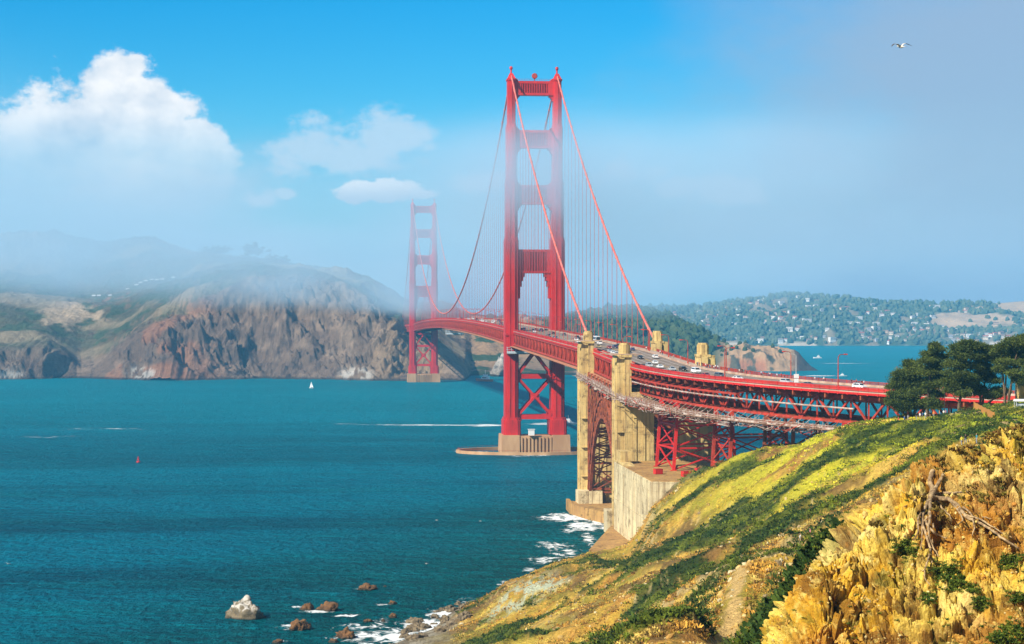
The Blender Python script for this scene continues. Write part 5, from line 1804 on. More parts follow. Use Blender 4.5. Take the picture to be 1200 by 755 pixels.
# ------------------------------------------------------------------ foam and wakes: thin sheets on the water
def foam_mat(name, sc, lo, hi, stretch=(1, 1, 1)):
    m, nt, p = newmat(name)
    a = nt.nodes.new('ShaderNodeAttribute'); a.attribute_name = 'Col'
    sx = nt.nodes.new('ShaderNodeSeparateXYZ'); nt.links.new(a.outputs['Vector'], sx.inputs[0])
    al = S(nt, sx.outputs[0])
    n = noise(nt, mapping(nt, position(nt), stretch), sc, 7, 0.68, 0.8)
    put(nt, p.inputs['Alpha'], ((al * 0.50 + (n - 0.5) * 2.4).sm(lo, hi)) * al.sm(0.02, 0.25))
    p.inputs['Base Color'].default_value = (0.80, 0.82, 0.80, 1); p.inputs['Roughness'].default_value = 0.9
    return m
M['foam'] = foam_mat('sea_foam', 0.30, 0.26, 0.70, (0.9, 0.55, 1))
M['wake'] = foam_mat('wake_foam', 0.16, 0.26, 0.55, (0.25, 1.0, 1))


def foam_sheet(name, ells, mat, z, step):
    """ells: (px, py, rx, ry, strength) measured on the water."""
    xs, ys = [], []
    E = []
    for px, py, rx, ry, k in ells:
        c = on_water(px, py); a = on_water(px, py - ry); b = on_water(px, py + ry)
        E.append((c.x, c.y, rx * c.y / FPX, max(abs(a.y - b.y) / 2, 0.5), k))
    for e in E: xs += [e[0] - e[2], e[0] + e[2]]; ys += [e[1] - e[3], e[1] + e[3]]
    nx = int(np.clip((max(xs) - min(xs)) / step, 4, 500)); ny = int(np.clip((max(ys) - min(ys)) / step, 4, 500))
    X, Y = np.meshgrid(np.linspace(min(xs), max(xs), nx), np.linspace(min(ys), max(ys), ny))
    A = np.zeros_like(X)
    for cx, cy_, rx, ry, k in E:
        A = np.maximum(A, k * sstep(1.0, 0.15, np.hypot((X - cx) / rx, (Y - cy_) / ry)))
    co = np.stack([X, Y, np.full_like(X, z)], -1).reshape(-1, 3)
    idx = np.arange(nx * ny).reshape(ny, nx)
    q = np.stack([idx[:-1, :-1], idx[:-1, 1:], idx[1:, 1:], idx[1:, :-1]], -1).reshape(-1, 4)
    q = q[(A.ravel()[q] > 0.02).any(1)]
    o = raw_mesh(name, co, q, mat, np.stack([A] * 3, -1).reshape(-1, 3))
    return tag(o, kind='stuff')


foam_sheet('sea_foam', [(662, 607, 48, 8, 1.3), (690, 601, 30, 11, 1.35), (685, 617, 36, 9, 1.3), (700, 612, 16, 14, 1.2), (672, 622, 30, 5, .8), (640, 656, 36, 8, 1.0), (650, 640, 36, 8, .8), (690, 632, 16, 16, .75), (660, 648, 30, 12, .75), (705, 640, 14, 8, .8)], M['foam'], 0.06, 1.0)
foam_sheet('surf', [(500, 733, 55, 13, 1.25), (470, 745, 50, 13, 1.3), (440, 747, 60, 14, 1.0), (520, 720, 36, 11, 1.15), (425, 735, 55, 8, .8), (452, 727, 22, 5, .8), (545, 706, 16, 8, .8), (405, 722, 26, 3, 1.0), (350, 712, 18, 2.4, 1.0), (372, 717, 34, 2.6, .8), (335, 735, 18, 5, .85), (395, 748, 24, 4, .75), (422, 690, 14, 2, .9), (448, 709, 12, 2, .9), (330, 752, 10, 2.4, .8), (620, 668, 12, 5, .8), (590, 684, 14, 5, .7)], M['foam'], 0.065, 0.8)
foam_sheet('wake', [(520, 498.3, 150, 1.5, 0.72), (570, 498.8, 30, 2.2, 1.1), (640, 497, 34, 2.0, 1.0), (668, 495, 10, 3.0, 1.1), (420, 497.5, 60, 1.2, .5), (110, 503, 130, 2.4, .30), (60, 512, 90, 2.0, .28)], M['wake'], 0.07, 3.0)
foam_sheet('wake', [(560, 531, 28, 3.0, 1.0), (620, 534, 50, 2.4, .8), (540, 528, 16, 2.4, 1.0), (660, 533, 22, 2, .7)], M['foam'], 0.062, 1.2)
foam_sheet('wake', [(962, 440.6, 36, 0.9, 1.1), (930, 442, 24, 0.8, .9), (985, 426, 60, 0.6, .7)], M['wake'], 0.064, 3.0)
# ================================================================== VEHICLES
def obj_color_mat(name, rough=0.35, spec=0.5, coat=0.0):
    m, nt, p = newmat(name)
    oi = nt.nodes.new('ShaderNodeObjectInfo')
    n = noise(nt, coords(nt), 3.0, 3)
    put(nt, p.inputs['Base Color'], mixc(nt, n.sm(0.4, 0.8) * 0.25, oi.outputs['Color'], (0.05, 0.045, 0.04)))
    p.inputs['Roughness'].default_value = rough; p.inputs['Specular IOR Level'].default_value = spec
    p.inputs['Coat Weight'].default_value = coat
    return m
M['carpaint'] = obj_color_mat('car_paint', 0.35, 0.5, 0.4)
M['carglass'] = pmat('car_glass', (0.02, 0.025, 0.03), None, 2, 0.08, spec=0.6)
M['tyre'] = pmat('tyre_rubber', (0.02, 0.02, 0.02), None, 2, 0.8)
M['rim'] = pmat('wheel_rim', (0.5, 0.5, 0.5), None, 2, 0.35, metal=0.7)
M['redlamp'] = pmat('tail_lamp', (0.45, 0.02, 0.02), None, 2, 0.3)
M['headlamp'] = pmat('head_lamp', (0.8, 0.8, 0.78), None, 2, 0.15)

SHAPES = {   # side outlines, front at +y: body, then glasshouse (y, z)
    'sedan': ([(-2.25, .35), (2.2, .35), (2.28, .62), (2.1, .82), (1.0, .98), (-1.55, 1.02), (-2.25, .95)], [(1.0, .98), (.25, 1.40), (-.85, 1.42), (-1.6, 1.02)], 1.8),
    'suv': ([(-2.3, .42), (2.25, .42), (2.32, .75), (2.15, 1.0), (1.05, 1.12), (-2.2, 1.15), (-2.32, 1.0)], [(1.05, 1.12), (.45, 1.66), (-1.9, 1.70), (-2.22, 1.15)], 1.9),
    'van': ([(-2.5, .42), (2.45, .42), (2.5, .9), (2.2, 1.12), (1.6, 1.25), (-2.5, 1.28)], [(1.6, 1.25), (.9, 1.95), (-2.45, 2.0), (-2.5, 1.28)], 2.0),
    'bus': ([(-5.6, .5), (5.6, .5), (5.7, 1.3), (-5.7, 1.3)], [(5.7, 1.3), (5.45, 3.05), (-5.6, 3.1), (-5.7, 1.3)], 2.5)}


def make_car(kind):
    body, cab, w = SHAPES[kind]
    t = empty('parked_car' if False else ('bus' if kind == 'bus' else 'car'))
    h = w / 2
    def extr(mb, prof, h0, h1, zr0, zr1, mi=0):
        n = len(prof)
        hh = [h0 + (h1 - h0) * min(1, max(0, (z - zr0) / max(zr1 - zr0, .01))) for y, z in prof]
        vs = [(-hh[i], prof[i][0], prof[i][1]) for i in range(n)] + [(hh[i], prof[i][0], prof[i][1]) for i in range(n)]
        fs = [tuple(range(n)), tuple(range(2 * n - 1, n - 1, -1))] + [((i + 1) % n, i, n + i, n + (i + 1) % n) for i in range(n)]
        mb.add(vs, fs, mi)
    mb = MB()
    extr(mb, body, h, h * 0.96, .4, 1.1)
    z0, z1 = cab[0][1], max(z for y, z in cab)
    extr(mb, [(y * .985, z) for y, z in cab], h * 0.93, h * 0.74, z0, z1)
    for s in (-1, 1): mb.cbox((s * (h + .1), cab[0][0] - .35, z0 + .08), (.2, .16, .14))
    mb.build('body', M['carpaint'], t)
    mb = MB()       # windows: a band just proud of the glasshouse
    cz = lambda f: z0 + (z1 - z0) * f
    def edge(f, front):
        a, b = (cab[0], cab[1]) if front else (cab[-1], cab[-2])
        return a[0] + (b[0] - a[0]) * f
    for s in (-1, 1):
        f0, f1 = .12, .80
        x0 = s * (h * (.93 - .19 * f0) + .012); x1 = s * (h * (.93 - .19 * f1) + .012)
        mb.add([(x0, edge(f0, True) - .25, cz(f0)), (x0, edge(f0, False) + .25, cz(f0)), (x1, edge(f1, False) + .18, cz(f1)), (x1, edge(f1, True) - .18, cz(f1))], [(0, 1, 2, 3)] if s < 0 else [(3, 2, 1, 0)])
    for fr in (True, False):
        f0, f1 = .08, .86; d = .03 if fr else -.03
        a, b = h * .80, h * .68
        mb.add([(-a, edge(f0, fr) + d, cz(f0)), (a, edge(f0, fr) + d, cz(f0)), (b, edge(f1, fr) + d, cz(f1)), (-b, edge(f1, fr) + d, cz(f1))], [(0, 1, 2, 3)])
    mb.build('windows', M['carglass'], t)
    yl = max(y for y, z in body)
    for s in (-1, 1):
        for y in (yl * .62, -yl * .62):
            mb = MB()
            mb.tube([(s * (h - .22), y, .34), (s * (h + .01), y, .34)], .34, 12)
            wo = mb.build('wheel', M['tyre'], t)
            mb = MB(); mb.tube([(s * (h + .012), y, .34), (s * (h + .03), y, .34)], .2, 10); mb.build('rim', M['rim'], wo)
        mb = MB(); mb.cbox((s * h * .72, yl - .02, .74 if kind != 'bus' else .9), (.42, .1, .16)); mb.build('headlight', M['headlamp'], t)
        mb = MB(); mb.cbox((s * h * .78, -yl - .0, .85), (.34, .08, .2)); mb.build('taillight', M['redlamp'], t)
    return t


PAINT = {'white': (.80, .80, .79), 'black': (.02, .02, .022), 'silver': (.42, .44, .46), 'dark blue': (.03, .06, .14), 'red': (.35, .03, .03), 'dark grey': (.09, .10, .11), 'gold': (.42, .31, .12)}
protos = {}
def put_car(kind, paint, q, lane, label, group='cars on the bridge'):
    if kind not in protos:
        protos[kind] = make_car(kind); o = protos[kind]
    else: o = copy_tree(protos[kind])
    p = dp(q, lane, -1.285)
    w = b2w(p.x, p.y, p.z)
    o.location = w
    south = lane < 0          # traffic on the west side drives towards the viewer
    o.rotation_euler = (math.atan((zr(q + 3) - zr(q - 3)) / 6) * (-1 if not south else 1), 0, BROT + head(q) + (math.pi if south else 0))
    for ch in [c for c in bpy.data.objects if c.parent == o]:
        if ch.name.startswith('body'): ch.color = (*PAINT[paint], 1)
    return tag(o, label, 'bus' if kind == 'bus' else 'car', group)


CARS = [('sedan', 'white', 612, -5.0, 'white sedan on the curved approach, nearest to the grey sign pole'), ('suv', 'white', 590, -1.6, 'white off-roader beside the tall lamp nearest the trees'), ('sedan', 'dark grey', 574, -7.4, 'dark grey sedan by the near railing just past the sign pole'),
        ('suv', 'silver', 560, -4.8, 'silver off-roader left of the grey sign pole'), ('van', 'white', 632, -1.8, 'white van half hidden behind the trees'), ('sedan', 'white', 536, -7.2, 'white sedan by the near railing under the tall red lamp'),
        ('suv', 'dark grey', 519, -4.6, 'dark off-roader in front of the long line of walkers'), ('sedan', 'red', 515, -7.6, 'dark red sedan by the near railing right of the nearer east pylon'), ('van', 'white', 492, -1.6, 'white van beside the line of walkers'),
        ('suv', 'black', 479, -1.9, 'black off-roader just right of the nearer east pylon'), ('sedan', 'silver', 476, -5.0, 'silver sedan in front of the nearer east pylon'), ('sedan', 'white', 459, -4.9, 'white sedan between the nearer pylons, in the lane by the viewer'),
        ('suv', 'silver', 452, -7.5, 'silver grey off-roader by the near railing beside the nearer west pylon'), ('sedan', 'white', 432, -1.7, 'white sedan in the middle lanes between the eastern pylons'), ('suv', 'white', 396, 4.6, 'white off-roader behind the black sedan over the arch'),
        ('sedan', 'black', 399, -1.8, 'black sedan over the arch, right of the box lamp'), ('suv', 'dark grey', 372, -1.9, 'dark off-roader left of the white one over the arch'), ('suv', 'black', 384, -5.0, 'black off-roader beside the nearer west pylon top'),
        ('sedan', 'white', 374, -7.4, 'white sedan first of three behind the nearer west pylon'), ('sedan', 'white', 365, -7.4, 'white sedan second of three behind the nearer west pylon'), ('sedan', 'silver', 356, -7.4, 'silver sedan last of three behind the nearer west pylon'),
        ('sedan', 'dark blue', 340, 4.5, 'dark blue sedan between the farther pylons, heading away'), ('suv', 'dark blue', 310, 1.7, 'dark blue off-roader leading a queue between the farther pylons'), ('suv', 'black', 300, 4.7, 'black off-roader beside the dark blue one between the farther pylons'),
        ('sedan', 'red', 318, -2.0, 'red sedan behind the farther west pylon'), ('sedan', 'gold', 305, -4.9, 'gold coloured sedan behind the farther west pylon'), ('sedan', 'dark grey', 288, -7.4, 'grey sedan by the near railing left of the farther west pylon'),
        ('van', 'white', 262, 1.8, 'white van where the west cable comes down'), ('bus', 'white', 232, 4.6, 'white bus in the far lane beyond the farther west pylon'), ('sedan', 'white', 240, -5.0, 'white sedan left of the farther west pylon'),
        ('sedan', 'white', 208, -2.0, 'white sedan in front of the white bus'), ('sedan', 'black', 190, 1.8, 'black sedan right of the tower foot')]
for c in CARS: put_car(*c)
rc = random.Random(9)
q = 176
used = []
for i in range(44):
    q = rc.uniform(-620, 172); lane = rc.choice([-7.4, -5.0, -2.0, 1.8, 4.7, 7.6])
    if any(abs(q - a) < 9 and lane == b for a, b in used): continue
    used.append((q, lane))
    kind = rc.choice(['sedan', 'sedan', 'suv', 'suv', 'van']); paint = rc.choice(['white', 'white', 'silver', 'black', 'dark grey', 'dark blue'])
    where = 'on the side span before the nearer tower' if q > 20 else ('at the foot of the nearer tower' if q > -60 else 'far out on the main span beyond the nearer tower')
    put_car(kind, paint, q, lane, f'tiny {paint} {"off-roader" if kind == "suv" else kind} {where}', 'distant traffic on the bridge')

# red site boxes on the anchorage roof
for (lx_, ly_, w_, d_, h_, lab) in ((-14.5, -512, 2.6, 2.2, 1.7, 'red site box on the anchorage roof, left of the nearest trestle foot'), (-6.0, -523, 5.2, 2.4, 1.8, 'long red site box on the anchorage roof in front of the nearest trestle'), (-1.5, -516, 2.4, 2.4, 2.2, 'small tall red site box on the anchorage roof beside the long one')):
    t = empty('site_box', b2w(lx_, ly_, ROOFZ + .25), BROT + 0.2); tag(t, lab, 'site box')
    mb = MB(); mb.box(-w_ / 2, w_ / 2, -d_ / 2, d_ / 2, .12, h_)
    for k in range(int(w_ / .4)): mb.box(-w_ / 2 + .2 + k * .4 - .05, -w_ / 2 + .2 + k * .4 + .05, -d_ / 2 - .05, d_ / 2 + .05, .2, h_ - .08)
    mb.build('body', M['red'], t)
    mb = MB(); mb.box(-w_ / 2 - .04, w_ / 2 + .04, -d_ / 2 - .07, d_ / 2 + .07, h_ + .002, h_ + .1); mb.build('lid', M['red_dull'], t)

# ================================================================== PEOPLE
M['skin'] = pmat('skin', (0.50, 0.28, 0.18), None, 4, 0.6)
M['hair'] = pmat('hair', (0.05, 0.03, 0.02), None, 9, 0.6)
M['shirt'] = obj_color_mat('shirt_cloth', 0.85, 0.2)
m, nt, p = newmat('trouser_cloth')
oi = nt.nodes.new('ShaderNodeObjectInfo')
r_ = nt.nodes.new('ShaderNodeValToRGB'); r_.color_ramp.interpolation = 'CONSTANT'
el = r_.color_ramp.elements; el[0].color = (0.03, 0.05, 0.11, 1); el[1].position = 0.35; el[1].color = (0.03, 0.03, 0.035, 1)
e = el.new(0.6); e.color = (0.22, 0.24, 0.28, 1); e = el.new(0.8); e.color = (0.30, 0.22, 0.13, 1)
nt.links.new(oi.outputs['Random'], r_.inputs[0]); nt.links.new(r_.outputs[0], p.inputs['Base Color']); p.inputs['Roughness'].default_value = 0.9
M['trousers'] = m
M['shoe'] = pmat('shoe', (0.04, 0.035, 0.03), None, 5, 0.7)


def person_mesh(name, stride=0.0, arm=0.0, bend=0.0):
    """One continuous figure grown from a skeleton; faces the +y direction."""
    P, E, Rr = [], [], []
    def v(x, y, z, r, par=None):
        P.append((x, y, z)); Rr.append(r)
        if par is not None: E.append((par, len(P) - 1))
        return len(P) - 1
    pel = v(0, 0, .95, .125)
    wa = v(0, .01, 1.08, .115, pel); ch = v(0, .0, 1.27, .140, wa); nb = v(0, -.01, 1.42, .085, ch); nk = v(0, .0, 1.50, .052, nb)
    hd = v(0, .015, 1.58, .085, nk); h2 = v(0, .01, 1.67, .092, hd); v(0, .0, 1.735, .055, h2)
    v(0, .115, 1.61, .014, hd)                                   # nose
    for s in (-1, 1):
        k = stride * s
        hp_ = v(.09 * s, 0, .90, .092, pel); kn = v(.095 * s, k * .45 + .02, .50, .062, hp_); an = v(.095 * s, k * .95 - .03, .085, .042, kn)
        hl = v(.10 * s, k * .95 + .02, .04, .038, an); v(.11 * s, k * .95 + .17, .03, .030, hl)
        sh = v(.17 * s, 0, 1.39, .062, ch); el_ = v(.24 * s, -.03 - k * .30 + arm * .04, 1.12, .045, sh)
        if arm and s > 0: wr = v(.20, .24, 1.22, .032, el_); hn = v(.17, .32, 1.30, .034, wr); dirn = (-.02, .03, .045)
        else: wr = v(.25 * s, .05 - k * .5, .88, .032, el_); hn = v(.245 * s, .07 - k * .5, .80, .034, wr); dirn = (0, .012, -.055)
        hx, hy, hz = P[hn]
        for f in range(4):                                       # four fingers and a thumb
            a = v(hx + dirn[0] * .6, hy - .027 + .018 * f + dirn[1] * .6, hz + dirn[2] * .7, .0095, hn)
            v(hx + dirn[0] * 1.4 - .008 * s, hy - .03 + .02 * f + dirn[1] * 1.2, hz + dirn[2] * (1.45 + (.15 if f in (1, 2) else 0)), .008, a)
        a = v(hx - .012 * s, hy + .04, hz - .012, .0105, hn); v(hx - .02 * s, hy + .06, hz - .045, .009, a)
    me = bpy.data.meshes.new(name); me.from_pydata(P, E, [])
    o = bpy.data.objects.new(name, me); COL.objects.link(o)
    sk = o.modifiers.new('skin', 'SKIN'); sk.use_smooth_shade = True
    for i, d in enumerate(me.skin_vertices[0].data):
        d.radius = (Rr[i], Rr[i]); d.use_root = (i == 0)
    su = o.modifiers.new('sub', 'SUBSURF'); su.levels = 1; su.render_levels = 1
    dg = bpy.context.evaluated_depsgraph_get(); dg.update()
    out = bpy.data.meshes.new_from_object(o.evaluated_get(dg))
    bpy.data.objects.remove(o); out.name = name
    out.materials.clear()
    for k in ('skin', 'hair', 'shirt', 'trousers', 'shoe'): out.materials.append(M[k])
    for pl in out.polygons:
        x, y, z = pl.center
        if z > 1.50: pl.material_index = 1 if (z > 1.69 or (y < .0 and z > 1.56)) else 0
        elif z > 1.45: pl.material_index = 0
        elif abs(x) > .19 and z < 1.10 or (arm and y > .12): pl.material_index = 0
        elif z > .95: pl.material_index = 2
        elif z > .085: pl.material_index = 3
        else: pl.material_index = 4
    return out


PM = [person_mesh('person', 0.26), person_mesh('person', 0.0), person_mesh('person', -0.2), person_mesh('person', 0.05, 1.0)]
CLOTH = {'white': (.75, .75, .73), 'black': (.025, .025, .03), 'blue': (.05, .13, .40), 'red': (.50, .04, .04), 'yellow': (.70, .60, .05), 'orange': (.65, .22, .04), 'grey': (.30, .30, .31), 'teal': (.04, .25, .28), 'pink': (.55, .20, .25)}
def put_person(loc, rz, pose, cloth, label, group=None, s=1.0):
    o = link('person', PM[pose]); o.location = loc; o.rotation_euler = (0, 0, rz); o.scale = (s, s, s); o.color = (*CLOTH[cloth], 1)
    return tag(o, label, 'person', group)


def stand(px, d, dz=0.0):
    x = (px - 600) / FPX * d
    return (x, d, gz(x, d) + dz)


# two walkers on the trail across the slope, two on the worn path, others by the trees
def put_ground(px, d, rz, pose, cloth, label, group=None, s=1.0): return put_person(stand(px, d, -0.01), rz, pose, cloth, label, group, s)
put_ground(938, 282, 1.3, 0, 'white', 'walker in white on the slope trail, left of the pair')
put_ground(949.5, 284, 1.5, 1, 'pink', 'walker in pale pink on the slope trail, right of the pair')
put_ground(1127, 338, 0.3, 0, 'yellow', 'walker in a yellow top on the worn path below the fence, left of the pair', s=1.05)
put_ground(1131.5, 338, 0.2, 2, 'black', 'walker in black on the worn path below the fence, right of the pair', s=1.05)
put_ground(1144.5, 325, 1.8, 1, 'teal', 'walker in teal standing in the green mats below the worn path')
put_ground(1157, 318, 1.2, 3, 'black', 'dark clothed walker half hidden in scrub, right of the one in teal')
by_trees = [(1044, 'yellow', 'person in bright yellow standing apart at the left end of the group by the trees'), (1053, 'red', 'person in red under the leftmost cypress'), (1060, 'blue', 'person in blue under the leftmost cypress trunk'), (1064, 'grey', 'person in grey under the leftmost cypress trunk'),
            (1074, 'black', 'person in black just right of the leftmost cypress trunk'), (1078, 'white', 'person in white left of the one in bright blue under the cypress'), (1081, 'blue', 'person in bright blue between two in white under the cypress'), (1084.5, 'white', 'person in white right of the one in bright blue under the cypress'),
            (1090, 'black', 'person in black in the gap between the two left cypresses'), (1094, 'orange', 'person in orange in the gap between the two left cypresses'), (1101, 'orange', 'person in orange left of the slim lamp post by the trees'), (1106, 'white', 'person in white at the foot of the slim lamp post by the trees'), (1108.5, 'pink', 'person in pink right of the slim lamp post by the trees')]
for i, (px, cl, lab) in enumerate(by_trees):
    put_ground(px, 474 + (i * 7) % 7, (i * 1.7) % 6.28, i % 4, cl, lab, 'people under the cypresses')
# walkers on the east sidewalk
rp = random.Random(4)
usedq = []
for i in range(58):
    q = rp.uniform(446, 540) if i < 44 else rp.uniform(340, 446) if i < 52 else rp.uniform(540, 600)
    off = rp.uniform(9.9, 12.6)
    if any(abs(q - a) < 0.9 and abs(off - b) < .6 for a, b in usedq): continue
    usedq.append((q, off))
    p = dp(q, off, -1.08); cl = rp.choice(['white', 'white', 'black', 'blue', 'red', 'grey', 'black', 'pink', 'teal'])
    wh = 'right of the nearer eastern pylon' if 446 < q < 540 else ('between the two eastern pylons' if q <= 446 else 'farther along the curved approach')
    put_person(b2w(p.x, p.y, p.z), BROT + head(q) + (0 if rp.random() < .5 else math.pi), rp.randrange(4), cl, f'walker in {cl} on the crowded far sidewalk {wh}', 'walkers on the far sidewalk')

# ================================================================== CYPRESSES
M['bark'] = pmat('cypress_bark', (0.17, 0.115, 0.07), (0.07, 0.045, 0.03), 1.2, 0.95, 0.7, 4, stretch=(3, 3, 0.5))
def cypress(name, base, height, pads, label, seed, lean=(0, 0), trunks=1):
    """pads: (x, y, z, rx, rz) flattened layers of foliage in metres from the base."""
    r = random.Random(seed); g = np.random.default_rng(seed)
    t = empty(name, base); tag(t, label, 'tree', 'cypresses on the bluff')
    mb = MB()
    tops = []
    for k in range(trunks):
        a = 6.28 * k / max(trunks, 1) + seed
        bx, by = (0.5 * math.cos(a), 0.5 * math.sin(a)) if trunks > 1 else (0, 0)
        h = height * r.uniform(.62, .8)
        lx, ly = lean[0] * r.uniform(.5, 1.2) + (1.6 * math.cos(a) if trunks > 1 else 0), lean[1] + (1.6 * math.sin(a) if trunks > 1 else 0)
        n = 9
        pts = [(bx + lx * (i / n) ** 1.4 + r.uniform(-.12, .12), by + ly * (i / n) ** 1.4 + r.uniform(-.12, .12), -0.6 + (h + .6) * i / n) for i in range(n + 1)]
        mb.tube(pts, [(.46 if trunks == 1 else .30) * (1 - .78 * i / n) + .04 for i in range(n + 1)], 8)
        tops.append([Vector(q) for q in pts])
    for (x, y, z, rx, rz) in pads:
        tp = min(tops, key=lambda T: min((q - Vector((x, y, z - 2))).length for q in T))
        cand = [q for q in tp if q.z < z - .3] or [tp[0]]
        s = min(cand, key=lambda q: abs(q.z - (z - 1.5 - 0.35 * math.hypot(x, y))))
        e = Vector((x, y, z - .2)); md = s.lerp(e, .5) + Vector((r.uniform(-.4, .4), r.uniform(-.4, .4), -.35))
        L = (e - s).length
        mb.tube([s, s.lerp(md, .5) + Vector((0, 0, -.05)), md, md.lerp(e, .5), e], [.05 + .022 * L, .05 + .017 * L, .05 + .012 * L, .05, .03], 6)
        for _ in range(3):
            e2 = Vector((x + r.uniform(-.7, .7) * rx, y + r.uniform(-.7, .7) * rx, z + r.uniform(-.1, .3) * rz))
            mb.tube([md.lerp(e, .4), md.lerp(e2, .6) + Vector((0, 0, -.12)), e2], [.05, .035, .015], 5)
    mb.build('trunk', M['bark'], t, True)
    V, C = [], []
    for (x, y, z, rx, rz) in pads:
        nc = int(26 * rx * rx) + 24           # small sprays gathered in tufts
        nt_ = max(8, int(9.0 * rx))
        for _ in range(nt_):
            a, rr = g.random() * 6.283, math.sqrt(g.random()) * rx
            tx, ty = x + rr * math.cos(a), y + rr * math.sin(a)
            tz = z + (1 - (rr / rx) ** 2) * rz * g.uniform(.1, 1.0) + g.normal() * .12
            ts = g.uniform(.45, .95) * (0.55 + .12 * rx)
            m_ = 90
            off = g.normal(size=(m_, 3)) * np.array([ts, ts, ts * .55])
            c = np.array([tx, ty, tz]) + off
            out = off / (np.linalg.norm(off, axis=1, keepdims=True) + 1e-6) + np.array([0, 0, .5]) + g.normal(size=(m_, 3)) * .5
            out /= np.linalg.norm(out, axis=1, keepdims=True)
            sd = np.cross(out, g.normal(size=(m_, 3))); sd /= np.linalg.norm(sd, axis=1, keepdims=True)
            L = g.uniform(.2, .42, (m_, 1)); w_ = g.uniform(.08, .15, (m_, 1))
            V.append(np.stack([c - sd * w_, c + sd * w_, c + sd * w_ * .3 + out * L, c - sd * w_ * .3 + out * L], 1))
            tone = g.random()
            cc = np.array([0.022, 0.045, 0.009]) * (1 - tone) + np.array([0.105, 0.130, 0.018]) * tone
            C.append(np.repeat(cc[None] * g.uniform(.7, 1.25, (m_, 1)), 4, axis=0))
    V = np.concatenate(V).reshape(-1, 3); C = np.concatenate(C)
    raw_mesh('crown', V, np.arange(len(V)).reshape(-1, 4), M['leaf'], C, False, t)
    return t


def at_img(px, d): 
    x = (px - 600) / FPX * d
    return Vector((x, d, gz(x, d)))
def pads_from(base, d, lst, seed, dep=2.6):
    """Foliage layers from (px, py, half width px, half height px) at distance d, spread in depth."""
    r = random.Random(seed); out = []
    for px, py, rx, rz in lst:
        for k in range(2):
            y = r.uniform(-dep, dep)
            w = W(px + r.uniform(-2, 2), py + r.uniform(-1, 1), d + y)
            out.append((w.x - base.x, y, w.z - base.z - rz * d / FPX * .4, rx * d / FPX, rz * d / FPX))
    return out


d = 492; b = at_img(1066, d)
cypress('cypress', b, 17, pads_from(b, d, [(1052, 471, 11, 4), (1058, 462, 14, 5), (1053, 452, 11, 5), (1064, 446, 16, 6), (1060, 438, 12, 5), (1074, 436, 15, 6), (1080, 447, 14, 6), (1073, 457, 15, 5), (1070, 428, 10, 5), (1084, 458, 12, 5), (1066, 470, 12, 4), (1048, 462, 7, 3), (1058, 478, 9, 3), (1074, 476, 9, 3), (1044, 468, 5, 2.5), (1066, 424, 4, 2)], 1),
        'broad wind-bent cypress leftmost of the row, overhanging the red approach', 1, lean=(-1.5, 0), trunks=3)
d = 484; b = at_img(1086, d)
cypress('cypress', b, 17, pads_from(b, d, [(1096, 409, 7, 3), (1091, 414, 8, 4), (1099, 418, 9, 4), (1088, 423, 9, 4), (1098, 428, 10, 4), (1091, 435, 11, 5), (1099, 441, 11, 5), (1092, 450, 11, 5), (1097, 462, 8, 4), (1090, 469, 9, 4), (1094, 476, 7, 3), (1095, 404, 3, 2)], 2),
        'slender topped cypress rising just behind the leftmost broad one', 2, lean=(1.0, 0))
d = 474; b = at_img(1124, d)
cypress('cypress', b, 16, pads_from(b, d, [(1128, 407, 12, 4), (1137, 404, 9, 4), (1122, 413, 9, 4), (1133, 416, 14, 5), (1121, 425, 11, 5), (1134, 428, 14, 5), (1118, 437, 11, 4), (1130, 440, 14, 5), (1115, 447, 8, 4), (1125, 452, 12, 4), (1138, 446, 10, 4), (1113, 457, 7, 3), (1131, 402, 4, 2), (1108, 446, 5, 2), (1130, 461, 8, 3)], 3),
        'dark round topped cypress in the middle of the row, standing on a bare trunk', 3, lean=(0.8, 0))
d = 478; b = at_img(1150, d)
cypress('cypress', b, 15.5, pads_from(b, d, [(1149, 407, 10, 4), (1158, 409, 9, 4), (1152, 417, 12, 5), (1163, 420, 9, 4), (1148, 428, 11, 5), (1160, 433, 11, 4), (1152, 440, 11, 4), (1144, 455, 9, 4), (1163, 446, 7, 3), (1150, 460, 8, 4), (1170, 458, 9, 5), (1166, 463, 9, 4)], 4),
        'cypress between the round topped one and the tallest, with low dark sprays', 4, lean=(0.5, 0), trunks=2)
d = 470; b = at_img(1180, d)
cypress('cypress', b, 17, pads_from(b, d, [(1197, 395, 8, 4), (1188, 400, 10, 4), (1180, 406, 11, 5), (1198, 406, 10, 5), (1174, 414, 9, 4), (1188, 415, 13, 5), (1205, 415, 11, 5), (1178, 424, 10, 4), (1195, 425, 10, 4), (1172, 433, 7, 3), (1208, 398, 10, 5), (1212, 428, 10, 4), (1186, 434, 7, 3)], 5),
        'tallest cypress, at the right edge, with several slim bare trunks', 5, lean=(1.2, 0), trunks=4)
d = 455; b = at_img(1207, d)
cypress('cypress', b, 11, pads_from(b, d, [(1188, 437, 7, 3), (1196, 441, 9, 3.5), (1205, 438, 10, 4), (1212, 430, 10, 4), (1201, 447, 7, 3)], 6),
        'low golden green cypress bough reaching in at the right edge', 6, lean=(-0.6, 0))
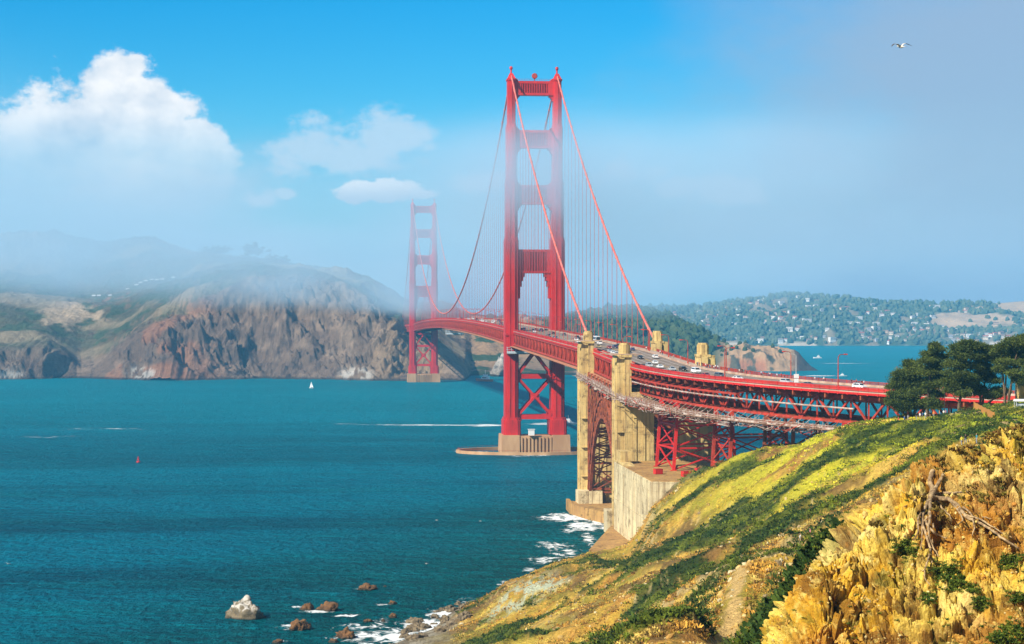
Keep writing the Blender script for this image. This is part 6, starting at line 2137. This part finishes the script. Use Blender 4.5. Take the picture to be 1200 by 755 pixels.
# round shrub by the fence
def shrub(px, d, rw, label, col0, col1, seed):
    g = np.random.default_rng(seed); b = at_img(px, d); t = empty('shrub', b); tag(t, label, 'shrub')
    mb = MB()
    for k in range(6):
        a = k * 1.05; mb.tube([(0, 0, -.2), (.3 * rw * math.cos(a), .3 * rw * math.sin(a), .5 * rw), (.6 * rw * math.cos(a), .6 * rw * math.sin(a), .9 * rw)], [.06, .045, .02], 5)
    mb.build('stem', M['bark'], t)
    n = 2600
    v = g.normal(size=(n, 3)); v /= np.linalg.norm(v, axis=1, keepdims=True); v[:, 2] = np.abs(v[:, 2])
    rad = rw * (0.55 + .5 * fbm(v[:, 0] * 2 + seed, v[:, 1] * 2, v[:, 2] * 2, 3))[:, None] * (g.random((n, 1)) ** .25) * 1.15
    c = v * rad
    sd = np.cross(v, g.normal(size=(n, 3))); sd /= np.linalg.norm(sd, axis=1, keepdims=True)
    ou = v + g.normal(size=(n, 3)) * .6; ou /= np.linalg.norm(ou, axis=1, keepdims=True)
    L = g.uniform(.12, .28, (n, 1))
    V = np.stack([c - sd * .07, c + sd * .07, c + sd * .02 + ou * L, c - sd * .02 + ou * L], 1).reshape(-1, 3)
    tn = g.random((n, 1)); C = np.repeat(np.array(col0) * (1 - tn) + np.array(col1) * tn, 4, axis=0)
    raw_mesh('foliage', V, np.arange(n * 4).reshape(-1, 4), M['leaf'], C, False, t)
shrub(1156, 455, 1.9, 'round bright green shrub behind the orange board fence', (.05, .11, .015), (.14, .22, .03), 3)
shrub(1139, 472, 1.5, 'brownish bush at the left end of the orange board fence', (.07, .06, .02), (.16, .12, .03), 5)

# slim lamp post by the trees
t = empty('lamp_post', at_img(1107, 480)); mb = MB(); mb.tube([(0, 0, -.3), (0, 0, 5.4)], [.11, .07], 8); mb.build('pole', M['dark'], t)
mb = MB(); mb.tube([(0, 0, 5.4), (0, 0, 5.6), (0, 0, 6.0), (0, 0, 6.15)], [.12, .26, .2, .05], 8); mb.build('lamp_head', M['dark'], t)
tag(t, 'slim dark lamp post standing among people right of the left cypresses', 'lamp post')

# orange board fence
def fence(p0, p1, n, label):
    t = empty('board_fence', at_img(*p0)); o0 = t.location.copy(); tag(t, label, 'fence')
    a, b = at_img(*p0), at_img(*p1)
    for i in range(n + 1):
        q = a.lerp(b, i / n); z = q.z + .1
        mb = MB(); mb.box(q.x - o0.x - .07, q.x - o0.x + .07, q.y - o0.y - .07, q.y - o0.y + .07, z - o0.z - .4, z - o0.z + 1.95); mb.build('post', M['wood'], t)
    mb = MB(); k = n * 12
    for i in range(k):
        q0, q1 = a.lerp(b, (i + .04) / k), a.lerp(b, (i + .96) / k)
        z = (q0.z + q1.z) / 2 - o0.z + .1
        dx_, dy_ = (b.y - a.y), -(b.x - a.x); L = math.hypot(dx_, dy_); nx, ny = dx_ / L * .02, dy_ / L * .02
        z0, z1 = z - .1, z + 1.8 + .04 * ((i * 7) % 3)
        vs = [(q0.x - o0.x + s * nx + .1 * nx / .02, q0.y - o0.y + s * ny + .1 * ny / .02, zz) for zz in (z0, z1) for s in (-1, 1)]
        vs += [(q1.x - o0.x + s * nx + .1 * nx / .02, q1.y - o0.y + s * ny + .1 * ny / .02, zz) for zz in (z0, z1) for s in (-1, 1)]
        mb.add(vs, [(0, 1, 3, 2), (4, 6, 7, 5), (0, 4, 5, 1), (2, 3, 7, 6), (0, 2, 6, 4), (1, 5, 7, 3)])
    mb.build('board_panel', M['wood'], t)
fence((1141.5, 470), (1165, 398), 5, 'weathered orange board fence running down the bluff below the cypresses')

# beige building at the right edge, white hut-like table before it
b = at_img(1205, 476); t = empty('beige_building', b); tag(t, 'small beige building at the right edge beneath the tallest cypress', 'building')
mb = MB(); mb.box(-1.9, 5, -2, 5, -1, 4.0); mb.build('wall', M['concrete'], t)
mb = MB(); mb.box(-2.15, 5.3, -2.3, 5.3, 4.003, 4.4); mb.build('roof', M['barrier'], t)
mb = MB(); mb.box(-1.0, .2, -2.08, -2.003, .9, 2.3); wf = mb.build('window', M['dark'], t)
b = at_img(1198, 424); t = empty('park_shelter', b); tag(t, 'low white topped shelter on posts at the right edge below the beige building', 'shelter')
mb = MB(); mb.prism([(-1.75, -1.0), (1.8, -1.0), (1.8, 1.0), (-1.75, 1.0)], 1.5, 1.95, top=[(-1.6, -.9), (1.7, -.9), (1.7, .9), (-1.6, .9)]); mb.build('roof', M['whitep'], t)
mb = MB(); mb.box(-1.2, 1.3, -.5, .5, .1, 1.1); mb.build('counter', M['bluegrey'], t)
for sx in (-1.5, 1.5):
    for sy in (-.8, .8):
        mb = MB(); mb.box(sx - .07, sx + .07, sy - .07, sy + .07, -.5, 1.497); mb.build('leg', M['steel'], t)

# ================================================================== EXPOSED ROOTS ON THE CRAG
M['root'] = pmat('bleached_root', (0.46, 0.32, 0.16), (0.16, 0.095, 0.045), 2.2, 0.85, 0.9, 7, stretch=(1, 1, 1), bdist=.08)
t = MB()
rr = random.Random(8)
def root(pts, r0, r1, lift=.16, jit=1.0):
    P = [crag_hit(px, py) for px, py in pts]
    D = [p.y for p in P]
    for i in range(1, len(P) - 1): D[i] = (P[i - 1].y + P[i].y * 2 + P[i + 1].y) / 4
    P = [W(px, py, min(dd_, p.y) - lift * 1.8) for (px, py), dd_, p in zip(pts, D, P)]
    Q = []
    for i in range(len(P) - 1):
        a, b, c, d_ = P[max(i - 1, 0)], P[i], P[i + 1], P[min(i + 2, len(P) - 1)]
        for k in range(5):
            u = k / 5
            Q.append(.5 * ((2 * b) + (c - a) * u + (2 * a - 5 * b + 4 * c - d_) * u * u + (3 * b - a - 3 * c + d_) * u ** 3) + Vector((rr.uniform(-.03, .03), 0, rr.uniform(-.03, .03))) * jit)
    Q.append(P[-1])
    n = len(Q)
    t.tube(Q, [(r0 + (r1 - r0) * (i / (n - 1)) ** .8) * rr.uniform(.94, 1.06) for i in range(n)], 8)
root([(1094, 552), (1090, 562), (1093, 574), (1090, 585)], 0.172, 0.176)
root([(1106, 556), (1102, 563), (1097, 572), (1090, 584)], 0.106, 0.160)
root([(1090, 583), (1098, 584), (1110, 585), (1122, 592), (1132, 605), (1146, 612), (1160, 620), (1176, 632), (1194, 643)], 0.185, 0.056)
root([(1093, 580), (1105, 578), (1118, 578), (1134, 576)], 0.132, 0.048)
root([(1090, 585), (1088, 598), (1086, 612), (1092, 622), (1100, 628), (1110, 631)], 0.145, 0.040)
root([(1088, 588), (1082, 602), (1082, 616), (1087, 632), (1091, 646), (1092, 660)], 0.132, 0.048)
root([(1086, 590), (1080, 606), (1081, 624), (1079, 645)], 0.086, 0.032)
root([(1091, 640), (1088, 655), (1084, 668), (1084, 678), (1090, 686)], 0.066, 0.024)
root([(1112, 586), (1124, 600), (1128, 610), (1120, 616)], 0.079, 0.032)
root([(1088, 600), (1094, 616), (1093, 636), (1096, 650)], 0.079, 0.032)
root([(1082, 580), (1072, 586), (1060, 594)], 0.073, 0.040)
root([(1146, 612), (1152, 606), (1162, 608)], 0.046, 0.024)
root([(1098, 586), (1104, 596), (1112, 603), (1116, 612)], 0.079, 0.032)
root([(1095, 583), (1086, 592), (1077, 606), (1076, 622), (1071, 634)], .10, .035)
root([(1090, 586), (1090, 604), (1088, 624), (1094, 642), (1100, 652)], .12, .03)
root([(1120, 590), (1136, 600), (1142, 616), (1139, 628)], .09, .03)
root([(1132, 604), (1150, 609), (1170, 622), (1186, 630)], .08, .03)
root([(1087, 606), (1079, 614), (1074, 612)], .07, .03)
o = t.build('exposed_roots', M['root'], None, True)
tag(o, 'tangle of bleached bare roots clinging to the ochre crag', 'roots')

# ================================================================== BOATS, BUOY, BIRDS
M['hull'] = pmat('white_hull', (.78, .78, .76), (.6, .6, .58), 1.0, .4)
M['orange'] = pmat('orange_paint', (.62, .16, .04), None, 1.0, .5)
M['sail'] = pmat('sailcloth', (.82, .82, .80), (.70, .71, .72), .4, .8)
M['buoy'] = pmat('red_buoy_paint', (.62, .03, .03), None, 1.0, .45)


def hull(mb, L, B, z0, z1, mi=0):
    n = 9; vs = []
    for i in range(n):
        u = i / (n - 1); y = -L / 2 + L * u
        w = B / 2 * (1 - max(0, (u - .45) / .55) ** 2.2) * (.86 + .14 * min(1, u * 4))
        sheer = z1 + .12 * L * max(0, u - .5) ** 2
        vs += [(-w * .6, y, z0), (w * .6, y, z0), (w, y, sheer), (-w, y, sheer)]
    fs = []
    for i in range(n - 1):
        a, b = i * 4, i * 4 + 4
        for k in range(4): fs.append((a + k, a + (k + 1) % 4, b + (k + 1) % 4, b + k))
    fs += [(3, 2, 1, 0), tuple((n - 1) * 4 + k for k in range(4))]
    mb.add(vs, fs, mi)


t = empty('sailing_boat', on_water(365, 455), 1.2); t.scale = (.62, .62, .62); tag(t, 'small sailing boat with white sail near the headland', 'boat')
mb = MB(); hull(mb, 9, 2.8, -.4, .9); mb.build('hull', M['hull'], t)
mb = MB(); mb.tube([(0, .8, .9), (0, .8, 12.5)], .1, 6); mb.build('mast', M['steel'], t)
mb = MB()
for (pts) in ([(0, .65, 1.8), (0, -3.6, 1.8), (0, .65, 12.2)], [(0, 1.0, 1.4), (0, 4.2, 1.3), (0, .95, 10.4)]):
    a, b_, c = [Vector(q) for q in pts]; n = 6
    vs = []
    for i in range(n + 1):
        for j in range(n + 1):
            u, v_ = i / n, j / n
            q = a.lerp(b_, u).lerp(c, v_) if True else a
            q = q + Vector((.55 * math.sin(math.pi * u) * (1 - v_), 0, 0)); vs.append(q)
    fs = [(i * (n + 1) + j, (i + 1) * (n + 1) + j, (i + 1) * (n + 1) + j + 1, i * (n + 1) + j + 1) for i in range(n) for j in range(n)]
    vs2 = vs + [q + Vector((-.03, 0, 0)) for q in vs]; m_ = len(vs)
    mb.add(vs2, fs + [tuple(reversed([k + m_ for k in f])) for f in fs])
mb.build('sail', M['sail'], t)


def motor_boat(px, py, L, rz, label, top='whitep', name='motor_boat', hullm='hull'):
    t = empty(name, on_water(px, py), rz); tag(t, label, 'boat')
    B = L * .3
    mb = MB(); hull(mb, L, B, -.5, .11 * L); mb.build('hull', M[hullm], t)
    mb = MB()
    mb.prism([(-B * .36, -L * .3), (B * .36, -L * .3), (B * .30, L * .12), (-B * .30, L * .12)], .11 * L, .24 * L, top=[(-B * .33, -L * .27), (B * .33, -L * .27), (B * .26, L * .05), (-B * .26, L * .05)])
    mb.prism([(-B * .26, -L * .2), (B * .26, -L * .2), (B * .22, 0), (-B * .22, 0)], .241 * L, .33 * L)
    cb = mb.build('cabin', M[top], t)
    mb = MB(); mb.box(-B * .34, B * .34, -L * .272, -L * .265, .16 * L, .20 * L); mb.box(-B * .365, -B * .345, -L * .24, L * .02, .16 * L, .20 * L); mb.build('window', M['carglass'], cb)
    mb = MB(); mb.tube([(0, -L * .1, .33 * L), (0, -L * .1, .55 * L)], .012 * L, 6); mb.build('mast', M['steel'], t)
    return t


motor_boat(567, 447, 26, 0.9, 'white and orange workboat at the tip of the rocky point beyond the towers', 'whitep', 'workboat', 'orange')
motor_boat(668, 497.5, 13, -1.45, 'white motor boat with a long wake just right of the nearer tower')
motor_boat(958, 420, 17, 1.5, 'tiny white boat out on the far water right of the bare islet')
motor_boat(988, 441, 11, -1.5, 'small speedboat at the head of a wake behind the grey sign pole')
t = empty('buoy', on_water(162, 542)); t.scale = (.75, .75, .75); tag(t, 'red channel buoy floating alone in the left of the strait', 'buoy')
mb = MB(); mb.tube([(0, 0, -.6), (0, 0, .7), (0, 0, .9)], [1.4, 1.4, 1.2], 14); mb.build('float', M['buoy'], t)
mb = MB()
for k in range(4):
    a = k * math.pi / 2 + .4; mb.tube([(1.0 * math.cos(a), 1.0 * math.sin(a), .9), (.4 * math.cos(a), .4 * math.sin(a), 3.6)], .09, 5)
for k in range(4):
    a, b_ = k * math.pi / 2 + .4, (k + 1) * math.pi / 2 + .4
    mb.beam((.7 * math.cos(a), .7 * math.sin(a), 2.2), (.7 * math.cos(b_), .7 * math.sin(b_), 2.2), .1, .9)
mb.tube([(0, 0, 3.5), (0, 0, 3.9)], .55, 10); mb.tube([(0, 0, 3.9), (0, 0, 4.6)], .2, 8); mb.build('cage', M['buoy'], t)


def gull_mesh():
    """A gull in level flight seen from below and behind: one body with two bent wings."""
    mb = MB(); n = 10
    mb.tube([(0, -.30, .0), (0, -.20, .0), (0, -.05, -.01), (0, .10, .0), (0, .19, .03), (0, .25, .045), (0, .30, .04), (0, .345, .03)], [.015, .045, .075, .065, .042, .043, .03, .008], n, 0)
    mb.add([(-.02, -.26, .01), (.02, -.26, .01), (.09, -.43, .005), (-.09, -.43, .005), (-.02, -.26, -.01), (.02, -.26, -.01), (.09, -.43, -.003), (-.09, -.43, -.003)], MB.BF, 0)
    for s in (-1, 1):
        st = [(.04, .12, -.12, .03), (.22, .17, -.08, .15), (.38, .19, -.03, .17), (.52, .12, -.04, .13), (.64, .03, -.06, .07), (.72, -.06, -.09, .03)]
        vs = []
        for x, y0, y1, z in st: vs += [(x * s, y0, z), (x * s, (y0 + y1) / 2, z + .018), (x * s, y1, z), (x * s, (y0 + y1) / 2, z - .006)]
        fs = []; mi = []
        for i in range(len(st) - 1):
            for k in range(4):
                f = (i * 4 + k, i * 4 + (k + 1) % 4, i * 4 + 4 + (k + 1) % 4, i * 4 + 4 + k)
                fs.append(f if s > 0 else f[::-1]); mi.append(0 if i < 2 else 1)
        n0 = mb.n; mb.add(vs, fs, 0)
        mb.m[-len(fs):] = mi
    return mb.mesh('gull', [M['gullw'], M['gullg']], True)
M['gullw'] = pmat('gull_white', (.62, .60, .56), (.5, .47, .42), 4, .8)
M['gullg'] = pmat('gull_grey', (.12, .11, .11), None, 4, .8)
gm = gull_mesh()
o = link('gull', gm); o.location = W(1055.5, 55, 108); o.rotation_euler = (0.1, -0.10, 0.5); tag(o, 'gull gliding alone in the upper right sky', 'gull')
for px, py, lab in ((9, 661, 'white gull skimming the water at the left edge'), (500, 661, 'white gull skimming the water left of the surf by the terrace'), (563, 611, 'white gull low over the green water left of the arch pylons'), (512, 610, 'white gull low over the water, farthest from shore')):
    w = on_water(px, py, 3.0); o = link('gull', gm); o.location = w; o.scale = (1.6,) * 3; o.rotation_euler = (0, .2, px % 3); tag(o, lab, 'gull')

# vans parked high on the headland road, half lost in fog
VW = pmat('pale_van_paint', (.8, .8, .8), None, 1, .5)
mbv = MB(); mbv.prism([(-1, -3), (1, -3), (1, 3), (-1, 3)], .6, 2.7, top=[(-.9, -2.9), (.9, -2.9), (.9, 2.4), (-.9, 2.4)])
mbv.box(-1.02, 1.02, -3, 3.4, .5, 1.5)
for s in (-1, 1):
    for y in (-2, 2): mbv.tube([(s * .75, y, .4), (s * 1.03, y, .4)], .4, 10)
vme = mbv.mesh('parked_van', VW)
def head_z(px, d):
    j = np.argmin(np.abs(hp - px)); col_d, col_z = Dm[:, j], HZ[:, j]
    return float(np.interp(d, col_d, col_z))
for px in (110, 116, 129, 150, 160, 165, 171, 178, 184, 190, 203):
    d = 3150; o = link('parked_van', vme); o.location = ((px - 600) / FPX * d, d, head_z(px, d) + .2); o.rotation_euler = (0, 0, 1.57)
    tag(o, 'pale van in a line on the foggy headland slope', 'van', 'vans lined up on the headland')
# trees on the headland ridge
def ridge_tree(px, d, s, label):
    b = Vector(((px - 600) / FPX * d, d, head_z(px, d))); t = empty('ridge_tree', b); tag(t, label, 'tree', 'trees on the foggy ridge')
    mb = MB(); mb.tube([(0, 0, -2), (0, 0, s)], [s * .08, s * .04], 6); mb.build('trunk', M['bark'], t)
    n = 26; g = np.random.default_rng(int(px)); v = g.normal(size=(n, 3)) * np.array([.75, .6, .35]) * s; v[:, 2] += s * 1.05
    o = blob_mass('crown', v[:, 0], v[:, 1], v[:, 2], s * g.uniform(.25, .5, n), s * g.uniform(.2, .4, n), np.tile(np.array([[.03, .055, .022]]), (n, 1)), M['far_leaf'], t)
ridge_tree(298, 3480, 13, 'round dark tree on the foggy ridge, standing alone on the skyline')
ridge_tree(252, 3480, 9, 'tree in the left group on the foggy ridge'); ridge_tree(262, 3480, 8, 'tree in the left group on the foggy ridge'); ridge_tree(243, 3480, 7, 'tree in the left group on the foggy ridge')
ridge_tree(318, 3450, 8, 'small tree right of the lone round one on the foggy ridge'); ridge_tree(330, 3450, 7, 'small tree right of the lone round one on the foggy ridge')

# ================================================================== HAZE AND FOG
def vol_box(name, x0, x1, y0, y1, z0, z1, mat):
    mb = MB(); mb.box(x0, x1, y0, y1, z0, z1); return tag(mb.build(name, mat), kind='stuff')
m = bpy.data.materials.new('haze'); m.use_nodes = True; nt = m.node_tree; nt.nodes.remove(nt.nodes['Principled BSDF'])
pv = nt.nodes.new('ShaderNodeVolumePrincipled'); pv.inputs['Color'].default_value = (0.16, 0.60, 1.0, 1); pv.inputs['Density'].default_value = 8.5e-5; pv.inputs['Anisotropy'].default_value = 0.0
nt.links.new(pv.outputs[0], nt.nodes['Material Output'].inputs['Volume'])
vol_box('haze', -HX, HX, HY0, HY1, -22, HTOP, m)

m = bpy.data.materials.new('fog'); m.use_nodes = True; nt = m.node_tree; nt.nodes.remove(nt.nodes['Principled BSDF'])
pv = nt.nodes.new('ShaderNodeVolumePrincipled'); pv.inputs['Color'].default_value = (0.60, 0.82, 1.0, 1); pv.inputs['Anisotropy'].default_value = 0.0
pos = position(nt)
sp_ = nt.nodes.new('ShaderNodeSeparateXYZ'); nt.links.new(coords(nt, 'Object'), sp_.inputs[0])
fx_, fy_, fz_ = (S(nt, sp_.outputs[i]) for i in range(3))
nz_ = noise(nt, mapping(nt, coords(nt, 'Object'), (0.0030, 0.0022, 0.0085)), 1.0, 3, 0.55)
lay = (fz_ + (nz_ - 0.5) * 85.0)
vert = lay.sm(90, 172) * (1.0 - lay.sm(160, 214))
edge = fy_.sm(930, 1060) * (1.0 - fy_.sm(3900, 4300)) * fx_.sm(-2400, -2000) * (1.0 - fx_.sm(250, 700))
def around(x, y, r0, r1):
    a, b = fx_ - x, fy_ - y
    return 1.0 - (a * a + b * b).pow(0.5).sm(r0, r1)
low = lay.sm(80, 104) * (1.0 - lay.sm(116, 152))
local = around(66, 1085, 40, 200) * 0.0135
west = 1.0 + (0.0 - fx_).sm(280, 700) * 0.9
nf_ = noise(nt, mapping(nt, coords(nt, 'Object'), (0.0085, 0.0060, 0.018)), 1.0, 3, 0.55)
high = lay.sm(125, 200) * (1.0 - fz_.sm(236, 284)) * (0.0 - fx_).sm(220, 620) * 0.00125
dens = edge * ((nz_ * 0.6 + nf_ * 0.4).sm(0.38, 0.60) * 0.88 + 0.12) * (high + vert * (local + 0.00125 * west + around(-111, 2330, 80, 460) * 0.0007) + low * around(-111, 2380, 120, 420) * 0.0042)
put(nt, pv.inputs['Density'], dens)
nt.links.new(pv.outputs[0], nt.nodes['Material Output'].inputs['Volume'])
FOG = m
vol_box('fog_bank', -2400, 700, 930, 4300, 78, 290, m)
